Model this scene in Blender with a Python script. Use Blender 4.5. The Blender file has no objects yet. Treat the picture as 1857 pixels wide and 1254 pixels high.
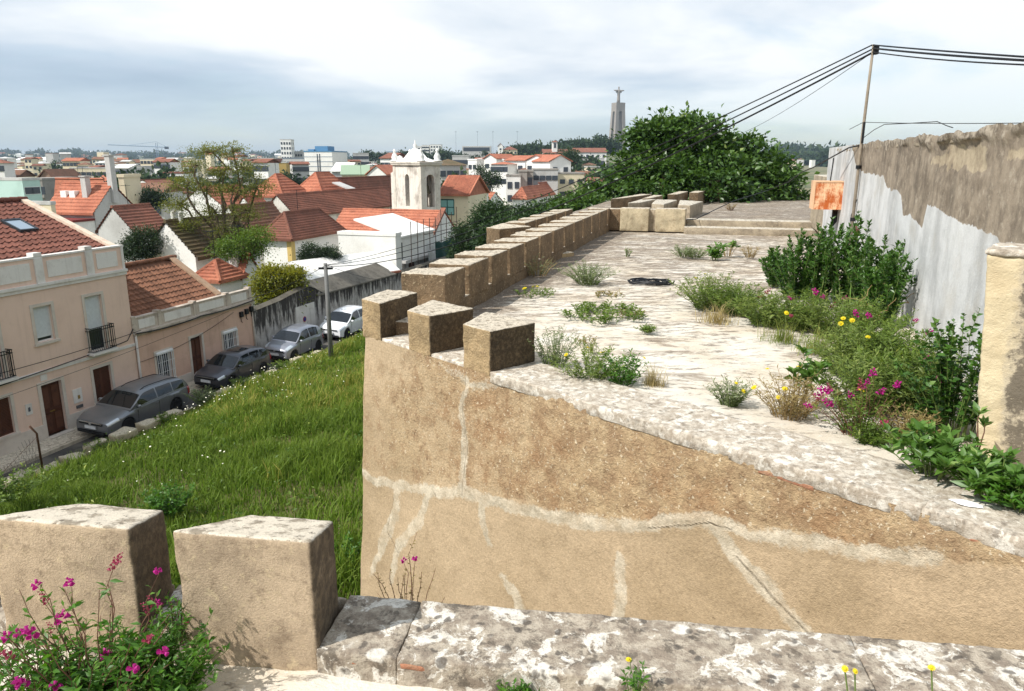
import bpy, bmesh, math, random
import numpy as np
from mathutils import Vector, Matrix, noise as mnoise

# ------------------------------------------------------------------ camera
scene = bpy.context.scene
COL = scene.collection
R = math.radians
F_PX, CX, CY, PITCH, CAM_Z = 1341.0, 928.5, 627.0, R(14.0), 1.9
cam_data = bpy.data.cameras.new("camera")
cam_data.sensor_fit = 'HORIZONTAL'; cam_data.sensor_width = 36.0
cam_data.lens = 36.0 * F_PX / 1857.0
cam_data.clip_start = 0.05; cam_data.clip_end = 20000
cam = bpy.data.objects.new("camera", cam_data); COL.objects.link(cam)
cam.location = (0, 0, CAM_Z); cam.rotation_euler = (R(90) - PITCH, 0, 0)
scene.camera = cam

# ------------------------------------------------------------------ light
SUN_AZ, SUN_EL = 243.0, 47.0
world = bpy.data.worlds.new("World"); scene.world = world; world.use_nodes = True
def build_sky():
    nt = world.node_tree; N = nt.nodes; Lk = nt.links; N.clear()
    out = N.new('ShaderNodeOutputWorld')
    sky = N.new('ShaderNodeTexSky'); sky.sky_type = 'NISHITA'; sky.sun_disc = False
    sky.sun_elevation = R(SUN_EL); sky.sun_rotation = R(SUN_AZ)
    sky.air_density = 1.0; sky.dust_density = 0.3; sky.ozone_density = 1.2
    bg1 = N.new('ShaderNodeBackground'); bg1.inputs[1].default_value = 0.12
    Lk.new(sky.outputs[0], bg1.inputs[0])
    tc = N.new('ShaderNodeTexCoord'); sep = N.new('ShaderNodeSeparateXYZ'); Lk.new(tc.outputs['Generated'], sep.inputs[0])
    def m(op, a, b=None, c=None):
        n = N.new('ShaderNodeMath'); n.operation = op
        for i, v in enumerate((a, b, c)):
            if v is None: continue
            if isinstance(v, (int, float)): n.inputs[i].default_value = v
            else: Lk.new(v, n.inputs[i])
        return n.outputs[0]
    zz = m('ADD', m('MAXIMUM', sep.outputs[2], 0.0), 0.16)
    cx = m('DIVIDE', sep.outputs[0], zz); cy = m('DIVIDE', sep.outputs[1], zz)
    comb = N.new('ShaderNodeCombineXYZ'); Lk.new(cx, comb.inputs[0]); Lk.new(cy, comb.inputs[1])
    def nz(scale, detail, rough, off, dist=0.0):
        mp = N.new('ShaderNodeMapping'); mp.inputs['Location'].default_value = off
        Lk.new(comb.outputs[0], mp.inputs[0])
        n = N.new('ShaderNodeTexNoise'); n.inputs['Scale'].default_value = scale; n.inputs['Detail'].default_value = detail
        n.inputs['Roughness'].default_value = rough; n.inputs['Distortion'].default_value = dist
        Lk.new(mp.outputs[0], n.inputs['Vector']); return n.outputs[0]
    n1 = nz(0.50, 7, 0.55, (3.1, 1.7, 0), 0.3)      # cover
    n2 = nz(0.50, 6, 0.50, (7.7, -2.2, 3), 0.2)      # light and dark of the cloud
    cov = N.new('ShaderNodeMapRange'); cov.inputs[1].default_value = 0.24; cov.inputs[2].default_value = 0.48
    cov.interpolation_type = 'SMOOTHSTEP'; Lk.new(n1, cov.inputs[0])
    ramp = N.new('ShaderNodeValToRGB'); e = ramp.color_ramp.elements
    e[0].position = 0.36; e[0].color = (0.36, 0.46, 0.58, 1); e[1].position = 0.60; e[1].color = (0.95, 0.97, 0.98, 1)
    x = e.new(0.48); x.color = (0.58, 0.67, 0.77, 1)
    Lk.new(n2, ramp.inputs[0])
    bg2 = N.new('ShaderNodeBackground'); bg2.inputs[1].default_value = 1.0; Lk.new(ramp.outputs[0], bg2.inputs[0])
    # clouds thin out into clear air near the horizon
    hz = N.new('ShaderNodeMapRange'); hz.inputs[1].default_value = 0.0; hz.inputs[2].default_value = 0.11
    hz.inputs[3].default_value = 0.30; hz.inputs[4].default_value = 0.97; Lk.new(sep.outputs[2], hz.inputs[0])
    mix = N.new('ShaderNodeMixShader'); Lk.new(m('MULTIPLY', cov.outputs[0], hz.outputs[0]), mix.inputs[0])
    Lk.new(bg1.outputs[0], mix.inputs[1]); Lk.new(bg2.outputs[0], mix.inputs[2]); Lk.new(mix.outputs[0], out.inputs[0])
build_sky()
sun_data = bpy.data.lights.new("sun", 'SUN'); sun_data.energy = 4.6; sun_data.angle = R(0.6); sun_data.color = (1.0, 0.965, 0.91)
sun = bpy.data.objects.new("sun", sun_data); COL.objects.link(sun)
_to = Vector((math.sin(R(SUN_AZ)) * math.cos(R(SUN_EL)), math.cos(R(SUN_AZ)) * math.cos(R(SUN_EL)), math.sin(R(SUN_EL))))
sun.rotation_euler = _to.to_track_quat('Z', 'Y').to_euler(); sun.location = _to * 50
scene.view_settings.view_transform = 'Standard'; scene.view_settings.look = 'None'
scene.view_settings.exposure = 0.2; scene.view_settings.gamma = 1.0
scene.render.engine = 'CYCLES'
scene.cycles.use_denoising = True
scene.cycles.max_bounces = 6; scene.cycles.diffuse_bounces = 3; scene.cycles.glossy_bounces = 3
scene.cycles.transmission_bounces = 4; scene.cycles.transparent_max_bounces = 6
scene.cycles.caustics_reflective = False; scene.cycles.caustics_refractive = False
scene.cycles.sample_clamp_indirect = 6.0

# ------------------------------------------------------------------ geometry of the view: from a picture point to a place
def ray(x, y):
    a = (x - CX) / F_PX; b = -(y - CY) / F_PX
    return (a, math.cos(PITCH) + b * math.sin(PITCH), -math.sin(PITCH) + b * math.cos(PITCH))
def atz(x, y, z):
    r = ray(x, y); t = (z - CAM_Z) / r[2]; return Vector((r[0] * t, r[1] * t, z))
def aty(x, y, Y):
    r = ray(x, y); t = Y / r[1]; return Vector((r[0] * t, Y, CAM_Z + r[2] * t))
def proj(p):
    X, Y, Z = p[0], p[1], p[2] - CAM_Z
    d = Y * math.cos(PITCH) - Z * math.sin(PITCH); u = Y * math.sin(PITCH) + Z * math.cos(PITCH)
    return (CX + F_PX * X / d, CY - F_PX * u / d)
def azd(a): return Vector((math.sin(R(a)), math.cos(R(a)), 0))
def online(x, y, A, d):
    """a picture point on the vertical plane through A along d: distance along d and height"""
    r = ray(x, y)
    s, t = np.linalg.solve([[d[0], -r[0]], [d[1], -r[1]]], [-A[0], -A[1]])
    return float(s), float(CAM_Z + r[2] * t)

# ------------------------------------------------------------------ numpy noise
def _hash(ix, iy, iz, seed):
    h = (ix.astype(np.int64) * 374761393 + iy.astype(np.int64) * 668265263 + iz.astype(np.int64) * 2147483647 + seed * 1274126177) & 0xffffffff
    h = ((h ^ (h >> 13)) * 1274126177) & 0xffffffff
    h = (h ^ (h >> 16)) & 0xffffff
    return h / float(0xffffff)
def vnoise(x, y, z=0.0, seed=0):
    x = np.asarray(x, float); y = np.asarray(y, float); z = np.zeros_like(x) + z
    ix, iy, iz = np.floor(x), np.floor(y), np.floor(z)
    fx, fy, fz = x - ix, y - iy, z - iz
    fx, fy, fz = [f * f * (3 - 2 * f) for f in (fx, fy, fz)]
    r = 0
    for dx in (0, 1):
        for dy in (0, 1):
            for dz in (0, 1):
                w = (fx if dx else 1 - fx) * (fy if dy else 1 - fy) * (fz if dz else 1 - fz)
                r = r + w * _hash(ix + dx, iy + dy, iz + dz, seed)
    return r
def fbm(x, y, z=0.0, seed=0, octv=4, gain=0.5):
    a, s, t = 1.0, 0.0, 0.0
    x = np.asarray(x, float); y = np.asarray(y, float); z = np.zeros_like(x) + z
    for o in range(octv):
        s = s + a * vnoise(x, y, z, seed + o); t += a; a *= gain; x = x * 2.03; y = y * 2.03; z = z * 2.03
    return s / t

# ------------------------------------------------------------------ objects
def link(name, data, parent=None, loc=None, rot=None):
    o = bpy.data.objects.new(name, data); COL.objects.link(o)
    if parent is not None: o.parent = parent
    if loc is not None: o.location = loc
    if rot is not None: o.rotation_euler = rot
    return o
def tag(o, label=None, cat=None, group=None, kind=None):
    if label: o["label"] = label
    if cat: o["category"] = cat; o["kind"] = "thing"
    if group: o["group"] = group
    if kind: o["kind"] = kind
    return o
def empty(name, loc=(0, 0, 0), rz=0.0, label=None, cat=None, group=None):
    o = link(name, None, None, loc, (0, 0, rz)); o.empty_display_size = 0.2
    return tag(o, label, cat, group)
def copy_tree(o, parent=None):
    c = o.copy(); COL.objects.link(c); c.parent = parent
    for ch in list(o.children): copy_tree(ch, c)
    return c

class MB:
    """collects simple shapes into one mesh"""
    def __init__(s): s.v = []; s.f = []; s.m = []; s.mi = 0
    def add(s, vs, fs):
        b = len(s.v); s.v.extend([tuple(p) for p in vs]); s.f.extend([tuple(b + i for i in f) for f in fs]); s.m.extend([s.mi] * len(fs))
    def box(s, a, b, M=None):
        x0, y0, z0 = a; x1, y1, z1 = b
        vs = [Vector(p) for p in ((x0,y0,z0),(x1,y0,z0),(x1,y1,z0),(x0,y1,z0),(x0,y0,z1),(x1,y0,z1),(x1,y1,z1),(x0,y1,z1))]
        if M: vs = [M @ p for p in vs]
        s.add(vs, [(0,3,2,1),(4,5,6,7),(0,1,5,4),(1,2,6,5),(2,3,7,6),(3,0,4,7)]); return s
    def prism(s, poly, z0, z1):
        n = len(poly)
        vs = [(p[0], p[1], z0) for p in poly] + [(p[0], p[1], z1) for p in poly]
        s.add(vs, [tuple(range(n))[::-1], tuple(range(n, 2 * n))] + [(i, (i+1) % n, n + (i+1) % n, n + i) for i in range(n)]); return s
    def poly(s, pts): s.add(pts, [tuple(range(len(pts)))]); return s
    def solid(s, front, off):
        """a planar polygon given thickness by the vector off"""
        n = len(front); off = Vector(off); f = [Vector(p) for p in front]
        s.add(f + [p + off for p in f], [tuple(range(n)), tuple(range(n, 2*n))[::-1]] + [(i, n + i, n + (i+1) % n, (i+1) % n) for i in range(n)]); return s
    def tube(s, pts, rad, n=6, cap=True):
        pts = [Vector(p) for p in pts]; k = len(pts)
        if not hasattr(rad, '__len__'): rad = [rad] * k
        ring = []; up = Vector((0, 0, 1))
        for i, p in enumerate(pts):
            t = (pts[min(i+1, k-1)] - pts[max(i-1, 0)]); t = t.normalized() if t.length > 1e-9 else Vector((0,0,1))
            a = t.cross(up if abs(t.z) < 0.95 else Vector((1, 0, 0))).normalized(); b = t.cross(a)
            ring.append([p + (a * math.cos(2*math.pi*j/n) + b * math.sin(2*math.pi*j/n)) * rad[i] for j in range(n)])
        vs = [q for r_ in ring for q in r_]
        fs = [(i*n + j, i*n + (j+1) % n, (i+1)*n + (j+1) % n, (i+1)*n + j) for i in range(k-1) for j in range(n)]
        if cap: fs += [tuple(range(n))[::-1], tuple(range((k-1)*n, k*n))]
        s.add(vs, fs); return s
    def lathe(s, prof, n=16, c=(0, 0, 0), axis='z'):
        k = len(prof); vs = []
        for r_, z in prof:
            for j in range(n):
                a = 2*math.pi*j/n; u, v = r_*math.cos(a), r_*math.sin(a)
                p = (u, v, z) if axis == 'z' else ((z, u, v) if axis == 'x' else (u, z, v))
                vs.append((c[0]+p[0], c[1]+p[1], c[2]+p[2]))
        fs = [(i*n+j, i*n+(j+1) % n, (i+1)*n+(j+1) % n, (i+1)*n+j) for i in range(k-1) for j in range(n)]
        fs += [tuple(range(n))[::-1], tuple(range((k-1)*n, k*n))]
        s.add(vs, fs); return s
    def mesh(s, name, mat=None, smooth=False):
        me = bpy.data.meshes.new(name); me.from_pydata(s.v, [], s.f)
        mats = mat if isinstance(mat, (list, tuple)) else [mat]
        for m_ in mats:
            if m_: me.materials.append(m_)
        if len(mats) > 1: me.polygons.foreach_set('material_index', s.m)
        bm = bmesh.new(); bm.from_mesh(me); bmesh.ops.recalc_face_normals(bm, faces=bm.faces); bm.to_mesh(me); bm.free()
        if smooth: me.polygons.foreach_set('use_smooth', [True] * len(me.polygons))
        me.update(); return me
    def build(s, name, mat=None, parent=None, loc=None, rot=None, smooth=False):
        return link(name, s.mesh(name, mat, smooth), parent, loc, rot)

def np_mesh(name, V, Fq, mat=None, attrs=None, smooth=False):
    """V (n,3), Fq (m,k) with constant k"""
    V = np.asarray(V, np.float32); Fq = np.asarray(Fq, np.int32)
    me = bpy.data.meshes.new(name); m, k = Fq.shape
    me.vertices.add(len(V)); me.vertices.foreach_set('co', V.ravel())
    me.loops.add(m * k); me.loops.foreach_set('vertex_index', Fq.ravel())
    me.polygons.add(m); me.polygons.foreach_set('loop_start', np.arange(0, m * k, k, dtype=np.int32))
    me.polygons.foreach_set('loop_total', np.full(m, k, np.int32))
    if smooth: me.polygons.foreach_set('use_smooth', np.ones(m, bool))
    if attrs:
        for an, av in attrs.items():
            at = me.attributes.new(an, 'FLOAT', 'POINT'); at.data.foreach_set('value', np.asarray(av, np.float32).ravel())
    if mat: me.materials.append(mat)
    me.update(calc_edges=True); return me
def grid_faces(nu, nv):
    i = np.arange((nu - 1) * (nv - 1)); a = (i // (nv - 1)) * nv + i % (nv - 1)
    return np.stack([a, a + nv, a + nv + 1, a + 1], 1)

# ------------------------------------------------------------------ materials
def C(r, g=None, b=None):
    if g is None: r, g, b = r
    f = lambda c: (c / 255 / 12.92) if c / 255 <= 0.04045 else ((c / 255 + 0.055) / 1.055) ** 2.4
    return (f(r), f(g), f(b), 1.0)
class NT:
    def __init__(s, name):
        s.mat = bpy.data.materials.new(name); s.mat.use_nodes = True; s.nt = s.mat.node_tree; s.N = s.nt.nodes; s.L = s.nt.links
        s.N.clear(); s.out = s.N.new('ShaderNodeOutputMaterial'); s.b = s.N.new('ShaderNodeBsdfPrincipled')
        s.L.new(s.b.outputs[0], s.out.inputs[0]); s.b.inputs['Roughness'].default_value = 0.9
        s.b.inputs['Specular IOR Level'].default_value = 0.25
        s.tc = s.N.new('ShaderNodeTexCoord')
    def set(s, sock, v):
        if v is None: return
        if isinstance(v, bpy.types.NodeSocket): s.L.new(v, sock)
        else: sock.default_value = v
    def coord(s, kind='Object', scale=None, loc=None, rot=None):
        o = s.tc.outputs[kind]
        if scale is None and loc is None and rot is None: return o
        mp = s.N.new('ShaderNodeMapping'); s.L.new(o, mp.inputs[0])
        if scale is not None: mp.inputs['Scale'].default_value = scale
        if loc is not None: mp.inputs['Location'].default_value = loc
        if rot is not None: mp.inputs['Rotation'].default_value = rot
        return mp.outputs[0]
    def noise(s, scale, detail=4, rough=0.55, vec=None, dist=0.0):
        n = s.N.new('ShaderNodeTexNoise'); n.inputs['Scale'].default_value = scale; n.inputs['Detail'].default_value = detail
        n.inputs['Roughness'].default_value = rough; n.inputs['Distortion'].default_value = dist
        s.L.new(vec if vec is not None else s.coord(), n.inputs['Vector']); return n.outputs[0]
    def voro(s, scale, vec=None, feature='F1', out='Distance', rand=1.0):
        n = s.N.new('ShaderNodeTexVoronoi'); n.feature = feature; n.inputs['Scale'].default_value = scale; n.inputs['Randomness'].default_value = rand
        s.L.new(vec if vec is not None else s.coord(), n.inputs['Vector']); return n.outputs[out]
    def math(s, op, a, b=None, c=None, clamp=False):
        n = s.N.new('ShaderNodeMath'); n.operation = op; n.use_clamp = clamp
        for i, v in enumerate((a, b, c)): s.set(n.inputs[i], v)
        return n.outputs[0]
    def ramp(s, v, lo, hi, a=0.0, b=1.0, smooth=True):
        n = s.N.new('ShaderNodeMapRange'); n.interpolation_type = 'SMOOTHSTEP' if smooth else 'LINEAR'
        s.set(n.inputs[0], v); s.set(n.inputs[1], lo); s.set(n.inputs[2], hi); s.set(n.inputs[3], a); s.set(n.inputs[4], b); return n.outputs[0]
    def mix(s, f, a, b, mode='MIX'):
        n = s.N.new('ShaderNodeMix'); n.data_type = 'RGBA'; n.blend_type = mode
        s.set(n.inputs[0], f); s.set(n.inputs[6], a); s.set(n.inputs[7], b); return n.outputs[2]
    def attr(s, name):
        n = s.N.new('ShaderNodeAttribute'); n.attribute_name = name; return n.outputs['Fac']
    def rnd(s):
        n = s.N.new('ShaderNodeObjectInfo'); return n.outputs['Random']
    def hsv(s, col, h=0.5, sat=1.0, val=1.0):
        n = s.N.new('ShaderNodeHueSaturation'); s.set(n.inputs[0], h); s.set(n.inputs[1], sat); s.set(n.inputs[2], val); s.set(n.inputs[4], col); return n.outputs[0]
    def bump(s, h, strength=0.3, dist=0.02, normal=None):
        n = s.N.new('ShaderNodeBump'); n.inputs['Strength'].default_value = strength; n.inputs['Distance'].default_value = dist
        s.L.new(h, n.inputs['Height'])
        if normal is not None: s.L.new(normal, n.inputs['Normal'])
        return n.outputs[0]
    def done(s, col=None, rough=None, normal=None, metal=None, spec=None):
        s.set(s.b.inputs['Base Color'], col); s.set(s.b.inputs['Roughness'], rough); s.set(s.b.inputs['Normal'], normal)
        s.set(s.b.inputs['Metallic'], metal); s.set(s.b.inputs['Specular IOR Level'], spec); return s.mat

def plaster(name, c, dirt=None, scale=1.3, amt=0.5, grime=0.25, bump=0.25, fine=60, rough=0.92, vary=0.0, streak=0.0):
    """painted or bare render: broad patches, fine grain, rain streaks"""
    t = NT(name); dirt = dirt or tuple(v * 0.55 for v in c[:3]) + (1,)
    n = t.noise(scale, 6, 0.6); f = t.noise(fine, 3, 0.6); g = t.noise(scale * 5, 5, 0.65)
    col = t.mix(t.math('MULTIPLY', t.ramp(n, 0.45, 0.75), amt), c, dirt)
    col = t.mix(t.math('MULTIPLY', t.ramp(g, 0.52, 0.8), grime), col, dirt)
    if streak:
        sk = t.noise(1.0, 5, 0.6, t.coord(scale=(5, 5, 0.35)))
        col = t.mix(t.math('MULTIPLY', t.ramp(sk, 0.5, 0.75), streak), col, dirt)
    col = t.hsv(col, 0.5, 1.0, t.ramp(f, 0.2, 0.8, 0.9, 1.1, False))
    if vary: col = t.hsv(col, 0.5, 1.0, t.ramp(t.rnd(), 0, 1, 1 - vary, 1 + vary, False))
    return t.done(col, rough, t.bump(t.math('ADD', f, t.math('MULTIPLY', g, 1.5)), bump, 0.01))
def flat(name, c, rough=0.6, metal=0.0, spec=0.3, vary=0.06, scale=8):
    t = NT(name); n = t.noise(scale, 4, 0.6)
    col = t.hsv(c, 0.5, 1.0, t.ramp(n, 0.25, 0.75, 1 - vary * 2, 1 + vary, False))
    return t.done(col, rough, None, metal, spec)

# ================================================================== fort: materials
def seg_dist(px, py, pts, widths=None):
    """distance to a polyline, minus the local half width"""
    best = np.full(px.shape, 1e9)
    for i in range(len(pts) - 1):
        ax, ay = pts[i]; bx, by = pts[i+1]; dx, dy = bx - ax, by - ay
        t = np.clip(((px - ax) * dx + (py - ay) * dy) / (dx*dx + dy*dy + 1e-12), 0, 1)
        d = np.hypot(px - ax - t*dx, py - ay - t*dy)
        if widths is not None: d = d - (widths[i] + t * (widths[i+1] - widths[i]))
        best = np.minimum(best, d)
    return best

def mat_tan_wall():
    t = NT("tan_render"); o = t.coord()
    up = t.attr("upper"); mo = t.attr("mortar"); cr = t.attr("crack"); rd = t.attr("rust")
    big = t.noise(0.9, 6, 0.62); mid = t.noise(5.5, 6, 0.68); fine = t.noise(42, 4, 0.7); sp = t.noise(120, 2, 0.5)
    lo = t.mix(t.ramp(big, 0.35, 0.68), C(186, 164, 134), C(166, 145, 115))
    lo = t.mix(t.math('MULTIPLY', t.ramp(mid, 0.52, 0.72), 0.35), lo, C(142, 122, 96))
    hi = t.mix(t.ramp(mid, 0.36, 0.66), C(190, 166, 130), C(158, 132, 102))
    hi = t.mix(t.math('MULTIPLY', t.ramp(t.noise(18, 5, 0.7), 0.52, 0.68), 0.55), hi, C(104, 82, 60))
    hi = t.mix(t.math('MULTIPLY', t.math('MULTIPLY', rd, .55), t.ramp(t.noise(3.2, 5, 0.65), 0.32, 0.62)), hi, C(152, 112, 76))
    hi = t.mix(t.math('MULTIPLY', t.ramp(t.noise(34, 3, 0.65), 0.60, 0.68), 0.8), hi, C(222, 208, 180))
    edge = t.ramp(t.math('ADD', up, t.math('MULTIPLY', t.math('SUBTRACT', mid, 0.5), 1.6)), 0.20, 0.80)
    col = t.mix(edge, lo, hi)
    mcol = t.mix(t.ramp(t.noise(7, 5, 0.6), 0.38, 0.64), C(208, 196, 174), C(180, 168, 146))
    mm = t.ramp(t.math('ADD', mo, t.math('MULTIPLY', t.math('SUBTRACT', t.noise(26, 5, 0.72), 0.5), 0.9)), 0.30, 0.56)
    col = t.mix(t.math('MULTIPLY', mm, t.ramp(t.noise(4.2, 5, .65), .3, .62, .5, 1.0)), col, mcol)
    cc = t.ramp(t.math('ADD', cr, t.math('MULTIPLY', t.math('SUBTRACT', fine, 0.5), 1.0)), 0.5, 1.0)
    col = t.mix(t.math('MULTIPLY', cc, 0.5), col, C(96, 82, 66))
    pit = t.ramp(t.noise(16, 2, 0.5), 0.72, 0.76)
    col = t.mix(t.math('MULTIPLY', pit, 0.4), col, C(92, 74, 54))
    col = t.hsv(col, 0.5, 1.0, t.ramp(fine, 0.25, 0.75, 0.74, 1.20, False))
    h = t.math('ADD', t.math('MULTIPLY', fine, t.ramp(up, 0.2, 0.8, 0.5, 1.5)), t.math('MULTIPLY', sp, 0.35))
    h = t.math('ADD', h, t.math('MULTIPLY', mid, 1.2))
    h = t.math('SUBTRACT', h, t.math('MULTIPLY', cc, 0.6))
    return t.done(col, 0.95, t.bump(h, 0.7, 0.018))
def mat_merlon(name, base=(184, 158, 120), dark=(104, 86, 66), lich=(206, 194, 174), lamt=1.0, fs=1.0):
    """bare coarse render, pale lichened crown where the top faces the sky"""
    t = NT(name); geo = t.N.new('ShaderNodeNewGeometry'); sx = t.N.new('ShaderNodeSeparateXYZ'); t.L.new(geo.outputs['Normal'], sx.inputs[0])
    big = t.noise(2.6, 5, 0.6); mid = t.noise(11 * (1 + (fs - 1) * .5), 5, 0.68); fine = t.noise(48 * fs, 4, 0.7)
    col = t.mix(t.ramp(big, 0.38, 0.66), C(base), C(tuple(int(v * 0.83) for v in base)))
    col = t.mix(t.math('MULTIPLY', t.ramp(mid, 0.48, 0.70), 0.55), col, C(dark))
    col = t.mix(t.math('MULTIPLY', t.ramp(t.noise(30, 3, 0.6), 0.58, 0.68), 0.5), col, C(206, 186, 150))
    top = t.ramp(t.math('ADD', sx.outputs[2], t.math('MULTIPLY', t.math('SUBTRACT', mid, 0.5), 0.6)), 0.45, 0.75)
    lc = t.mix(t.ramp(t.noise(14, 5, 0.7), 0.48, 0.62), C(lich), C(150, 138, 120))
    lc = t.mix(t.ramp(t.noise(38, 4, 0.7), 0.58, 0.68), lc, C(104, 94, 80))
    mk = t.ramp(t.math('ADD', t.attr("mould_shade"), t.math('MULTIPLY', t.math('SUBTRACT', t.noise(7, 6, .72), .5), 1.1)), .35, .75)  # dark lichen blotches plus shade painted onto the merlons' shaded sides
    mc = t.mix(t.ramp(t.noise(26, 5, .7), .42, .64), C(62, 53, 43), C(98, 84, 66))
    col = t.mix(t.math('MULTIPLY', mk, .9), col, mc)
    col = t.mix(t.math('MULTIPLY', top, lamt), col, lc)
    col = t.hsv(col, 0.5, 1.0, t.ramp(fine, 0.25, 0.75, 0.76, 1.18, False))
    return t.done(col, 0.95, t.bump(t.math('ADD', fine, t.math('MULTIPLY', mid, 1.4 / fs)), 0.8, 0.02 / fs))
def mat_terrace():
    t = NT("limewashed_terrace"); o = t.coord()
    dk = t.attr("dark")
    # weathering drifts across the slope of the deck
    v = t.coord(rot=(0, 0, R(16)), scale=(0.55, 1.35, 1))
    a = t.noise(2.3, 8, 0.72, v, 0.6); b = t.noise(9.0, 7, 0.74, v, 0.4); f = t.noise(60, 4, 0.7)
    col = t.mix(t.ramp(t.noise(1.1, 5, 0.6), 0.35, 0.7), C(222, 214, 200), C(206, 192, 170))
    m1 = t.ramp(t.math('ADD', a, t.math('MULTIPLY', t.math('SUBTRACT', dk, 0.5), 0.34)), 0.54, 0.63)
    m2 = t.ramp(t.math('ADD', b, t.math('MULTIPLY', t.math('SUBTRACT', dk, 0.5), 0.30)), 0.52, 0.62)
    col = t.mix(t.math('MULTIPLY', m1, 0.75), col, C(138, 122, 104))
    col = t.mix(t.math('MULTIPLY', m2, 0.7), col, C(96, 84, 72))
    w = t.ramp(t.noise(24, 5, 0.7), 0.57, 0.64)
    col = t.mix(t.math('MULTIPLY', w, 0.55), col, C(226, 220, 208))
    col = t.hsv(col, 0.5, 1.0, t.ramp(f, 0.25, 0.75, 0.90, 1.06, False))
    return t.done(col, 0.93, t.bump(t.math('ADD', f, t.math('MULTIPLY', b, 2.0)), 0.5, 0.015))
def mat_lichen_sill(name="lichened_coping", blotch=1.0, dark=1.0, ca=(180, 168, 150), cb=(140, 127, 112)):
    """pale stone with white and charcoal lichen rosettes"""
    t = NT(name); wob = t.noise(14, 4, 0.7)
    vv = t.N.new('ShaderNodeVectorMath'); vv.operation = 'ADD'; t.L.new(t.coord(), vv.inputs[0])
    nv = t.N.new('ShaderNodeTexNoise'); nv.inputs['Scale'].default_value = 17; nv.inputs['Detail'].default_value = 4; t.L.new(t.coord(), nv.inputs['Vector'])
    sc_ = t.N.new('ShaderNodeVectorMath'); sc_.operation = 'SCALE'; sc_.inputs[3].default_value = 0.055; t.L.new(nv.outputs['Color'], sc_.inputs[0]); t.L.new(sc_.outputs[0], vv.inputs[1])
    p = vv.outputs[0]
    mid = t.noise(16, 6, 0.72); fine = t.noise(85, 4, 0.7)
    col = t.mix(t.ramp(mid, 0.40, 0.60), C(ca), C(cb))
    col = t.mix(t.math('MULTIPLY', t.ramp(t.noise(11, 7, .74, t.coord(loc=(7, 3, 1)), .4), .52, .60), .75 * dark), col, C(92, 84, 74))
    wh = t.math('MAXIMUM', t.ramp(t.noise(8.5, 6, .70, p, .6), .535, .585), t.math('MULTIPLY', t.ramp(t.voro(9.5, p), .36, .24), t.ramp(t.noise(3.6, 3, .6), .48, .54)))
    col = t.mix(t.math('MULTIPLY', wh, .85 * blotch), col, t.mix(t.ramp(mid, .4, .65), C(232, 226, 214), C(206, 198, 184)))
    d2 = t.math('MULTIPLY', t.ramp(t.voro(19, p), 0.34, 0.2), t.ramp(t.noise(6, 3, 0.6), 0.46, 0.56)); d3 = t.math('MULTIPLY', t.ramp(t.voro(11.3, t.coord(loc=(3.3, 1.2, 0))), 0.26, 0.17), t.ramp(t.noise(5.2, 3, 0.6), 0.5, 0.57))
    col = t.mix(t.math('MULTIPLY', t.math('MAXIMUM', d2, d3), 0.8 * dark), col, C(82, 76, 70))
    col = t.mix(t.math('MULTIPLY', t.ramp(fine, 0.54, 0.68), 0.5), col, C(112, 100, 86))
    return t.done(col, 0.94, t.bump(t.math('ADD', fine, t.math('MULTIPLY', mid, 1.5)), 0.6, 0.012))
def mat_grey_wall():
    t = NT("peeling_grey_wall"); pa = t.attr("paint"); cr = t.attr("cream"); tp = t.attr("crumb")
    mid = t.noise(4, 6, 0.68); fine = t.noise(46, 4, 0.7)
    sk = t.noise(1.0, 6, 0.6, t.coord(scale=(3.4, 3.4, 0.55))); sk2 = t.noise(1.0, 6, 0.7, t.coord(scale=(22, 22, 0.8)))
    bare = t.mix(t.ramp(mid, 0.35, 0.66), C(158, 144, 126), C(118, 106, 92))
    bare = t.mix(t.math('MULTIPLY', t.ramp(sk, 0.46, 0.68), 0.5), bare, C(92, 84, 74))
    bare = t.mix(t.math('MULTIPLY', t.ramp(t.noise(9, 6, .72), 0.52, 0.66), 0.5), bare, C(184, 172, 154))
    paint = t.mix(t.ramp(t.math('ADD', t.math('MULTIPLY', sk, .5), t.math('MULTIPLY', t.noise(1.7, 6, .65), .5)), 0.4, 0.62), C(206, 206, 204), C(174, 174, 172))
    paint = t.mix(t.math('MULTIPLY', t.ramp(sk2, 0.60, 0.78), 0.22), paint, C(146, 144, 140))
    paint = t.mix(t.math('MULTIPLY', t.ramp(t.noise(2.2, 5, 0.6), 0.5, 0.7), 0.3), paint, C(170, 160, 142))
    pe = t.ramp(t.math('ADD', pa, t.math('MULTIPLY', t.math('SUBTRACT', t.noise(20, 5, 0.75), 0.5), 0.55)), 0.46, 0.54)
    col = t.mix(pe, bare, paint)
    ce = t.ramp(t.math('ADD', cr, t.math('MULTIPLY', t.math('SUBTRACT', t.noise(9, 5, 0.7), 0.5), 0.8)), 0.44, 0.6)
    col = t.mix(t.math('MULTIPLY', ce, 0.7), col, t.mix(t.ramp(mid, 0.4, 0.65), C(192, 176, 148), C(160, 144, 120)))
    te = t.ramp(t.math('ADD', tp, t.math('MULTIPLY', t.math('SUBTRACT', t.noise(15, 5, 0.7), 0.5), 1.0)), 0.42, 0.62)
    col = t.mix(t.math('MULTIPLY', te, 0.7), col, t.mix(t.ramp(t.noise(12, 4, 0.7), 0.4, 0.62), C(190, 178, 160), C(96, 86, 74)))
    col = t.hsv(col, 0.5, 1.0, t.ramp(fine, 0.25, 0.75, 0.9, 1.08, False))
    return t.done(col, 0.93, t.bump(t.math('ADD', t.math('ADD', fine, mid), t.math('MULTIPLY', pe, 0.8)), 0.5, 0.012))
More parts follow.
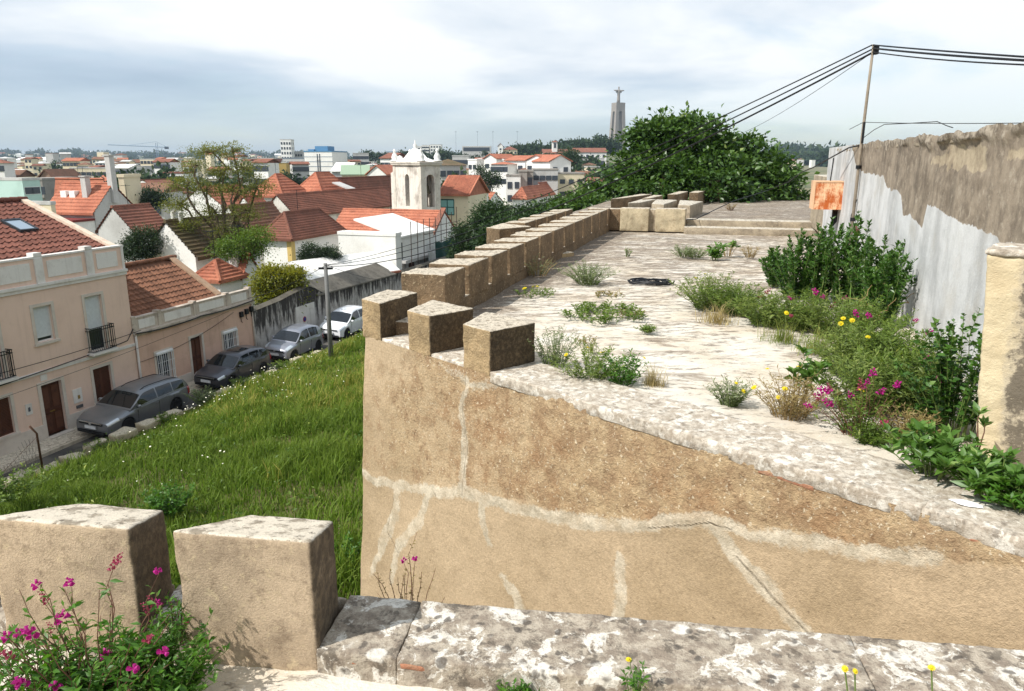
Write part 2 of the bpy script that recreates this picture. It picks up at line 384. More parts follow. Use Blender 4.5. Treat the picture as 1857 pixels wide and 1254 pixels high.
def mat_stub():
    """cream render under patches of dark lichen"""
    t = NT("cream_lichened_render"); fine = t.noise(55, 4, 0.7)
    xs = t.N.new('ShaderNodeSeparateXYZ'); t.L.new(t.coord(), xs.inputs[0])
    n1 = t.noise(5, 7, 0.72); n2 = t.noise(17, 6, 0.75)
    side = t.ramp(t.math('ADD', xs.outputs[0], t.math('MULTIPLY', xs.outputs[2], .05)), .0, 0.22)
    k = t.math('ADD', t.math('MULTIPLY', side, 0.75), t.math('MULTIPLY', t.math('SUBTRACT', n1, 0.5), 1.5))
    col = t.mix(t.ramp(t.noise(3, 4, 0.6), 0.35, 0.65), C(216, 200, 166), C(198, 180, 146))
    col = t.mix(t.math('MULTIPLY', t.ramp(k, 0.28, 0.62), 0.75), col, C(176, 164, 144))
    kk = t.math('ADD', k, t.math('MULTIPLY', t.math('SUBTRACT', n2, 0.5), 0.9))
    col = t.mix(t.math('MULTIPLY', t.ramp(kk, 0.5, 0.72), 0.8), col, C(86, 78, 68))
    col = t.mix(t.math('MULTIPLY', t.ramp(n2, 0.66, 0.72), 0.6), col, C(110, 96, 72))
    return t.done(col, 0.94, t.bump(t.math('ADD', fine, t.math('MULTIPLY', n2, 1.2)), 0.6, 0.012))

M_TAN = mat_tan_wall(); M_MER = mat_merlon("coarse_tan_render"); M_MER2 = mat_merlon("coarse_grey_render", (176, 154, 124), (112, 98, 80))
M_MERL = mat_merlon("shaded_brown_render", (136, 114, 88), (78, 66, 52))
M_TERR = mat_terrace(); M_SILL = mat_lichen_sill(); M_COPE = mat_lichen_sill("pale_coping", 1.0, 0.45, (206, 196, 180), (170, 157, 140))
M_GREYW = mat_grey_wall(); M_STUB = mat_stub()
M_PANEL = mat_merlon("pale_panel_render", (204, 188, 156), (134, 108, 82))
M_STEP = mat_merlon("grey_step_render", (176, 162, 140), (118, 106, 92), (204, 196, 180))
M_CORE = plaster("wall_core", C(176, 150, 112))
M_BRICK = plaster("terracotta_course", C(164, 114, 88), C(168, 144, 116), 9, 0.9, 0.7, 0.6)

# ================================================================== fort: geometry
def rough_prism(name, poly, z0, z1, mat, parent=None, cell=0.03, amp=0.006, bev=0.012, seed=0, ztop=None, chip=0.02, kind_smooth=True, mould_shade=None):
    """a masonry block with worn arrises; poly in plan, optional height for each top corner"""
    n = len(poly); bm = bmesh.new()
    zt = ztop or [z1] * n
    lo = [bm.verts.new((p[0], p[1], z0)) for p in poly]; hi = [bm.verts.new((p[0], p[1], zt[i])) for i, p in enumerate(poly)]
    bm.faces.new(lo[::-1]); bm.faces.new(hi)
    for i in range(n): bm.faces.new((lo[i], lo[(i+1) % n], hi[(i+1) % n], hi[i]))
    bmesh.ops.recalc_face_normals(bm, faces=bm.faces)
    bmesh.ops.bevel(bm, geom=list(bm.edges), offset=bev, segments=2, affect='EDGES', profile=0.6)
    for _ in range(7):
        es = [e for e in bm.edges if e.calc_length() > cell * 1.5]
        if not es: break
        bmesh.ops.subdivide_edges(bm, edges=es, cuts=1, use_grid_fill=True)
    bm.normal_update()
    for v in bm.verts:
        p = v.co * 5 + Vector((seed * 3.7, seed * 1.3, 0))
        k = mnoise.noise(p) * amp + mnoise.noise(p * 3.1) * amp * 0.8 + mnoise.noise(p * 8) * amp * 0.5
        sharp = 0.0
        if len(v.link_faces) > 1:
            nn = [f.normal for f in v.link_faces]; sharp = max(0.0, max(1 - nn[0].dot(q) for q in nn))
        k -= min(sharp, 1) * max(0, mnoise.noise(p * 1.7 + Vector((9, 9, 9)))) * chip
        v.co += v.normal * k
    md_ = None
    if mould_shade:  # sides picked by index take the lichen and painted shade
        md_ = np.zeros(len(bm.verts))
        for ei, st_ in mould_shade.items():
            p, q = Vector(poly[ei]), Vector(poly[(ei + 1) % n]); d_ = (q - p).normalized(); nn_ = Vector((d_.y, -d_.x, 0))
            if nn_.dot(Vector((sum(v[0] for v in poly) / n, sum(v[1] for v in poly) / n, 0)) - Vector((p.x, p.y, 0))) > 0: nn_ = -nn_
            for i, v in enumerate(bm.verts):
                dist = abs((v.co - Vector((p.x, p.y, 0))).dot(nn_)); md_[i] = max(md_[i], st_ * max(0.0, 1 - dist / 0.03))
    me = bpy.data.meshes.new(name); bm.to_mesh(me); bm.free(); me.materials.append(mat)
    if md_ is not None: at = me.attributes.new("mould_shade", 'FLOAT', 'POINT'); at.data.foreach_set('value', md_.astype(np.float32))
    if kind_smooth: me.polygons.foreach_set('use_smooth', [True] * len(me.polygons))
    return link(name, me, parent)

# --- the tan bastion wall
A1 = Vector((-1.66, 8.03, 0)); B1 = Vector((2.58, 3.37, 0)); D1 = (B1 - A1).normalized(); NO1 = Vector((-D1.y * -1, 0, 0))
NO1 = Vector((D1.y, -D1.x, 0))          # outward, towards the field
W1_LEN = 9.2
def w1(s, o=0.0): p = A1 + D1 * s - NO1 * o; return (p.x, p.y)      # o: inward
def bastion_wall():
    ds = 0.016
    S = np.concatenate([np.arange(0, 6.9, ds), np.arange(6.9, W1_LEN, 0.06)]); Z = np.concatenate([np.arange(-7.2, -2.7, 0.12), np.arange(-2.7, 0.028, 0.016)])
    s, z = np.meshgrid(S, Z, indexing='ij')
    px = lambda pts: [online(x, y, A1, D1) for x, y in pts]
    # upper, rougher render above the long crack
    line = px([(640, 835), (690, 862), (760, 880), (850, 890), (930, 905), (1060, 940), (1150, 940), (1290, 935), (1400, 965), (1500, 985), (1600, 1000), (1700, 1012), (1857, 1030), (2100, 1050)])
    ls = np.array([p[0] for p in line]); lz = np.array([p[1] for p in line]); o = np.argsort(ls)
    zb = np.interp(s, ls[o], lz[o]); wob = (fbm(s*3, z*3, 0, 5, 4) - 0.5)
    upper = 1 / (1 + np.exp(-((z - zb) + wob * 0.12) / 0.03))
    # the merlon end of the wall is smoother and paler
    pale = 1 / (1 + np.exp(-((0.85 - s) + (fbm(s*2, z*2, 0, 9) - 0.5) * 0.5) / 0.08)) * (1 / (1 + np.exp((-0.30 - z) / 0.10)))
    upper = upper * (1 - 0.75 * pale) * (0.45 + 0.55 * np.clip((s - 0.4) / 3.5 + (fbm(s*1.2, z*1.2, 0, 40) - .5) * .8, 0, 1))
    M = np.zeros_like(s)
    def smear(pts, w, strength=1.0, soft=0.055, seed=1):
        nonlocal M
        P = px(pts); d = seg_dist(s + (fbm(s*6, z*6, 0, seed) - 0.5) * 0.10, z + (fbm(s*6, z*6, 3, seed+7) - 0.5) * 0.10, P, [v * 1.05 for v in w])
        M = np.maximum(M, strength * np.clip(0.5 - d / soft * 0.5, 0, 1))
    smear([(640, 838), (690, 868), (760, 884), (850, 892), (930, 912), (1060, 945), (1150, 950), (1290, 945), (1350, 960)], [.05, .045, .04, .05, .05, .05, .05, .05, .03], 0.95)
    smear([(1350, 960), (1500, 985), (1600, 1003), (1705, 1010)], [.03, .045, .05, .035], 0.85)
    smear([(848, 690), (840, 740), (850, 800), (848, 890)], [.025, .03, .04, .05], 0.95, seed=3)
    smear([(735, 885), (735, 930), (720, 975), (700, 1040)], [.03, .06, .06, .03], 0.95, seed=4)
    smear([(795, 890), (780, 940), (745, 985), (735, 1050)], [.04, .05, .06, .03], 0.95, seed=5)
    smear([(885, 905), (890, 950), (900, 985)], [.05, .05, .015], 0.9, seed=6)
    smear([(925, 1040), (950, 1070), (965, 1110)], [.03, .05, .06], 0.8, seed=7)
    smear([(1135, 1010), (1135, 1060), (1128, 1130)], [.045, .05, .06], 0.85, seed=8)
    smear([(1300, 955), (1350, 1015), (1410, 1080), (1470, 1145)], [.05, .06, .065, .05], 0.9, seed=9)
    smear([(905, 690), (860, 700), (800, 660)], [.05, .06, .03], 0.55, seed=10)
    CR = np.zeros_like(s)
    def crack(pts, w=0.004, amp=0.03, seed=2):
        nonlocal CR
        P = px(pts); d = seg_dist(s + (fbm(s*9, z*9, 0, seed) - 0.5) * amp, z + (fbm(s*9, z*9, 4, seed+3) - 0.5) * amp, P)
        CR = np.maximum(CR, np.clip(1.0 - d / (w * 4.5), 0, 1))
    crack([(1180, 955), (1290, 945), (1330, 960)], 0.006)
    crack([(846, 660), (842, 740), (852, 800), (850, 895)], 0.006, seed=6)
    crack([(1340, 1005), (1400, 1070), (1480, 1148)], 0.007, seed=8)
    crack([(935, 850), (928, 910)], 0.005, seed=12)
    crack([(730, 900), (722, 960), (745, 1000)], 0.005, seed=14)
    pass
    rs = np.zeros_like(s)
    for (x, y, r_) in [(860, 740, .5), (900, 830, .5), (1190, 900, .35), (1000, 850, .4), (1280, 930, .3), (1500, 950, .3)]:
        c = online(x, y, A1, D1); rs = np.maximum(rs, np.exp(-(((s - c[0])**2 + (z - c[1])**2) / (r_ * r_))))
    disp = (fbm(s*1.3, z*1.3, 0, 21) - 0.5) * 0.05 + (fbm(s*7, z*7, 0, 22) - 0.5) * 0.016 * (0.4 + upper) + 0.006 * np.clip(M, 0, 1) * (1 + (fbm(s*14, z*14, 2, 30) - 0.5)) - 0.003 * CR
    disp = disp + upper * 0.004
    disp *= np.clip((0.035 - z) / 0.12, 0.15, 1)
    dep = np.maximum(-z, 0)
    e = np.clip(1 - s / 0.05, 0, 1)
    P = np.array(A1)[None, None, :] + s[..., None] * np.array(D1) + (disp + dep * 0.05 - e * e * 0.03)[..., None] * np.array(NO1) - (dep * 0.04 * np.clip(1 - s / 2.5, 0, 1))[..., None] * np.array(D1)
    P[..., 2] = z
    me = np_mesh("bastion_wall", P.reshape(-1, 3), grid_faces(*s.shape)[:, ::-1], M_TAN,
                 dict(upper=upper, mortar=M, crack=CR, rust=rs), True)
    return link("bastion_wall", me)
w1o = tag(bastion_wall(), "tan rendered bastion wall with grey mortar patches and long cracks, three merlons at its corner", "wall")
# solid behind the render
mb = MB(); pl = [w1(0.05, 0.05), w1(W1_LEN, 0.05), w1(W1_LEN, 0.52), w1(0.5, 0.52)]
mb.prism(pl, -7.2, 0.015); mb.build("wall_core", M_CORE, w1o)
T1 = 0.56
zs, zt = 0.03, 0.43
def w1_merlon(i, poly): return rough_prism("merlon", poly, zs - 0.03, zt, M_MER, w1o, 0.028, 0.007, 0.012, 10 + i, chip=0.03, mould_shade={1: .85})
w1_merlon(0, [w1(0.0, 0.0), w1(0.375, 0.0), (-1.09, 8.44), (-1.48, 8.66)])
w1_merlon(1, [w1(0.885, 0.0), w1(1.267, 0.0), w1(1.267, T1), w1(0.56, T1)])
w1_merlon(2, [w1(1.79, 0.0), w1(2.18, 0.0), w1(2.18, T1), w1(1.46, T1)])
for k, (a, b, ai) in enumerate([(0.36, 0.90, 0.36), (1.255, 1.80, 1.25)]):
    rough_prism("sill", [w1(a, 0.012), w1(b, 0.012), w1(b, T1 - 0.01), w1(ai, T1 - 0.01)], -0.06, 0.045, M_COPE, w1o, 0.04, 0.006, 0.01, 30 + k)
# coping stones to the near end
rng = random.Random(4); s0 = 2.175; k = 0
while s0 < W1_LEN - 0.1:
    ln = W1_LEN - s0
    ln = min(ln, rng.uniform(1.7, 2.4))
    rough_prism("coping", [w1(s0, -0.006), w1(s0 + ln + 0.003, -0.006), w1(s0 + ln + 0.003, T1), w1(s0, T1)], -0.045, 0.055, M_COPE, w1o, 0.03, 0.008, 0.008, 50 + k, chip=0.02)
    s0 += ln; k += 1
# worn red tile course under the coping
s0 = 2.6; k = 0
while s0 < W1_LEN - 0.3:
    ln = rng.uniform(0.22, 0.42)
    if rng.random() < (0.10 if s0 < 4.6 else 0.40):
        rough_prism("tile_course", [w1(s0, -0.003), w1(s0 + ln - 0.012, -0.006), w1(s0 + ln - 0.012, 0.1), w1(s0, 0.1)], -0.058, -0.030, M_BRICK, w1o, 0.03, 0.004, 0.004, 80 + k)
    s0 += ln; k += 1

# --- the terrace deck
ALP = Vector((-0.49, 9.96, 0)); DLP = Vector((0.2796, 0.9601, 0)); RLP = Vector((0.9601, -0.2796, 0))
def lp(a, s): p = ALP + RLP * a + DLP * s; return (p.x, p.y)
def terrace():
    a, s = np.meshgrid(np.arange(-0.45, 6.4, 0.06), np.arange(-10.0, 12.3, 0.06), indexing='ij')
    P = np.array(ALP)[None, None] + a[..., None] * np.array(RLP) + s[..., None] * np.array(DLP)
    rel = P - np.array(A1); sw = rel[..., 0] * D1.x + rel[..., 1] * D1.y; ow = -(rel[..., 0] * NO1.x + rel[..., 1] * NO1.y)
    z = (fbm(a*0.6, s*0.6, 0, 3) - 0.5) * 0.05 + (fbm(a*3, s*3, 0, 4) - 0.5) * 0.018
    z += 0.035 * np.exp(-(np.maximum(ow - 0.5, 0) / 0.5) ** 2) - 0.02
    P[..., 2] = z
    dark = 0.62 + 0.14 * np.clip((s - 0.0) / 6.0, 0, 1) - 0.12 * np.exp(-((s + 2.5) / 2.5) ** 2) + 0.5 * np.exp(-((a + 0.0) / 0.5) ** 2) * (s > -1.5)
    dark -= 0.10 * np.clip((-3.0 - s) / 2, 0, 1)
    keep = ((ow > 0.30) & (a > -0.3)).reshape(-1)
    Fq = grid_faces(*a.shape)[:, ::-1]; Fq = Fq[keep[Fq].all(1)]
    me = np_mesh("terrace_floor", P.reshape(-1, 3), Fq, M_TERR, dict(dark=np.clip(dark, 0, 1.2)), True)
    o = link("terrace_floor", me); o["kind"] = "structure"; return o
terr = terrace()

# --- long parapet along the left side of the terrace
lpo = empty("parapet_wall", (0, 0, 0), 0, "long brown parapet with a receding row of slit-separated merlons along the terrace", "wall")
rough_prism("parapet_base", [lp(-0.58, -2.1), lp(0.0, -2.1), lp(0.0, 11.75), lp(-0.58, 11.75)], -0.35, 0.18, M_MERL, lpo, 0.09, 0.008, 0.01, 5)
mb = MB(); mb.prism([lp(-0.55, -2.1), lp(-0.02, -2.1), lp(-0.02, 11.6), lp(-0.55, 11.6)], -7.6, -0.3); mb.build("wall_core", M_CORE, lpo)
LPS = [-1.14, -0.26, 0.72, 1.66, 2.63, 3.62, 4.68, 5.71, 6.71, 7.73, 8.85, 10.0, 11.30]
for i, s_ in enumerate(LPS):
    nx = LPS[i+1] if i + 1 < len(LPS) else s_ + 0.45
    g = 0.16 if i else 0.18
    zt_ = 0.57 + 0.004 * i
    rough_prism("merlon", [lp(-0.58, s_), lp(0.004, s_), lp(0.004, nx - g), lp(-0.58, s_ + 0.46)], 0.12, zt_, M_MERL, lpo, 0.035 if i < 5 else 0.06, 0.008, 0.014, 100 + i, chip=0.04, mould_shade={1: .35})  # inner faces, turned from the sun, get shade darkened into their colour

# --- second bastion seen over the parapet
b2 = empty("bastion_wall", (0, 0, 0), 0, "small far bastion corner rising behind the long parapet, with one squat merlon", "wall")
P2 = atz(882, 413, 0.47); D2 = azd(138); I2 = azd(48)
def b2p(s, o): p = P2 + D2 * s + I2 * o; return (p.x, p.y)
def b2q(s, o): p = P2 + DLP * s + RLP * o; return (p.x, p.y)
rough_prism("corner_merlon", [b2p(0, 0), b2p(0.44, 0), b2p(0.44, 0.95), b2q(1.3, 0.0)], 0.0, 0.47, M_MERL, b2, 0.07, 0.008, 0.014, 200)
rough_prism("merlon", [b2p(0.95, 0), b2p(1.35, 0), b2p(1.35, 0.62), b2p(0.78, 0.62)], 0.0, 0.43, M_MERL, b2, 0.07, 0.008, 0.014, 201)
rough_prism("wall_base", [b2p(0, 0), b2p(2.1, 0), b2p(2.1, 0.62), b2q(1.2, 0.3)], -1.2, 0.06, M_MER, b2, 0.15, 0.01, 0.014, 202)
mb = MB(); mb.prism([b2p(0.02, 0.02), b2p(2.3, 0.02), b2q(7.2, 1.9), b2q(7.2, 0.02)], -7.6, -0.05); mb.build("wall_core", M_CORE, b2)
for i in range(5):
    s_ = 1.45 + i * 1.15
    rough_prism("merlon", [b2q(s_, 0), b2q(s_, 0.5), b2q(s_ + 1.0, 0.5), b2q(s_ + 0.5, 0)], -0.1, 0.47, M_MERL, b2, 0.09, 0.008, 0.014, 210 + i)
rough_prism("parapet_base", [b2q(1.2, 0.01), b2q(1.2, 0.49), b2q(7.2, 0.49), b2q(7.2, 0.01)], -0.6, 0.12, M_MERL, b2, 0.2, 0.01, 0.014, 220)

# --- far end: panels, steps, upper terrace
eo = empty("end_wall", lp(0.3, 11.6) + (0,), 0, "low end wall of two pale rendered panels beside the steps", "wall")
def erel(poly): return [(p[0] - eo.location.x, p[1] - eo.location.y) for p in poly]
rough_prism("panel", erel([lp(0.30, 11.55), lp(1.09, 11.55), lp(1.09, 12.0), lp(0.30, 12.0)]), 0.0, 0.63, M_PANEL, eo, 0.06, 0.008, 0.012, 301)
rough_prism("panel", erel([lp(1.27, 11.55), lp(2.08, 11.55), lp(2.08, 12.0), lp(1.27, 12.0)]), 0.0, 0.63, M_PANEL, eo, 0.06, 0.008, 0.012, 302)
rough_prism("recess", erel([lp(1.08, 11.68), lp(1.28, 11.68), lp(1.28, 12.0), lp(1.08, 12.0)]), 0.0, 0.60, M_STEP, eo, 0.08, 0.005, 0.01, 303)
rough_prism("corner_pier", erel([lp(-0.05, 11.60), lp(0.31, 11.60), lp(0.31, 12.0), lp(-0.05, 12.0)]), 0.0, 0.60, M_MERL, eo, 0.08, 0.008, 0.01, 304)
st = empty("terrace_steps", lp(4.5, 11.5) + (0,), 0, "two long worn concrete steps climbing to the upper terrace", "steps")
def srel(poly): return [(p[0] - st.location.x, p[1] - st.location.y) for p in poly]
rough_prism("step", srel([lp(2.07, 11.35), lp(8.2, 11.35), lp(8.2, 11.92), lp(2.07, 11.92)]), -0.05, 0.16, M_STEP, st, 0.09, 0.008, 0.012, 310)
rough_prism("step", srel([lp(2.10, 11.90), lp(8.2, 11.90), lp(8.2, 12.5), lp(2.10, 12.5)]), 0.0, 0.325, M_STEP, st, 0.09, 0.008, 0.012, 311)
def upper_terrace():
    a, s = np.meshgrid(np.arange(-1.6, 10.0, 0.1), np.arange(11.98, 25.0, 0.1), indexing='ij')
    P = np.array(ALP)[None, None] + a[..., None] * np.array(RLP) + s[..., None] * np.array(DLP)
    P[..., 2] = 0.31 + (fbm(a*1.5, s*1.5, 0, 3) - 0.5) * 0.04
    keep = ((a > 2.05) | (s > 12.0)).reshape(-1); Fq = grid_faces(*a.shape)[:, ::-1]; Fq = Fq[keep[Fq].all(1)]
    o = link("upper_terrace_floor", np_mesh("upper_terrace_floor", P.reshape(-1, 3), Fq, M_TERR, dict(dark=np.full(a.shape, 0.92)), True)); o["kind"] = "structure"
upper_terrace()
mb = MB(); mb.prism([lp(-1.6, 12.0), lp(10, 12.45), lp(10, 25), lp(-1.6, 25)], -7.6, 0.27); o = mb.build("upper_terrace_body", M_CORE); o["kind"] = "structure"
mb = MB(); mb.prism([w1(0.6, 0.5), w1(W1_LEN, 0.5), lp(8.5, -6.5), lp(8.5, 12.2), lp(-0.3, 12.2), lp(-0.3, -1.9)], -7.6, -0.08); o = mb.build("bastion_body", M_CORE); o["kind"] = "structure"
up = empty("upper_parapet", lp(1.2, 12.6) + (0,), 0, "cluster of grey merlons along the upper terrace behind the pale panels", "wall")
def urel(pts, z): return [((q := atz(x, y, z)).x - up.location.x, q.y - up.location.y) for x, y in pts]
for i, (pts, z) in enumerate([
        ([(1139, 368.5), (1161, 367.5), (1190, 361.5), (1165, 361)], 0.72),
        ([(1182, 369.6), (1204, 371), (1228, 363), (1190, 362)], 0.70),
        ([(1230, 371.7), (1252, 372.7), (1275, 365.6), (1233, 363)], 0.68),
        ([(1108, 361), (1129, 359.5), (1182, 352.5), (1162, 352)], 0.78),
        ([(1165, 360), (1180, 359.5), (1202, 354.5), (1186, 354)], 0.76),
        ([(1211, 353), (1229, 352.5), (1248, 347.5), (1232, 347)], 0.78),
        ([(1250, 349.5), (1267, 349.5), (1296, 341.5), (1278, 341)], 0.78),
        ([(1301, 344), (1309, 344), (1318, 340), (1310, 340)], 0.80)]):
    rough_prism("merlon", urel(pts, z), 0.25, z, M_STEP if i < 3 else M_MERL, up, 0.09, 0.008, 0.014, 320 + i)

# --- near parapet in the foreground
NA = Vector((-0.63, 2.07, 0)); ND = Vector((1.15, -0.16, 0)).normalized(); NOUT = Vector((-ND.y, ND.x, 0))
def npz(s, o): p = NA + ND * s + NOUT * o; return (p.x, p.y)
npo = empty("near_parapet", npz(0, 0) + (0,), 0, "foreground parapet with big square merlons at left and a lichen-spotted sill", "wall")
def nrel(poly): return [(p[0] - npo.location.x, p[1] - npo.location.y) for p in poly]
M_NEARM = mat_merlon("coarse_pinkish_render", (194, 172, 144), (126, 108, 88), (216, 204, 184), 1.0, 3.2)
def near_merlon(a0, a1, b0, b1, seed, th=0.25):
    rough_prism("merlon", nrel([npz(a0, 0.0), npz(a1, 0.0), npz(b1, th), npz(b0, th)]), 0.22, 0.76, M_NEARM, npo, 0.014, 0.0035, 0.012, seed, ztop=[0.765, 0.76, 0.700, 0.705], chip=0.016, mould_shade={1: .8})
near_merlon(-0.455, 0.010, -0.320, -0.018, 401)
near_merlon(-1.12, -0.600, -0.975, -0.645, 402)
near_merlon(-1.80, -1.28, -1.65, -1.32, 404)
rough_prism("crenel_sill", nrel([npz(-1.29, 0.01), npz(-1.10, 0.01), npz(-0.67, 0.30), npz(-1.34, 0.30)]), 0.2, 0.375, M_SILL, npo, 0.03, 0.004, 0.01, 405)
rough_prism("sill", nrel([npz(-4, 0.0), npz(-1.79, 0.0), npz(-1.35, 0.30), npz(-4, 0.30)]), 0.2, 0.37, M_SILL, npo, 0.04, 0.004, 0.01, 406)
rough_prism("crenel_sill", nrel([npz(-0.61, 0.01), npz(-0.44, 0.01), npz(0.0, 0.30), npz(-0.66, 0.30)]), 0.2, 0.375, M_SILL, npo, 0.02, 0.004, 0.01, 403)
s0 = 0.0; k = 0
for ln in (0.268, 1.45, 2.2):
    rough_prism("sill", nrel([npz(s0 + 0.002, -0.012), npz(s0 + ln + .001, -0.012), npz(s0 + ln + .001, 0.31), npz(s0 + 0.002, 0.31)]), 0.24, 0.38, M_SILL, npo, 0.015, 0.005, 0.005, 410 + k, chip=0.02)
    s0 += ln; k += 1
for k, (a, b) in enumerate([(0.12, 0.225), (0.280, 0.42)]):
    rough_prism("broken_tile", nrel([npz(a, -0.0145), npz(b, -0.011), npz(b, 0.05), npz(a, 0.05)]), 0.343, 0.362, M_BRICK, npo, 0.012, 0.004, 0.004, 430 + k, ztop=[0.364, 0.356, 0.36, 0.364])
mb = MB(); mb.prism(nrel([npz(-4, 0.01), npz(6, 0.01), npz(6, 0.30), npz(-4, 0.30)]), -7.2, 0.245); mb.build("wall_core", M_CORE, npo)
def near_floor():
    s, o = np.meshgrid(np.arange(-3.5, 5.0, 0.03), np.arange(-3.0, 0.03, 0.03), indexing='ij')
    P = np.array(NA)[None, None] + s[..., None] * np.array(ND) + o[..., None] * np.array(NOUT)
    P[..., 2] = 0.285 + (fbm(s*2.5, o*2.5, 0, 8) - 0.5) * 0.03 + (fbm(s*11, o*11, 0, 9) - 0.5) * 0.012
    ob = link("near_terrace_floor", np_mesh("near_terrace_floor", P.reshape(-1, 3), grid_faces(*s.shape), M_TERR, dict(dark=np.full(s.shape, 0.42)), True)); ob["kind"] = "structure"
near_floor()

# --- right-hand wall
AW = Vector((4.487, 7.669, 0)); DW = azd(16.0); NW = Vector((-DW.y, DW.x, 0))      # NW points to the terrace
def wl(s, o=0.0): p = AW + DW * s + NW * o; return (p.x, p.y)
def grey_wall():
    ds = 0.03
    s, z = np.meshgrid(np.arange(-5.0, 10.55, ds), np.concatenate([np.arange(-0.15, 2.19, 0.03), [2.2]]), indexing='ij')
    bd = [(1500, 262), (1545, 264), (1552, 300), (1563, 312), (1585, 316), (1601, 320), (1608, 342), (1615, 343), (1635, 352), (1637, 392), (1652, 389), (1671, 414), (1682, 373), (1721, 391), (1756, 409), (1799, 427), (1816, 438), (1857, 450), (1990, 490)]
    q = [online(x, y, AW, DW) for x, y in bd]; qs = np.array([v[0] for v in q]); qz = np.array([v[1] for v in q]); o = np.argsort(qs)
    zb = np.interp(s, qs[o], qz[o]) + (fbm(s*5, z*2, 0, 3) - 0.5) * 0.08
    paint = 1 / (1 + np.exp((z - zb) / 0.035))
    def blob(x0, y0, x1, y1, soft=0.06):
        a = online(x0, y0, AW, DW); b = online(x1, y1, AW, DW); sc = (a[0] + b[0]) / 2; zc = (a[1] + b[1]) / 2
        return np.clip(1.3 - np.maximum(np.abs(s - sc) / (abs(a[0] - b[0]) / 2), np.abs(z - zc) / (abs(a[1] - b[1]) / 2)) + (fbm(s*4, z*4, 0, 11) - 0.5) * 1.6, 0, 1)
    cream = np.maximum(np.maximum(blob(1720, 268, 1795, 312), 0.7 * blob(1685, 278, 1722, 303)), 0.8 * blob(1800, 262, 1900, 300))
    top = np.clip((z - 2.2 + 0.16 + (fbm(s*3, z, 0, 13) - 0.5) * 0.22) / 0.08, 0, 1) * (s < 6.0)
    crumb = top * np.clip(fbm(s*2.2, z*3, 0, 15) * 2.2 - 0.4, 0, 1)
    zz = z + (z > 2.1) * ((fbm(s*2.0, s*0, 0, 17) - 0.55) * 0.09 + (fbm(s*5, s*0, 0, 18, 2) - 0.5) * 0.03) * (s < 7)
    disp = (fbm(s, z, 0, 19) - 0.5) * 0.03 + (fbm(s*6, z*6, 0, 20) - 0.5) * 0.012 + 0.035 * crumb * (s < 2.6) + 0.02 * crumb + paint * 0.004 - 0.012 * cream
    P = np.array(AW)[None, None] + s[..., None] * np.array(DW) + disp[..., None] * np.array(NW); P[..., 2] = zz
    return link("rendered_wall", np_mesh("rendered_wall", P.reshape(-1, 3), grid_faces(*s.shape)[:, ::-1], M_GREYW, dict(paint=paint, cream=cream, crumb=crumb), True))
gw = tag(grey_wall(), "tall grey wall on the right, paint peeling to brown render at the top", "wall")
mb = MB(); mb.prism([wl(-5, -0.03), wl(-5, -0.32), wl(10.54, -0.32), wl(10.54, -0.03)], -0.2, 2.17); mb.build("wall_core", M_CORE, gw)
rough_prism("wall_cap", [wl(-5, 0.0), wl(-5, -0.33), wl(10.5, -0.33), wl(10.5, 0.0)], 2.08, 2.165, M_STEP, gw, 0.12, 0.02, 0.02, 501)
# lower bay at the far end of that wall
rough_prism("end_return", [wl(10.5, 0.02), wl(10.5, -0.5), wl(13.2, -0.5), wl(13.2, 0.02)], 0.2, 1.55, M_STEP, gw, 0.15, 0.01, 0.02, 503)
# cream stub wall close by on the right
xr = Vector((0.9613, -0.2756, 0)); xs2 = azd(131); pc = atz(1768, 832, 0.0)
so = empty("stub_wall", pc, math.atan2(xs2.y, xs2.x), "thick cream stub wall blotched with black lichen at the right edge", "wall")
stb = rough_prism("render", [(0, 0), (1.6, 0), (1.6, 0.50), (0.0, 0.50)], -0.1, 1.34, M_STUB, so, 0.022, 0.010, 0.02, 505, chip=0.03)
cpb = rough_prism("cap", [(-0.012, -0.012), (1.6, -0.012), (1.6, 0.51), (-0.012, 0.51)], 1.33, 1.37, M_COPE, so, 0.03, 0.01, 0.014, 506, chip=0.03)
for ob_ in (stb, cpb):
    for v in ob_.data.vertices: v.co.x -= 0.085 * max(v.co.z, 0)

# ================================================================== ground, street, field
ST_A = Vector((-17.99, 26.86, 0)); ST_D = azd(17.09); ST_N = Vector((ST_D.y, -ST_D.x, 0)); ST_ROT = math.atan2(ST_D.y, ST_D.x)
ROAD_Z, PAVE_Z = -8.6, -8.49
def sn(s, n, z=0.0): p = ST_A + ST_D * s + ST_N * n; return Vector((p.x, p.y, z))
def hs(x, y, n=0.0): return online(x, y, sn(0, n), ST_D)      # on the plane of the facades
def ground_height(x, y):
    x = np.asarray(x, float); y = np.asarray(y, float); r = np.hypot(x, y)
    z = -8.8 + 0 * r
    z = z + 3.0 * np.clip((r - 250) / 500, 0, 1) + 4 * np.clip((r - 1000) / 1500, 0, 1)
    a = np.degrees(np.arctan2(x, y))
    ridge = np.exp(-((r - 3300) / 900) ** 2)
    z = z + ridge * (22 + 10 * (fbm(a * 0.16, r * 0, 0, 31, 4) - 0.5) * 2) * (1 - 0.4 * np.exp(-((a + 3) / 8) ** 2))
    z = z + 27 * np.exp(-((a - 7.6) / 9.0) ** 2 - ((r - 1450) / 420) ** 2)
    z = z + 10 * np.exp(-((a - 3.5) / 5.0) ** 2 - ((r - 720) / 240) ** 2)
    z = z + 22 * np.exp(-((a - 19) / 5.0) ** 2 - ((r - 2300) / 600) ** 2)
    return z
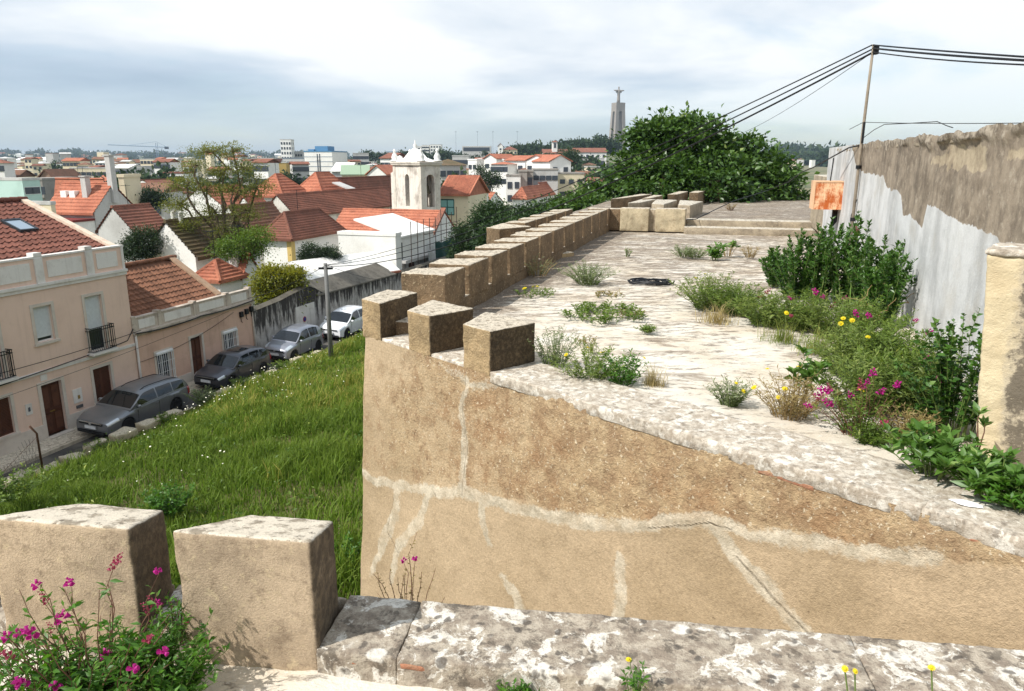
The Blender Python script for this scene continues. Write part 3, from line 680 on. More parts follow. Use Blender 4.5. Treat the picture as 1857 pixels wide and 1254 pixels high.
def ground():
    t = np.linspace(-1, 1, 161); u = np.sinh(t * 5.2) / math.sinh(5.2) * 9000
    x, y = np.meshgrid(u, u, indexing='ij'); z = ground_height(x, y)
    tm = NT("distant_ground"); n = tm.noise(0.004, 8, 0.65); n2 = tm.noise(0.03, 6, 0.7)
    col = tm.mix(tm.ramp(n, 0.4, 0.6), C(88, 98, 66), C(130, 122, 96)); col = tm.mix(tm.ramp(n2, 0.5, 0.65), col, C(62, 78, 52))
    m = tm.done(col, 0.95)
    o = link("ground", np_mesh("ground", np.stack([x, y, z], -1).reshape(-1, 3), grid_faces(161, 161)[:, ::-1], m, None, True)); o["kind"] = "structure"
ground()
def strip(name, s0, s1, n0, n1, z, mat, ds=0.5, amp=0.01, seed=1):
    s, n = np.meshgrid(np.arange(s0, s1 + ds, ds), np.linspace(n0, n1, max(3, int(abs(n1 - n0) / 0.4))), indexing='ij')
    P = np.array(ST_A)[None, None] + s[..., None] * np.array(ST_D) + n[..., None] * np.array(ST_N); P[..., 2] = z + (fbm(s, n, 0, seed) - 0.5) * amp
    o = link(name, np_mesh(name, P.reshape(-1, 3), grid_faces(*s.shape)[:, ::-1], mat, None, True)); o["kind"] = "structure"; return o
def mat_asphalt():
    t = NT("worn_asphalt"); a = t.noise(1.2, 6, 0.65); f = t.noise(70, 3, 0.7)
    col = t.mix(t.ramp(a, 0.4, 0.65), C(70, 68, 66), C(96, 92, 86)); col = t.hsv(col, 0.5, 1, t.ramp(f, 0.25, 0.75, 0.8, 1.2, False))
    return t.done(col, 0.9, t.bump(f, 0.5, 0.01))
M_ASPH = mat_asphalt()
strip("road", -25, 70, 1.2, 4.2, ROAD_Z, M_ASPH)
M_MORTARBED = plaster("pavement_bed", C(120, 108, 94), None, 3, 0.5, 0.4)
pave = strip("pavement", -25, 60, -0.05, 1.16, PAVE_Z - 0.012, M_MORTARBED)
M_KERB = plaster("kerb_stone", C(178, 168, 150), C(120, 110, 96), 3, 0.6, 0.4, vary=0.1)
kerb_mesh = MB().box((0.004, -0.075, -0.16), (0.996, 0.075, 0.012)).mesh("kerb_stone", M_KERB)
for i in range(-12, 30):
    p = sn(i, 1.235, PAVE_Z); link("kerb_stone", kerb_mesh, pave, p, (0, 0, ST_ROT))
# limestone setts of the footway, too small to pick apart
M_SETT = plaster("limestone_sett", C(214, 204, 186), C(150, 138, 120), 9, 0.7, 0.5, 0.4)
mb = MB(); rng = random.Random(2)
for i in range(int(22 / 0.115)):
    for j in range(10):
        c = sn(-9 + i * 0.115 + rng.uniform(-.008, .008), 0.03 + j * 0.113 + rng.uniform(-.008, .008))
        w = rng.uniform(0.040, 0.050); h = rng.uniform(-0.004, 0.010)
        M = Matrix.Translation((c.x, c.y, PAVE_Z)) @ Matrix.Rotation(ST_ROT + rng.uniform(-.12, .12), 4, 'Z')
        mb.box((-w, -w, -0.03), (w, w, h), M)
so_ = mb.build("paving_setts", M_SETT, pave); so_["kind"] = "stuff"

# ---- the field between the street and the fort
def field_z(s, n):
    t = np.clip((np.asarray(n, float) - 3.7) / 17.5, 0, 1.6)
    return -8.12 + 2.55 * t + (fbm(np.asarray(s) * 0.25, np.asarray(n) * 0.25, 0, 51) - 0.5) * 0.5 * np.clip(t * 6, 0, 1)
M_SOIL = plaster("field_soil", C(96, 92, 56), C(70, 62, 40), 1.5, 0.6, 0.5)
def field():
    s, n = np.meshgrid(np.arange(-34, 48, 0.5), np.arange(3.66, 33, 0.4), indexing='ij')
    P = np.array(ST_A)[None, None] + s[..., None] * np.array(ST_D) + n[..., None] * np.array(ST_N); P[..., 2] = field_z(s, n)
    o = link("field_ground", np_mesh("field_ground", P.reshape(-1, 3), grid_faces(*s.shape)[:, ::-1], M_SOIL, None, True)); o["kind"] = "structure"
field()
def mat_blade(name, c1, c2, c3, trans=0.35):
    t = NT(name); r = t.attr("rnd"); h = t.attr("tip")
    col = t.mix(t.ramp(r, 0.0, 0.6, 0, 1, False), c1, c2); col = t.mix(t.ramp(r, 0.80, 0.96), col, c3)
    col = t.mix(t.math('MULTIPLY', h, 0.25), col, c3)
    t.done(col, 0.6, None, None, 0.25)
    tr = t.N.new('ShaderNodeBsdfTranslucent'); t.L.new(col, tr.inputs[0])
    mx = t.N.new('ShaderNodeMixShader'); mx.inputs[0].default_value = trans
    t.L.new(t.b.outputs[0], mx.inputs[1]); t.L.new(tr.outputs[0], mx.inputs[2]); t.L.new(mx.outputs[0], t.out.inputs[0]); return t.mat
def blades(base, height, width, lean, rs, curve=0.5, rnd=None):
    """grass blades: base (n,3); returns verts, quads (n*3), attrs. Five-vertex strips drawn as two quads"""
    n = len(base); ang = rs.uniform(0, 2*np.pi, n); d = np.stack([np.cos(ang), np.sin(ang), 0*ang], 1)
    w = np.stack([-np.sin(ang + rs.uniform(-1, 1, n)), np.cos(ang + rs.uniform(-1, 1, n)), 0*ang], 1) * width[:, None]
    up = np.array([0, 0, 1.0])
    l1 = lean * height * (1 - curve); l2 = lean * height
    p0 = base; p1 = base + up * (height * 0.55)[:, None] + d * (l1 * 0.5)[:, None]; p2 = base + up * (height * np.sqrt(np.maximum(1 - (lean * 0.8) ** 2, 0.2)))[:, None] + d * l2[:, None]
    V = np.stack([p0 - w, p0 + w, p1 + w * 0.8, p1 - w * 0.8, p2 + w * 0.12, p2 - w * 0.12], 1).reshape(-1, 3)
    b = np.arange(n)[:, None] * 6
    Fq = np.concatenate([b + np.array([0, 1, 2, 3]), b + np.array([3, 2, 4, 5])], 1).reshape(-1, 4)
    if rnd is None: rnd = rs.uniform(0, 1, n)
    return V, Fq, dict(rnd=np.repeat(rnd, 6), tip=np.tile([0, 0, .5, .5, 1, 1], n))
def merge_np(parts):
    V = []; Fq = []; at = {}; o = 0
    for v, f, a in parts:
        V.append(v); Fq.append(f + o); o += len(v)
        for k, x in a.items(): at.setdefault(k, []).append(x)
    return np.concatenate(V), np.concatenate(Fq), {k: np.concatenate(x) for k, x in at.items()}
M_GRASS = mat_blade("meadow_grass", C(56, 96, 20), C(102, 138, 36), C(180, 174, 88), 0.42)
def meadow():
    rs = np.random.RandomState(5)
    N = 460000
    n = 3.75 + rs.beta(1.0, 1.0, N) * 19.5; s = rs.uniform(-22, 34, N)
    P = np.array(ST_A) + s[:, None] * np.array(ST_D) + n[:, None] * np.array(ST_N)
    # only what lies outside the fort and inside the view
    rel = P - np.array(A1); out1 = rel[:, 0] * NO1.x + rel[:, 1] * NO1.y
    rl = P - np.array(ALP); a = rl[:, 0] * RLP.x + rl[:, 1] * RLP.y
    ok = ((out1 > 0.1) | (a < -0.55)) & (a < 2.0)
    X = CX + F_PX * P[:, 0] / (P[:, 1] * math.cos(PITCH) + 8 * math.sin(PITCH)); ok &= (X > -300) & (X < 1000) & (P[:, 1] > 6)
    dens = fbm(s*0.5, n*0.5, 0, 61, 3); ok &= rs.uniform(0, 1, N) < np.clip((dens - 0.18) * 2.6, 0.25, 1)
    s, n, P = s[ok], n[ok], P[ok]; P[:, 2] = field_z(s, n) - 0.02
    k = len(P); clump = fbm(s*0.9, n*0.9, 0, 71, 4); patch = fbm(s*0.22, n*0.22, 0, 77, 3)
    h = (0.10 + 0.85 * np.clip(clump, 0, 1) ** 1.7) * rs.uniform(0.45, 1.4, k) * np.clip((n - 3.6) / 1.3, 0.28, 1)
    dry = np.clip((patch - 0.46) * 3.2, 0, 0.55)
    rnd = np.clip(rs.uniform(0, 0.80, k) * (0.5 + clump * 0.8) + dry * rs.uniform(0, 1.2, k), 0, 1)
    V, Fq, at = blades(P, h, rs.uniform(0.006, 0.014, k) * (1 + 0.02 * np.hypot(P[:, 0], P[:, 1])), rs.uniform(0.1, 0.75, k), rs, 0.5, rnd)
    o = link("meadow_grass", np_mesh("meadow_grass", V, Fq, M_GRASS, at))
    tag(o, "tall green meadow grass covering the sloping field", "grass", None, "stuff"); o["kind"] = "stuff"
meadow()
M_DAISY = flat("daisy_white", C(240, 236, 214), 0.8); M_DAISYC = flat("daisy_yellow", C(226, 196, 62), 0.8)
def daisies():
    rs = np.random.RandomState(8); mb = MB()
    spots = [(-1.0, 6.0, 2.2, 26), (3.0, 5.4, 1.6, 60), (6.5, 5.0, 1.8, 60), (9.5, 5.2, 1.5, 24), (16.0, 5.6, 2.2, 80), (19.5, 6.0, 1.8, 70), (-4.0, 10.5, 1.8, 18), (-11, 17.2, 1.0, 26), (4.0, 8.5, 2.5, 24)]
    for s, n, r_, k in spots:
        for _ in range(int(k * .6)):
            a, q = s + rs.normal() * r_ * 0.6, n + rs.normal() * r_ * 0.35
            p = sn(a, max(q, 3.9), 0); z = float(field_z(a, max(q, 3.9))) + rs.uniform(0.42, 0.72); w = rs.uniform(0.018, 0.034)
            t = [Vector((math.cos(j * math.pi / 3), math.sin(j * math.pi / 3), 0)) * w for j in range(6)]
            tl = Vector((rs.uniform(-.4, .6), rs.uniform(-.6, .1), 1)).normalized(); q4 = Vector((0, 0, 1)).rotation_difference(tl).to_matrix()
            c = Vector((p.x, p.y, z)); mb.add([c + q4 @ v for v in t] + [c + tl * 0.012], [(j, (j+1) % 6, 6) for j in range(6)])
    o = mb.build("meadow_daisies", M_DAISY); tag(o, "scattered small white daisies in the meadow grass", "flowers"); o["kind"] = "stuff"
daisies()
# boulders that edge the field above the street
M_BOULD = mat_merlon("field_boulder", (186, 174, 146), (120, 108, 88), (200, 190, 168))
bl = empty("boulder_edging", sn(0, 3.6, -8.6), ST_ROT, "row of rough pale boulders edging the grass above the street", "stones")
rng = random.Random(9); s_ = -7.0; i = 0
while s_ < 14:
    ln = rng.uniform(0.7, 1.3); h = rng.uniform(0.62, 0.92) if s_ < 3 else rng.uniform(0.4, 0.65)
    w = rng.uniform(0.22, 0.34); y0 = rng.uniform(-0.08, 0.08)
    j = lambda: rng.uniform(-.09, .09)
    rough_prism("boulder", [(s_ + j(), y0 - w + j()), (s_ + ln * .9 + j(), y0 - w + j()), (s_ + ln * .92 + j(), y0 + w + j()), (s_ + .05 + j(), y0 + w + j())], -0.1, h, M_BOULD, bl, 0.14, 0.05, 0.10, 600 + i, chip=0.05)
    s_ += ln + rng.uniform(-0.02, 0.35); i += 1

# ================================================================== the two houses and the garden wall
def facade(mb, x0, x1, z0, z1, ops, depth=0.22, y=0.0):
    xs = sorted({x0, x1, *[o[0] for o in ops], *[o[1] for o in ops]}); zz = sorted({z0, z1, *[o[2] for o in ops], *[o[3] for o in ops]})
    for i in range(len(xs) - 1):
        for j in range(len(zz) - 1):
            cx, cz = (xs[i] + xs[i+1]) / 2, (zz[j] + zz[j+1]) / 2
            if any(o[0] < cx < o[1] and o[2] < cz < o[3] for o in ops): continue
            mb.poly([(xs[i], y, zz[j]), (xs[i+1], y, zz[j]), (xs[i+1], y, zz[j+1]), (xs[i], y, zz[j+1])])
    for a, b, c, d in ops:
        mb.poly([(a, y, c), (a, y + depth, c), (a, y + depth, d), (a, y, d)]); mb.poly([(b, y, c), (b, y, d), (b, y + depth, d), (b, y + depth, c)])
        mb.poly([(a, y, d), (a, y + depth, d), (b, y + depth, d), (b, y, d)]); mb.poly([(a, y, c), (b, y, c), (b, y + depth, c), (a, y + depth, c)])
M_PINK = plaster("pale_pink_render", C(226, 198, 180), C(196, 168, 150), 0.7, 0.5, 0.3, 0.2, streak=0.35)
M_PINK2 = plaster("old_pink_render", C(212, 178, 158), C(176, 144, 126), 0.7, 0.6, 0.45, 0.25, streak=0.5)
M_TRIM = plaster("greyish_white_trim", C(222, 218, 212), C(168, 158, 148), 1.2, 0.5, 0.3, 0.15, streak=0.25)
M_TRIMD = plaster("weathered_trim", C(196, 184, 170), C(120, 106, 94), 1.6, 0.7, 0.6, 0.3, streak=0.5)
M_STONE = plaster("pale_plinth_stone", C(206, 196, 184), C(170, 158, 146), 1.5, 0.5, 0.4)
M_WOOD = plaster("dark_brown_wood", C(78, 46, 32), C(48, 28, 20), 4, 0.6, 0.4, 0.3, rough=0.55)
M_WOOD2 = plaster("brown_shutter_wood", C(92, 58, 42), C(60, 38, 28), 4, 0.6, 0.4, 0.3, rough=0.6)
M_SHUT = flat("roller_shutter_grey", C(206, 212, 214), 0.6)
M_IRON = flat("black_iron", C(34, 36, 38), 0.5, 0.3)
M_WHITEM = flat("white_painted_iron", C(226, 228, 228), 0.5)
M_DARKGL = NT("dark_window_glass").done(C(40, 46, 52), 0.08, None, None, 0.6)
M_TILE = None
def mat_tile(name, a, b, c, vary=0.22):
    t = NT(name); n = t.noise(3.0, 5, 0.65); f = t.noise(26, 4, 0.7)
    col = t.mix(t.ramp(n, 0.35, 0.65), a, b); col = t.mix(t.math('MULTIPLY', t.ramp(f, 0.52, 0.7), 0.6), col, c)
    col = t.hsv(col, 0.5, 1.0, t.ramp(t.rnd(), 0, 1, 1 - vary, 1 + vary, False)); return t.done(col, 0.9, t.bump(f, 0.4, 0.01))
M_TILE1 = mat_tile("old_brown_red_tile", C(132, 86, 72), C(108, 70, 60), C(78, 60, 52))
M_TILE2 = mat_tile("old_brown_tile", C(140, 98, 76), C(114, 80, 62), C(82, 64, 50))
def tile_mesh(name, w, l, mat, th=0.03, rise=0.062, lift=0.045):
    """one pantile: roll and pan, lying along +y up the slope, lifted at its lower lip"""
    prof = [(0, 0.012), (0.10, 0.030), (0.22, rise), (0.36, rise * 0.92), (0.48, 0.022), (0.62, 0.0), (0.80, 0.0), (1.0, 0.014)]
    mb = MB(); k = len(prof)
    vs = [(x * w, 0, z + lift) for x, z in prof] + [(x * w, l, z) for x, z in prof] + [(x * w, 0, z + lift - th) for x, z in prof]
    fs = [(i, i+1, k+i+1, k+i) for i in range(k-1)] + [(2*k+i, 2*k+i+1, i+1, i) for i in range(k-1)]
    mb.add(vs, fs); return mb.mesh(name, mat)
def shutter_window(par, x0, x1, z0, z1, y=0.10, gap=0.14):
    fr = MB(); t = 0.05
    fr.box((x0, y, z0), (x0 + t, y + 0.05, z1)).box((x1 - t, y, z0), (x1, y + 0.05, z1)).box((x0 + t, y, z1 - t), (x1 - t, y + 0.05, z1)).box((x0 + t, y, z0), (x1 - t, y + 0.05, z0 + t))
    w = fr.build("window_frame", M_TRIM, par)
    MB().box((x0 + t, y + 0.055, z0 + t), (x1 - t, y + 0.065, z1 - t)).build("pane", M_DARKGL, w)
    sl = MB(); z = z0 + gap
    while z < z1 - 0.03:
        sl.box((x0 + t + 0.002, y + 0.012, z), (x1 - t - 0.002, y + 0.035, min(z + 0.046, z1 - 0.02))); z += 0.05
    sl.build("roller_shutter", M_SHUT, w)
def surround(mb, x0, x1, z0, z1, w=0.12, p=0.03, sill=True):
    mb.box((x0 - w, -p, z0), (x0, 0.0, z1 + w)).box((x1, -p, z0), (x1 + w, 0.0, z1 + w)).box((x0, -p, z1), (x1, 0.0, z1 + w))
    if sill: mb.box((x0 - w - 0.03, -p - 0.05, z0 - 0.10), (x1 + w + 0.03, 0.0, z0))
def balcony(par, x0, x1, z0, z1, d=0.34):
    root = MB().box((x0 - 0.05, -d, z0 - 0.10), (x1 + 0.05, 0, z0 - 0.005)).build("balcony_slab", M_TRIM, par)
    t = 0.014
    for z in (z0 + 0.05, z1, z1 - 0.12):
        MB().box((x0, -d + 0.03, z - t), (x1, -d + 0.03 + 2*t, z + t)).box((x0, -d + 0.03 + 2*t, z - t), (x0 + 2*t, 0, z + t)).box((x1 - 2*t, -d + 0.03 + 2*t, z - t), (x1, 0, z + t)).build("rail", M_IRON, root)
    n = int((x1 - x0) / 0.10); bm_ = MB().box((-0.009, -0.009, z0 + 0.06), (0.009, 0.009, z1 - 0.015)).mesh("baluster", M_IRON)
    for i in range(n + 1): link("baluster", bm_, root, (x0 + 0.02 + (x1 - x0 - 0.04) * i / n, -d + 0.045, 0))
    for i in range(1, 3):
        for xx in (x0 + 0.014, x1 - 0.014): link("baluster", bm_, root, (xx, -d + 0.045 + i * 0.1, 0))
def brown_shutters(par, x0, x1, z0, z1, y=0.09, name="shutter"):
    xm = (x0 + x1) / 2
    for a, b in ((x0, xm - 0.004), (xm + 0.004, x1)):
        m_ = MB().box((a, y, z0), (b, y + 0.04, z1)); o_ = m_.build(name, M_WOOD2, par)
        sl = MB(); z = z0 + 0.08
        while z < z1 - 0.08: sl.box((a + 0.06, y - 0.012, z), (b - 0.06, y - 0.001, z + 0.04)); z += 0.055
        sl.build("slat_field", M_WOOD, o_)

# ---- two-storey house
h1 = empty("town_house", sn(0, 0, 0), ST_ROT, "pale pink two-storey house with white parapet panels and brown tiled roof", "house")
X0, X1, ZB, ZC, ZT = -8.0, 4.85, -8.7, -2.66, -1.62
ops = [(0.27, 1.05, -4.78, -3.42), (2.58, 3.42, -5.72, -3.42), (-2.05, -1.20, -5.72, -3.42), (0.08, 0.98, -8.46, -6.40), (2.50, 3.40, -7.85, -6.42), (-2.15, -1.18, -7.82, -6.42), (-4.6, -3.7, -7.82, -6.42)]
mb = MB(); facade(mb, X0, X1, ZB, ZC + 0.02, ops)
mb.poly([(X1, 0, ZB), (X1, 9, ZB), (X1, 9, ZC + 0.02), (X1, 0, ZC + 0.02)]); mb.poly([(X0, 0, ZB), (X0, 0, ZC), (X0, 9, ZC), (X0, 9, ZB)]); mb.poly([(X0, 9, ZB), (X0, 9, ZC), (X1, 9, ZC), (X1, 9, ZB)])
mb.poly([(X1, 0.4, ZC + 0.02), (X1, 9.6, ZC + 0.02), (X1, 9.6, -1.75), (X1, 5.0, 0.13), (X1, 0.4, -1.72)])
wall1 = mb.build("wall", M_PINK, h1)
mb = MB().box((X0, -0.045, ZB), (-0.05, 0.0, -7.92)).box((1.12, -0.045, ZB), (X1, 0.0, -7.92)); pl_ = mb.build("plinth", M_STONE, h1)
for o_ in ops[:3] + ops[4:]: mb = MB(); surround(mb, *o_); mb.build("stone_surround", M_STONE, h1)
mb = MB(); mb.box((-0.06, -0.04, -8.48), (0.08, 0, -6.28)).box((0.98, -0.04, -8.48), (1.12, 0, -6.28)).box((0.08, -0.04, -6.40), (0.98, 0, -6.28)); mb.build("stone_surround", M_STONE, h1)
mb = MB().box((X0, -0.05, -5.96), (X1, 0, -5.84)); mb.build("string_course", M_TRIM, h1)
mb = MB().box((X0, -0.12, ZC), (X1 + 0.03, 0.05, ZC + 0.10)).box((X0, -0.06, ZC - 0.14), (X1 + 0.02, 0.0, ZC)); mb.build("cornice", M_TRIM, h1)
par = MB().box((X0, 0.0, ZC + 0.10), (X1, 0.24, ZT)).build("parapet", M_PINK, h1)
MB().box((X0, -0.03, ZT), (X1 + 0.03, 0.27, ZT + 0.07)).build("parapet_cap", M_TRIM, par)
pil = [hs(69, 484)[0], hs(161, 473)[0]]; pil = [pil[0] - 2*(pil[1]-pil[0]), pil[0] - (pil[1]-pil[0])] + pil + [X1 - 0.10]
for q in pil[:-1]:
    mb = MB().box((q - 0.17, -0.06, ZC + 0.101), (q + 0.17, 0.0, ZT - 0.001)).box((q - 0.17, -0.05, ZT + 0.072), (q + 0.17, 0.28, ZT + 0.20)); mb.build("pilaster", M_TRIM, par)
MB().box((X1 - 0.12, -0.03, ZC + 0.101), (X1, 0.0, ZT - 0.001)).build("pilaster", M_TRIM, par)
for i in range(len(pil) - 1):
    a, b = pil[i] + 0.36, pil[i+1] - (0.36 if i < len(pil) - 2 else 0.26)
    MB().box((a, -0.025, ZC + 0.27), (b, 0.0, ZT - 0.14)).build("parapet_panel", M_TRIM, par)
shutter_window(h1, *ops[0], gap=0.16); shutter_window(h1, *ops[1], gap=0.9); shutter_window(h1, *ops[2], gap=0.9)
balcony(h1, 2.42, 3.60, -5.70, -4.68); balcony(h1, -2.25, -1.02, -5.70, -4.68)
for k in (4, 5, 6): brown_shutters(h1, *ops[k])
door = MB().box((0.08, 0.12, -8.46), (0.98, 0.17, -6.40)).build("door", M_WOOD, h1)
for a, b, c, d in ((0.16, 0.46, -8.30, -7.65), (0.60, 0.90, -8.30, -7.65), (0.16, 0.46, -7.40, -6.55), (0.60, 0.90, -7.40, -6.55)):
    MB().box((a, 0.10, c), (b, 0.118, d)).build("door_panel", M_WOOD2, door)
MB().box((0.42, 0.10, -7.58), (0.64, 0.115, -7.53)).build("letter_slot", flat("brass", C(168, 140, 84), 0.4, 0.8), door)
MB().box((0.02, -0.30, -8.49), (1.04, 0.12, -8.46)).build("door_step", M_STONE, h1)
MB().box((0.14, -0.02, -6.06), (0.47, 0.0, -5.74 + 0.0)).build("wall_plaque", M_TRIM, h1) if False else MB().box((0.14, -0.02, -6.24), (0.42, 0.0, -6.00)).build("wall_plaque", M_TRIM, h1)
cab = MB().box((1.42, -0.03, -7.55), (1.84, 0.0, -6.98)).build("meter_cabinet", M_TRIM, h1)
MB().box((1.62, -0.04, -7.40), (1.72, -0.031, -7.25)).build("brass_plate", flat("brass_plate", C(176, 148, 88), 0.5, 0.5), cab)
MB().box((1.50, -0.04, -7.78), (1.80, 0.0, -7.66)).build("letter_box", flat("dark_letterbox", C(88, 90, 92), 0.5), h1)
ic = MB().box((-0.66, -0.03, -7.35), (-0.40, 0.0, -6.93)).build("intercom_panel", M_TRIM, h1)
MB().box((-0.57, -0.045, -7.22), (-0.49, -0.031, -7.06)).build("intercom_grille", flat("intercom_dark", C(84, 88, 96), 0.5), ic)
dp = MB().tube([(X1 + 0.06, -0.06, -5.5), (X1 + 0.06, -0.06, -8.45)], 0.05, 8).tube([(X1 + 0.06, -0.06, -5.5), (X1 + 0.02, 0.02, -5.35)], 0.05, 8); dp.build("downpipe", M_TRIM, h1, smooth=True)
# roof
SL = 0.41; e0 = (0.30, -1.74); ang = math.atan(SL)
def roof_tiles(house, x0, x1, y0, z0, slope_len, ang, tw, tl, mesh, core_mat, deck_x0, maxn=300, xflip=1):
    deck = MB().solid([(deck_x0, y0, z0 - 0.03), (x1, y0, z0 - 0.03), (x1, y0 + slope_len*math.cos(ang), z0 - 0.03 + slope_len*math.sin(ang)), (deck_x0, y0 + slope_len*math.cos(ang), z0 - 0.03 + slope_len*math.sin(ang))], (0, 0, -0.12))
    ro = deck.build("roof", core_mat, house)
    rows = int(slope_len / tl); cols = int((x1 - x0) / tw); rg = random.Random(3); cnt = 0; rest = MB()
    for r_ in range(rows):
        for c in range(cols):
            d = r_ * tl; x = x1 - (c + 1) * tw
            j = rg.uniform(-.006, .006)
            t = link("tile", mesh, ro, (x + j, y0 + d * math.cos(ang), z0 + d * math.sin(ang) + rg.uniform(-.004, .004)), (ang, rg.uniform(-.02, .02), rg.uniform(-.015, .015)))
    return ro
tm1 = tile_mesh("tile", 0.285, 0.43, M_TILE1)
roof1 = roof_tiles(h1, -1.75, 4.60, e0[0], e0[1], 5.05, ang, 0.285, 0.385, tm1, M_TILE1, -8.0)
mb = MB()
for r_ in range(13):
    for c in range(21):
        x = -1.92 - (c + 0.45) * 0.285; d = r_ * 0.385
        mb.box((x, e0[0] + d*math.cos(ang), e0[1] + d*math.sin(ang) - 0.02), (x + 0.2, e0[0] + (d+.4)*math.cos(ang), e0[1] + (d+.4)*math.sin(ang) - 0.11))
o_ = mb.build("tile_mass", M_TILE1, roof1); o_["kind"] = "stuff"
M_VERGE = plaster("pale_verge", C(226, 206, 184), C(160, 130, 110), 3, 0.6, 0.5)
mb = MB().solid([(4.58, 0.26, -1.72), (4.88, 0.26, -1.72), (4.88, 5.05, 0.24), (4.58, 5.05, 0.24)], (0, 0, 0.13)); mb.build("verge", M_VERGE, roof1)
mb = MB()
x = -8.0
rdg = MB()
while x < 4.6:
    rdg.tube([(x, 4.98, 0.30), (x + 0.40, 4.98, 0.30)], [0.115, 0.095], 8); x += 0.38
rdg.build("ridge_tiles", M_TILE1, roof1)
MB().solid([(-8, 5.0, 0.26), (4.85, 5.0, 0.26), (4.85, 9.7, -1.72), (-8, 9.7, -1.72)], (0, 0, -0.12)).build("rear_slope", M_TILE1, roof1)
# skylight
def on_roof(px, py):
    r = Vector(ray(px, py)); inv = h1.matrix_basis.inverted(); o0 = inv @ Vector((0, 0, CAM_Z)); dr = inv.to_3x3() @ r
    nrm = Vector((0, -math.sin(ang), math.cos(ang))); p0 = Vector((0, e0[0], e0[1])); t = (p0 - o0).dot(nrm) / dr.dot(nrm); return o0 + dr * t
q = [on_roof(*v) for v in ((5, 405), (45, 402), (62, 420), (28, 424))]
cxs = sum(v.x for v in q) / 4; cys = sum(v.y for v in q) / 4; sw, sl_ = 0.42, 0.52
Msk = Matrix.Translation((cxs, cys, e0[1] + (cys - e0[0]) * SL)) @ Matrix.Rotation(ang, 4, 'X')
mb = MB(); [mb.box(*b, Msk) for b in [((-sw, -sl_, 0), (-sw + .07, sl_, .15)), ((sw - .07, -sl_, 0), (sw, sl_, .15)), ((-sw + .07, sl_ - .07, 0), (sw - .07, sl_, .15)), ((-sw + .07, -sl_, 0), (sw - .07, -sl_ + .07, .15))]]
sk = mb.build("skylight_frame", flat("skylight_grey", C(70, 74, 78), 0.4, 0.4), roof1)
M_SKYGL = NT("sky_glass").done(C(150, 165, 178), 0.08, None, 0.0, 0.9)
MB().box((-sw + .07, -sl_ + .07, .09), (sw - .07, sl_ - .07, .11), Msk).build("pane", M_SKYGL, sk)

# ---- single-storey house
h2 = empty("low_house", sn(4.86, 0, 0), ST_ROT, "low pink single-storey house with barred windows and stained parapet", "house")
L2 = 8.3; b_ = lambda x: x - 4.86
ZC2, ZT2 = -5.45, -4.80
ops2 = [(b_(5.98), b_(6.92), -7.98, -6.62), (b_(8.25), b_(9.05), -8.44, -6.42), (b_(10.62), b_(11.62), -7.90, -6.66)]
mb = MB(); facade(mb, 0.0, L2, -8.7, ZC2, ops2)
mb.poly([(L2, 0, -8.7), (L2, 6, -8.7), (L2, 6, ZC2), (L2, 0, ZC2)]); mb.poly([(0, 6, -8.7), (0, 6, ZC2), (L2, 6, ZC2), (L2, 6, -8.7)]); mb.poly([(0, 0.24, ZC2), (L2, 0.24, ZC2), (L2, 6, ZC2), (0, 6, ZC2)])
mb.poly([(6.25, 0.3, ZC2), (6.25, 6.2, ZC2), (6.25, 3.1, -2.98)])
mb.build("wall", M_PINK2, h2)
MB().box((0, -0.04, -8.7), (b_(8.12), 0, -8.05)).box((b_(9.18), -0.04, -8.7), (L2, 0, -8.05)).build("plinth", M_STONE, h2)
for k in range(3): mb = MB(); surround(mb, *ops2[k], sill=k != 1); mb.build("stone_surround", M_STONE, h2)
MB().box((0, -0.16, ZC2 - 0.02), (L2 + .02, 0, ZC2 + 0.07)).box((0, -0.09, ZC2 - 0.12), (L2 + .02, 0, ZC2 - 0.02)).build("cornice", M_TRIMD, h2)
par2 = MB().box((0, 0.0, ZC2 + 0.07), (L2, 0.22, ZT2)).build("parapet", M_TRIMD, h2)
MB().box((0, -0.03, ZT2), (L2 + .02, 0.25, ZT2 + 0.05)).build("parapet_cap", M_TRIMD, par2)
pil2 = [0.05] + [hs(x, y)[0] - 4.86 for x, y in ((288, 570), (352, 552), (411, 535))] + [L2 - 0.1]
for i, q in enumerate(pil2):
    MB().box((q - 0.10, -0.05, ZC2 + 0.071), (q + 0.10, 0.0, ZT2 + 0.0)).box((q - 0.11, -0.05, ZT2 + 0.051), (q + 0.11, 0.26, ZT2 + 0.13)).build("pilaster", M_TRIMD, par2)
    if i < len(pil2) - 1: MB().box((q + 0.30, -0.02, ZC2 + 0.17), (pil2[i+1] - 0.30, 0.0, ZT2 - 0.09)).build("parapet_panel", M_TRIM, par2)
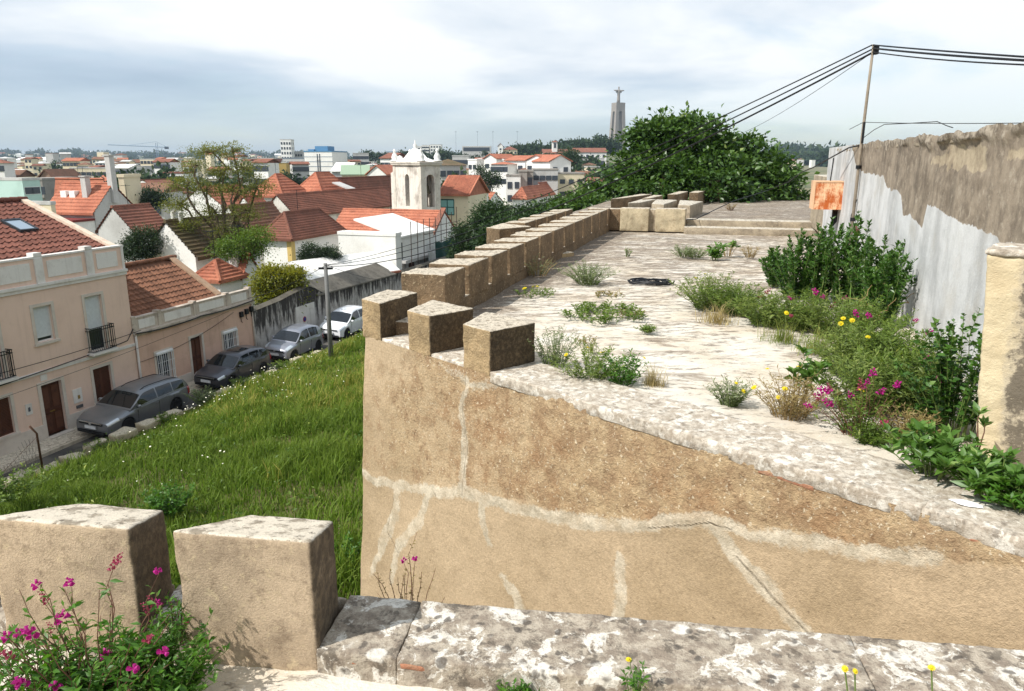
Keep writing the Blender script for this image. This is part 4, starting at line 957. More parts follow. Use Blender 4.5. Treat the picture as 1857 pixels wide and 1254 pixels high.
for o_ in (ops2[0], ops2[2]):
    x0, x1, z0, z1 = o_
    fr = MB().box((x0, 0.12, z0), (x0 + .05, .16, z1)).box((x1 - .05, .12, z0), (x1, .16, z1)).box((x0 + .05, .12, z0), (x1 - .05, .16, z0 + .05)).box((x0 + .05, .12, z1 - .05), (x1 - .05, .16, z1)).box(((x0+x1)/2 - .03, .115, z0 + .05), ((x0+x1)/2 + .03, .16, z1 - .05)).build("window_frame", M_WHITEM, h2)
    MB().box((x0 + .05, .165, z0 + .05), (x1 - .05, .175, z1 - .05)).build("pane", M_DARKGL, fr)
    MB().box((x0 + .08, .178, z0 + .06), (x0 + .30, .20, z1 - .06)).box((x1 - .34, .178, z0 + .06), (x1 - .08, .20, z1 - .30)).build("curtain", M_TRIM, fr)
    MB().tube([(x0 - .02, -0.06, z1 - 0.02), (x1 + .02, -0.06, z1 - 0.02)], 0.085, 8).build("shutter_roll", M_WHITEM, h2, smooth=True)
    g = MB(); n = 8; yb = -0.13
    for i in range(n + 1): xx = x0 - .03 + (x1 - x0 + .06) * i / n; g.box((xx - .009, yb, z0 - .05), (xx + .009, yb + .018, z1 + .02))
    for zz in (z0, z0 + (z1 - z0) * .33, z0 + (z1 - z0) * .68, z1 - 0.05): g.box((x0 - .06, yb - .006, zz - .009), (x1 + .06, yb - .001, zz + .009))
    for xx in (x0 - .05, x1 + .05):
        for zz in (z0, z1 - 0.05): g.box((xx - .01, yb, zz - .01), (xx + .01, 0.0, zz + .01))
    g.build("window_bars", M_WHITEM, h2)
x0, x1, z0, z1 = ops2[1]
d2 = MB().box((x0, .12, z0), (x1, .17, z1)).build("door", M_WOOD, h2)
for a, c in ((z0 + .15, z0 + .85), (z0 + 1.05, z1 - .15)):
    for p, q in ((x0 + .1, (x0+x1)/2 - .05), ((x0+x1)/2 + .05, x1 - .1)): MB().box((p, .10, a), (q, .118, c)).build("door_panel", M_WOOD2, d2)
ang2 = math.atan2(1.80, 2.8)
tm2 = tile_mesh("tile", 0.285, 0.40, M_TILE2)
roof2 = roof_tiles(h2, 0.05, 6.10, 0.30, -4.85, 3.40, ang2, 0.285, 0.34, tm2, M_TILE2, 0.02)
mb = MB().solid([(5.95, 0.28, -4.80), (6.35, 0.28, -4.80), (6.35, 3.15, -2.92), (5.95, 3.15, -2.92)], (0, 0, 0.10)); mb.build("verge", plaster("old_verge", C(176, 146, 120), C(120, 96, 78), 4, .6, .5), roof2)
MB().solid([(0.02, 3.1, -2.98), (6.3, 3.1, -2.98), (6.3, 6.3, -5.0), (0.02, 6.3, -5.0)], (0, 0, -0.12)).build("rear_slope", M_TILE2, roof2)
rdg = MB(); x = 0.05
while x < 6.2: rdg.tube([(x, 3.08, -2.93), (x + 0.40, 3.08, -2.93)], [0.11, 0.09], 8); x += 0.38
rdg.build("ridge_tiles", M_TILE2, roof2)
for i, (mx, mz) in enumerate(((b_(12.05), -5.95), (b_(12.50), -5.88), (b_(12.92), -5.82))):
    MB().box((mx, -0.13, mz - 0.18), (mx + 0.22, 0.0, mz + 0.10)).tube([(mx + .11, -0.02, mz - .18), (mx + .12, -0.02, mz - .42), (mx + .2, -.02, mz - .5)], 0.018, 6).build("meter_box", M_IRON, h2)
MB().tube([(b_(13.1), -0.05, -5.5), (b_(13.1), -0.05, -8.5)], 0.04, 8).build("downpipe", M_TRIMD, h2, smooth=True)
# cables sagging along both fronts
def sag(p, q, sagv, n=14):
    p, q = Vector(p), Vector(q); return [p.lerp(q, i / n) - Vector((0, 0, 4 * sagv * (i / n) * (1 - i / n))) for i in range(n + 1)]
M_CABLE = flat("black_cable", C(24, 25, 28), 0.5)
def cable(pts, r_, label, group=None, par=None, name="overhead_cable"):
    o = MB().tube(pts, r_, 5).build(name, M_CABLE, par, smooth=True)
    if par is None: tag(o, label, "cable", group)
    return o
cable(sag((X0, -0.10, -6.05), (2.3, -0.10, -5.75), .05) + sag((2.3, -0.1, -5.75), (4.4, -0.1, -5.62), .02) + [Vector((4.82, -0.06, -5.2))], 0.02, None, None, h1, "facade_cable")
cable(sag((-0.02, -0.2, ZC2 + .05), (4.1, -0.2, ZC2 + .02), .10) + sag((4.1, -0.2, ZC2 + .02), (L2, -0.2, ZC2 + .08), .07), 0.028, None, None, h2, "facade_cable")
cable(sag((0, -0.04, -6.95 + .2), (L2 - 1.6, -0.06, -5.75), .25), 0.010, None, None, h2, "facade_cable")

# ---- garden wall with a bricked door
def _oldw():
    t = NT("stained_whitewash"); sk = t.noise(1.0, 6, 0.7, t.coord(scale=(3.5, 3.5, 0.55))); b = t.noise(1.6, 6, 0.7); f = t.noise(22, 5, 0.7)
    z = t.N.new('ShaderNodeSeparateXYZ'); t.L.new(t.coord(), z.inputs[0]); hi = t.ramp(z.outputs[2], -8.4, -6.0, -0.10, 0.14)
    col = t.mix(t.ramp(b, .35, .65), C(206, 202, 196), C(168, 162, 154))
    col = t.mix(t.ramp(t.math('ADD', sk, hi), .46, .62), col, C(66, 62, 60))
    col = t.mix(t.math('MULTIPLY', t.ramp(f, .56, .68), .6), col, C(84, 78, 72))
    return t.done(col, 0.93, t.bump(f, .5, .02))
M_OLDW = _oldw()
gwl = empty("garden_wall", sn(13.2, 0, 0), ST_ROT, "old whitewashed garden wall streaked black, with a blocked doorway", "wall")
top = [(0, -6.02), (1.2, -5.95), (2.5, -5.87), (3.6, -5.72), (4.6, -5.62), (5.6, -5.55), (6.2, -5.75), (7.2, -6.25), (9, -6.35), (12, -6.42), (16, -6.5), (22, -6.55), (30, -6.55)]
xs_ = [p[0] for p in top]
gp = [(x, 0.0, -8.7) for x in (30, 0)] + [(x, 0.0, z) for x, z in top]
mb = MB().solid([(0, 0, -8.7)] + [(x, 0, z) for x, z in top] + [(30, 0, -8.7)], (0, 0.40, 0)); mb.build("masonry", M_OLDW, gwl)
cp = MB()
for i in range(len(top) - 1):
    (xa, za), (xb, zb) = top[i], top[i+1]
    cp.add([(xa, -.07, za), (xb, -.07, zb), (xb, .2, zb + .16), (xa, .2, za + .16), (xb, .47, zb), (xa, .47, za)], [(0, 1, 2, 3), (3, 2, 4, 5), (0, 3, 5), (1, 4, 2), (0, 5, 4, 1)])
cp.build("coping", plaster("mossy_coping", C(112, 106, 94), C(62, 58, 52), 2, .6, .6, .5), gwl)
M_MOSS = plaster("mossy_slab", C(120, 114, 104), C(60, 58, 54), 1.2, .7, .6, .4, streak=.5)
for k, (xa, xb, za, zb) in enumerate(((6.4, 17.6, -6.28, -5.55),)):
    MB().solid([(xa, -.10, za - .02), (xb, -.10, za - .28), (xb - .6, 1.25, zb - .15), (xa + .1, 1.0, zb)], (0, 0, .09)).build("sloping_slab", M_MOSS, gwl)
dx0, dx1 = 17.75 - 13.2, 18.65 - 13.2
MB().box((dx0 - .55, -0.05, -8.5), (dx0 - .08, 0, -6.58)).box((dx1 + .08, -0.05, -8.5), (dx1 + .6, 0, -6.58)).box((dx0 - .08, -.05, -6.88), (dx1 + .08, 0, -6.58)).build("door_surround", M_TRIM, gwl)
gd = MB().box((dx0 - .08, -0.02, -8.5), (dx1 + .08, 0.0, -6.88)).build("blocked_door", M_TRIM, gwl)
sg = MB().lathe([(0.0, -.012), (0.17, -.012), (0.17, 0)], 20, (dx0 + .35, -0.022, -7.45), 'y').build("no_parking_sign", flat("sign_red", C(176, 40, 48), .5), gd)
MB().lathe([(0.0, -.006), (0.125, -.006), (0.125, 0)], 20, (dx0 + .35, -0.036, -7.45), 'y').build("sign_face", flat("sign_blue", C(44, 60, 130), .5), sg)

# ================================================================== cars
def paint(name, c, metal=0.55, rough=0.36):
    t = NT(name); d = t.noise(3, 5, 0.6); col = t.hsv(c, 0.5, 1, t.ramp(d, .3, .7, .94, 1.05, False)); t.done(col, rough, None, metal, 0.5)
    t.b.inputs['Coat Weight'].default_value = 0.5; t.b.inputs['Coat Roughness'].default_value = 0.08; return t.mat
M_TYRE = flat("tyre_rubber", C(30, 30, 31), 0.85); M_RIM = flat("alloy_rim", C(168, 170, 172), 0.35, 0.8)
M_CGLASS = NT("car_glass").done(C(26, 30, 34), 0.05, None, 0.0, 0.7)
M_PLAST = flat("black_plastic", C(32, 33, 35), 0.6); M_LAMP = NT("headlamp_lens").done(C(196, 204, 210), 0.08, None, 0.3, 0.8)
M_TAIL = NT("tail_lamp_red").done(C(140, 22, 24), 0.15, None, 0.0, 0.6); M_PLATE = flat("number_plate_white", C(228, 230, 232), 0.5)
M_CHROME = flat("chrome", C(200, 204, 208), 0.18, 1.0)
def car(label, mat, sp, loc, rz, roll=0.0):
    L, W, H = sp['L'], sp['W'], sp['H']; hl = L / 2
    hood, roof = np.array(sp['hood']), np.array(sp['roof'])
    def top_low(x): return float(np.interp(x, hood[:, 0], hood[:, 1]))
    def top_roof(x): return float(np.interp(x, roof[:, 0], roof[:, 1]))
    wx = sp['wheels']; wr = sp['wr']
    def hw(x):
        e = max(0.0, (abs(x) - (hl - 0.75)) / 0.75); return W / 2 * (1 - (0.20 if x > 0 else 0.12) * e ** 2.4)
    def bot(x):
        b = 0.20 + 0.10 * max(0.0, (abs(x) - (hl - .35)) / .35) ** 2; ar = wr + 0.065
        for q in wx:
            if abs(x - q) < ar: b = max(b, wr + math.sqrt(max(ar * ar - (x - q) ** 2, 0)))
        return b
    def ring(x):
        w = hw(x); zb = bot(x); zt = top_low(x); sh = zt - 0.055
        m = max(zb + 0.01, zb + (sh - zb) * 0.35); m2 = zb + (sh - zb) * 0.75
        return [(0, zb), (w * 0.90, zb), (w * 0.985, zb + min(0.03, (m - zb) * .5)), (w, m), (w * 0.995, m2), (w * 0.955, sh), (w * 0.86, zt - 0.012), (w * 0.5, zt + 0.012), (0, zt + 0.02)]
    xs = sorted(set(list(np.linspace(-hl + 0.0, hl, 64)) + [q + d for q in wx for d in (-wr - .065, -wr - .06, wr + .06, wr + .065)]))
    root = empty("parked_car", loc, rz, label, "car"); root.rotation_euler = (roll, 0, rz)
    mb = MB(); n = len(ring(0)); R_ = []
    for x in xs:
        r_ = ring(x); pts = [Vector((x, y, z)) for y, z in r_] + [Vector((x, -y, z)) for y, z in r_[-2:0:-1]]; R_.append(pts)
    k = len(R_[0])
    # round the nose and tail a little
    for pts, sgn in ((R_[0], 1), (R_[-1], -1)):
        for p in pts: p.x += sgn * (0.10 * (abs(p.y) / (W / 2)) ** 2 + 0.10 * max(0, (p.z - 0.55)) )
    vs = [p for r_ in R_ for p in r_]
    fs = [(i*k + j, i*k + (j+1) % k, (i+1)*k + (j+1) % k, (i+1)*k + j) for i in range(len(R_) - 1) for j in range(k)] + [tuple(range(k)), tuple(range((len(R_)-1)*k, len(R_)*k))]
    mb.add(vs, fs)
    # cabin
    xa, xd = roof[-1, 0], roof[0, 0]
    def cab(x):
        zr = top_roof(x); zb = top_low(x) - 0.03; t = max(0.0, (zr - zb) / (H - zb)); wb = hw(x) * 0.93; wt = wb - 0.16 * t ** 1.0 * (zr - zb) / 0.45
        return zb, zr, wb, max(wt, 0.3)
    def cab_ring(x):
        zb, zr, wb, wt = cab(x); d = zr - zb
        return [(wb, zb), (wb + (wt - wb) * .45, zb + d * .45), (wt + 0.012, zb + d * .84), (wt - 0.05, zb + d * .955), (wt * .55, zr + 0.012 * min(1, d * 3)), (0, zr + 0.022 * min(1, d * 3))]
    cx_ = sorted(set(list(np.linspace(xd, xa, 40)) + [float(v) for v in roof[:, 0]])); R2 = []
    for x in cx_:
        r_ = cab_ring(x); R2.append([Vector((x, y, z)) for y, z in r_] + [Vector((x, -y, z)) for y, z in r_[-2::-1]])
    k2 = len(R2[0]); vs = [p for r_ in R2 for p in r_]
    fs = [(i*k2 + j, i*k2 + j + 1, (i+1)*k2 + j + 1, (i+1)*k2 + j) for i in range(len(R2) - 1) for j in range(k2 - 1)] + [tuple(range(k2)), tuple(range((len(R2)-1)*k2, len(R2)*k2))]
    mb.add(vs, fs); body = mb.build("body", mat, root, smooth=True)
    try: body.data.set_sharp_from_angle(angle=R(38))
    except Exception: pass
    def cpt(x, u, side):      # u: 0 belt .. 1 roof centre
        r_ = cab_ring(x); f = u * (len(r_) - 1); i = min(int(f), len(r_) - 2); t = f - i
        y = r_[i][0] + (r_[i+1][0] - r_[i][0]) * t; z = r_[i][1] + (r_[i+1][1] - r_[i][1]) * t; return Vector((x, side * y, z))
    def patch(name, xs_, us, side, off, mat_, par=root):
        P = [[cpt(x, u, side) for u in us] for x in xs_]; m_ = MB(); a, b = len(xs_), len(us)
        c = Vector((0, 0, 0.9)); vs_ = []
        for i in range(a):
            for j in range(b):
                p = P[i][j]; dx = P[min(i+1, a-1)][j] - P[max(i-1, 0)][j]; du = P[i][min(j+1, b-1)] - P[i][max(j-1, 0)]; nn = dx.cross(du)
                nn = nn.normalized() if nn.length > 1e-9 else Vector((0, 0, 1))
                if nn.dot(p - Vector((p.x * .5, 0, 0.7))) < 0: nn = -nn
                vs_.append(p + nn * off)
        m_.add(vs_, [(i*b + j, i*b + j + 1, (i+1)*b + j + 1, (i+1)*b + j) for i in range(a-1) for j in range(b-1)]); return m_.build(name, mat_, par, smooth=True)
    def across(name, x0, x1, off, mat_, um=0.62, nx=8, uw=None):
        m_ = MB(); us = list(np.linspace(um, 1, 7)); xs_ = list(np.linspace(x0, x1, nx)); vs_ = []
        row = [(u, 1) for u in us] + [(u, -1) for u in us[-2::-1]]
        for i, x in enumerate(xs_):
            sl = (top_roof(min(x + .03, xa)) - top_roof(max(x - .03, xd))) / 0.06; nn = Vector((-sl, 0, 1)).normalized()
            for u, s_ in row: vs_.append(cpt(x, u, s_) + nn * off)
        b = len(row); m_.add(vs_, [(i*b + j, i*b + j + 1, (i+1)*b + j + 1, (i+1)*b + j) for i in range(nx-1) for j in range(b-1)]); return m_.build(name, mat_, root, smooth=True)
    across("windscreen", sp['ws'][0], sp['ws'][1], 0.008, M_CGLASS, 0.58)
    across("rear_window", sp['rw'][0], sp['rw'][1], 0.008, M_CGLASS, 0.60)
    for s_ in (1, -1):
        for a, b in sp['side']: patch("side_window", list(np.linspace(a, b, 9)), [0.05, 0.2, 0.33, 0.43], s_, 0.006, M_CGLASS)
        # lamps wrap the corner of the wing
        def wing(x, u):
            r_ = ring(x); f = u * (len(r_) - 1); i = min(int(f), len(r_) - 2); t = f - i
            return Vector((x, s_ * (r_[i][0] + (r_[i+1][0] - r_[i][0]) * t), r_[i][1] + (r_[i+1][1] - r_[i][1]) * t))
        for nm, xr, ur, mm in (("headlight", sp['hlx'], sp.get('hlu', (.52, .72)), M_LAMP), ("tail_light", (-hl + .04, -hl + .20), (.45, .70), M_TAIL)):
            xs_ = np.linspace(xr[0], xr[1], 7); us = np.linspace(ur[0], ur[1], 5); m_ = MB(); vs_ = []
            for i, x in enumerate(xs_):
                for u in us: p = wing(x, u); nn = Vector((.35 if mm is M_LAMP else -.35, s_ * .7, .5)).normalized(); vs_.append(p + nn * 0.012)
            m_.add(vs_, [(i*5 + j, i*5 + j + 1, (i+1)*5 + j + 1, (i+1)*5 + j) for i in range(6) for j in range(4)]); m_.build(nm, mm, root, smooth=True)
        mx = sp['mirror']; zb = top_low(mx); w = hw(mx)
        mi = MB().lathe([(0.0, -.055), (.06, -.05), (.085, 0), (.07, .05), (0.0, .06)], 10, (0, 0, 0), 'x'); o_ = mi.build("mirror", mat, root, (mx, s_ * (w + 0.06), zb + 0.07), smooth=True); o_.scale = (1, 1.1, .75)
        MB().box((mx - .02, s_ * (w - .06) - .03, zb - .01), (mx + .02, s_ * (w - .0) + .03, zb + .03)).build("mirror_arm", M_PLAST, root)
        MB().box((sp['rocker'][0], s_ * (W/2) * .985 - .012, .20), (sp['rocker'][1], s_ * (W/2) * .985 + .012, .29)).build("sill_trim", sp.get('trim', M_PLAST), root)
        for hx in sp['handles']:
            MB().box((hx - .08, s_ * hw(hx) * .985 - .014, top_low(hx) - .16), (hx + .08, s_ * hw(hx) * .985 + .022, top_low(hx) - .13)).build("door_handle", mat, root)
        for dx in sp['seams']:
            vs_ = []
            MB().box((dx - .004, s_ * hw(dx) * 1.0 - .012, .30), (dx + .004, s_ * hw(dx) * 1.0 + .0025, top_low(dx) - .10)).build("door_seam", M_PLAST, root)
        for q in wx:
            ty = MB().lathe([(wr * .62, -.09), (wr * .93, -.095), (wr, -.07), (wr, .07), (wr * .93, .095), (wr * .62, .09)], 24, (0, 0, 0), 'y').build("wheel", M_TYRE, root, (q, s_ * (W / 2 - .105), wr), smooth=False)
            rm = MB().lathe([(0.0, -.075 * 1), (wr * .60, -.06), (wr * .64, -.085), (wr * .66, 0), (wr * .6, .06), (0, .06)], 20, (0, 0, 0), 'y')
            if s_ > 0: rm = MB().lathe([(0.0, .075), (wr * .60, .06), (wr * .64, .085), (wr * .66, 0), (wr * .6, -.06), (0, -.06)], 20, (0, 0, 0), 'y')
            ro_ = rm.build("rim", M_RIM, ty, smooth=True)
            hole = MB()
            for a in range(5):
                an = a * 2 * math.pi / 5; c = (math.cos(an) * wr * .36, math.sin(an) * wr * .36)
                hole.lathe([(0.0, 0), (wr * .13, 0), (wr * .13, .006), (0, .006)], 8, (c[0], s_ * .078 - (.0 if s_ > 0 else .006), c[1]), 'y')
            hole.build("rim_openings", M_PLAST, ty)
            MB().lathe([(wr + .05, -.10), (wr + .062, .0), (wr + .05, .10)], 24, (q, s_ * (W/2 - .13), wr), 'y').build("wheel_well", M_PLAST, root)
    fz = sp['face']
    MB().box((hl - .10, -W*.30, fz[0]), (hl + .012, W*.30, fz[1])).build("grille", M_PLAST, root)
    MB().box((hl - .10, -W*.36, .24), (hl + .016, W*.36, .34)).build("lower_intake", M_PLAST, root)
    if sp.get('badge'): MB().lathe([(0, 0), (.055, 0), (.055, .012), (0, .012)], 14, (hl + .014, 0, (fz[0] + fz[1]) / 2), 'x').build("badge", M_CHROME, root)
    MB().box((hl - .08, -W*.30, fz[1] - .012), (hl + .018, W*.30, fz[1] + .006)).build("chrome_strip", M_CHROME, root)
    MB().box((hl - .02, -.26, sp['plate']), (hl + .028, .26, sp['plate'] + .11)).build("number_plate", M_PLATE, root)
    MB().box((-hl - .02, -.26, .62), (-hl + .05, .26, .73)).build("number_plate", M_PLATE, root)
    if sp.get('rails'):
        for s_ in (1, -1):
            a, b = sp['rails']; pts = [cpt(x, .72, s_) + Vector((0, 0, .045 if a < x < b else .0)) for x in np.linspace(a, b, 10)]
            MB().tube(pts, .016, 6).build("roof_rail", M_PLAST, root, smooth=True)
    if sp.get('sunroof'): across("sunroof", sp['sunroof'][0], sp['sunroof'][1], 0.008, M_CGLASS, 0.78)
    MB().tube([cpt(sp.get('ant', -hl * .6), 1, 1), cpt(sp.get('ant', -hl * .6), 1, 1) + Vector((-.14, 0, .16))], .006, 5).build("aerial", M_PLAST, root)
    MB().box((-hl + .3, -W*.38, .12), (hl - .3, W*.38, .30)).build("underbody", M_PLAST, root)
    return root
wagon = dict(L=4.56, W=1.80, H=1.48, hood=[(-2.28, .98), (-2.0, 1.02), (-.5, .99), (.9, .96), (1.15, .93), (1.9, .80), (2.2, .70), (2.28, .62)],
    roof=[(-2.22, 1.0), (-2.05, 1.28), (-1.85, 1.40), (-1.2, 1.46), (-.3, 1.48), (.15, 1.46), (.38, 1.41), (.75, 1.20), (1.15, .95)], wheels=(-1.31, 1.32), wr=.32,
    ws=(.45, 1.08), rw=(-2.20, -2.04), side=[(-.33, .72), (-1.22, -.40), (-1.92, -1.28)], hlx=(1.72, 2.20), hlu=(.56, .74), mirror=.78, rocker=(-.92, .92), handles=(-.25, -1.10), seams=(.80, -.36, -1.2), face=(.60, .68), plate=.44, badge=True, rails=(-1.9, .2), ant=-1.7)
old5 = dict(L=4.08, W=1.68, H=1.42, hood=[(-2.04, .92), (-1.8, .98), (-.5, .97), (.85, .93), (1.1, .90), (1.75, .78), (1.98, .70), (2.04, .62)],
    roof=[(-2.02, .94), (-1.80, 1.18), (-1.55, 1.32), (-.9, 1.41), (-.2, 1.42), (.2, 1.39), (.34, 1.36), (.70, 1.14), (1.08, .91)], wheels=(-1.22, 1.24), wr=.285,
    ws=(.42, 1.02), rw=(-1.98, -1.66), side=[(-.28, .62), (-1.05, -.36), (-1.62, -1.14)], hlx=(1.66, 2.00), hlu=(.54, .72), mirror=.70, rocker=(-.86, .86), handles=(-.2, -.98), seams=(.72, -.32, -1.08), face=(.58, .66), plate=.42, badge=False, sunroof=(-.75, .05), ant=.1)
round3 = dict(L=3.72, W=1.66, H=1.54, hood=[(-1.86, .92), (-1.6, .98), (-.4, .97), (.75, .97), (1.0, .96), (1.5, .86), (1.76, .74), (1.86, .62)],
    roof=[(-1.82, .98), (-1.70, 1.22), (-1.48, 1.40), (-.9, 1.52), (-.2, 1.54), (.15, 1.50), (.35, 1.42), (.68, 1.20), (1.02, .97)], wheels=(-1.18, 1.22), wr=.295,
    ws=(.40, .96), rw=(-1.80, -1.62), side=[(-.38, .66), (-1.22, -.46)], hlx=(1.30, 1.74), hlu=(.60, .80), mirror=.66, rocker=(-.84, .84), handles=(-.3, -1.1), seams=(.68, -.42, -1.2), face=(.60, .68), plate=.40, badge=True, ant=-1.3)
white5 = dict(L=4.08, W=1.73, H=1.56, hood=[(-2.04, .98), (-1.8, 1.03), (-.5, 1.0), (.9, .98), (1.15, .95), (1.75, .82), (1.98, .72), (2.04, .62)],
    roof=[(-2.0, 1.02), (-1.88, 1.25), (-1.65, 1.42), (-1.0, 1.53), (-.2, 1.56), (.2, 1.52), (.42, 1.44), (.85, 1.18), (1.25, .94)], wheels=(-1.26, 1.30), wr=.315,
    ws=(.48, 1.18), rw=(-1.98, -1.80), side=[(-.33, .74), (-1.25, -.42)], hlx=(1.50, 1.98), hlu=(.56, .74), mirror=.82, rocker=(-.88, .9), handles=(-.25, -1.1), seams=(.82, -.38, -1.2), face=(.62, .67), plate=.42, badge=True, ant=-1.4)
car_rot = ST_ROT + math.pi
def park(label, mat, sp, s_front, n, dz=0.0):
    c = sn(s_front + sp['L'] / 2, n, ROAD_Z + 0.055 + dz); return car(label, mat, sp, c, car_rot, R(-3.6))
park("grey metallic estate car with roof rails parked by the pink two-storey house", paint("grey_metallic", C(128, 130, 134)), wagon, 0.55, 1.62)
park("dark grey older hatchback with a sunroof parked outside the low house", paint("dark_grey_metallic", C(84, 84, 90)), old5, 7.05, 1.66)
park("small rounded silver hatchback parked by the stained garden wall", paint("silver_metallic", C(158, 160, 168)), round3, 12.35, 1.75)
park("white hatchback farthest along the street behind the lamp post", paint("white_gloss", C(232, 234, 236), 0.0, 0.3), white5, 17.7, 1.85)

# ================================================================== town
def mat_roof(name, a, b, c, rib=0.0, sc=1.0):
    t = NT(name); n = t.noise(0.5 * sc, 6, 0.65); f = t.noise(6 * sc, 5, 0.7)
    col = t.mix(t.ramp(n, .35, .66), a, b); col = t.mix(t.math('MULTIPLY', t.ramp(f, .48, .66), .7), col, c)
    col = t.mix(t.math('MULTIPLY', t.ramp(t.noise(1.6 * sc, 6, .7), .52, .68), .55), col, c)
    col = t.hsv(col, 0.5, 1.0, t.ramp(t.rnd(), 0, 1, .88, 1.1, False)); return t.done(col, 0.9, t.bump(f, .4, .03))
M_RO = mat_roof("orange_tile", C(184, 118, 92), C(164, 100, 78), C(126, 82, 66))
M_RB = mat_roof("brown_tile", C(136, 98, 78), C(114, 84, 68), C(80, 66, 56))
M_RR = mat_roof("red_brown_tile", C(146, 96, 78), C(124, 82, 68), C(88, 66, 56))
M_RD = mat_roof("dark_mossy_tile", C(112, 92, 70), C(92, 82, 58), C(64, 62, 44))
M_WW = plaster("white_house_render", C(238, 236, 230), C(206, 200, 190), 0.5, .4, .2, .1, 8, streak=.15)
M_WG = plaster("grey_house_render", C(196, 194, 190), C(150, 146, 140), 0.4, .5, .3, .1, 8, streak=.3)
M_WC = plaster("cream_house_render", C(226, 212, 182), C(190, 174, 146), 0.4, .4, .3, .1, 8, streak=.2)
M_WY = plaster("ochre_corner", C(214, 186, 118), C(186, 156, 98), 0.6, .4, .3)
M_WDIRT = plaster("stained_white_render", C(220, 214, 204), C(150, 138, 122), 0.8, .7, .5, .2, 10, streak=.6)
M_CONC = plaster("bare_concrete", C(158, 152, 144), C(112, 106, 100), 0.4, .5, .4, .2, 6)
M_WIN = NT("far_window").done(C(64, 70, 78), 0.25, None, 0.0, 0.5)
M_MINT = plaster("mint_render", C(188, 214, 204), C(150, 176, 166), 0.4, .4, .3)
BASE = -8.75
def solve_len(c, u, px, hi=80.0):
    """how far from c along u the picture column px lies"""
    f = lambda t: proj(c + u * t)[0] - px
    a, b = 0.0, hi; fa = f(a)
    if fa * f(b) > 0: return hi
    for _ in range(50):
        m = (a + b) / 2
        if fa * f(m) <= 0: b = m
        else: a = m
    return a
def slope(mb, p0, p1, q1, q0, courses=0, th=0.14, lip=0.09):
    """a roof slope from eave p0-p1 up to q0-q1, with stepped tile courses"""
    p0, p1, q1, q0 = map(Vector, (p0, p1, q1, q0))
    if courses <= 1: mb.solid([p0, p1, q1, q0], (0, 0, -th)); return
    for i in range(courses):
        a, b = i / courses, (i + 1) / courses
        e0, e1, f1, f0 = p0.lerp(q0, a), p1.lerp(q1, a), p1.lerp(q1, b), p0.lerp(q0, b)
        up = Vector((0, 0, lip)); dn = Vector((0, 0, -th))
        mb.add([e0 + up, e1 + up, f1, f0, e0 + dn, e1 + dn], [(0, 1, 2, 3), (4, 5, 1, 0)])
def windows(par, face, spec, w, h, l, name="window"):
    """spec: list of (u, z0, width, height) on a face; u measured from the near corner"""
    cache = {}
    for u, z0, ww, hh in spec:
        key = (face, round(ww, 2), round(hh, 2))
        if key not in cache:
            t = 0.05
            if face == 'SW':
                m_ = MB().box((-0.03, -ww/2, 0), (0.0, ww/2, hh)); g = MB().box((-0.045, -ww/2 + t*1.4, t*1.4), (-0.031, ww/2 - t*1.4, hh - t*1.4))
            else:
                m_ = MB().box((-ww/2, -0.03, 0), (ww/2, 0.0, hh)); g = MB().box((-ww/2 + t*1.4, -0.045, t*1.4), (ww/2 - t*1.4, -0.031, hh - t*1.4))
            cache[key] = (m_.mesh("window", M_WW), g.mesh("pane", M_WIN))
        loc = (0, u, z0) if face == 'SW' else (u, 0, z0)
        o = link(name, cache[key][0], par, loc); link("pane", cache[key][1], o)
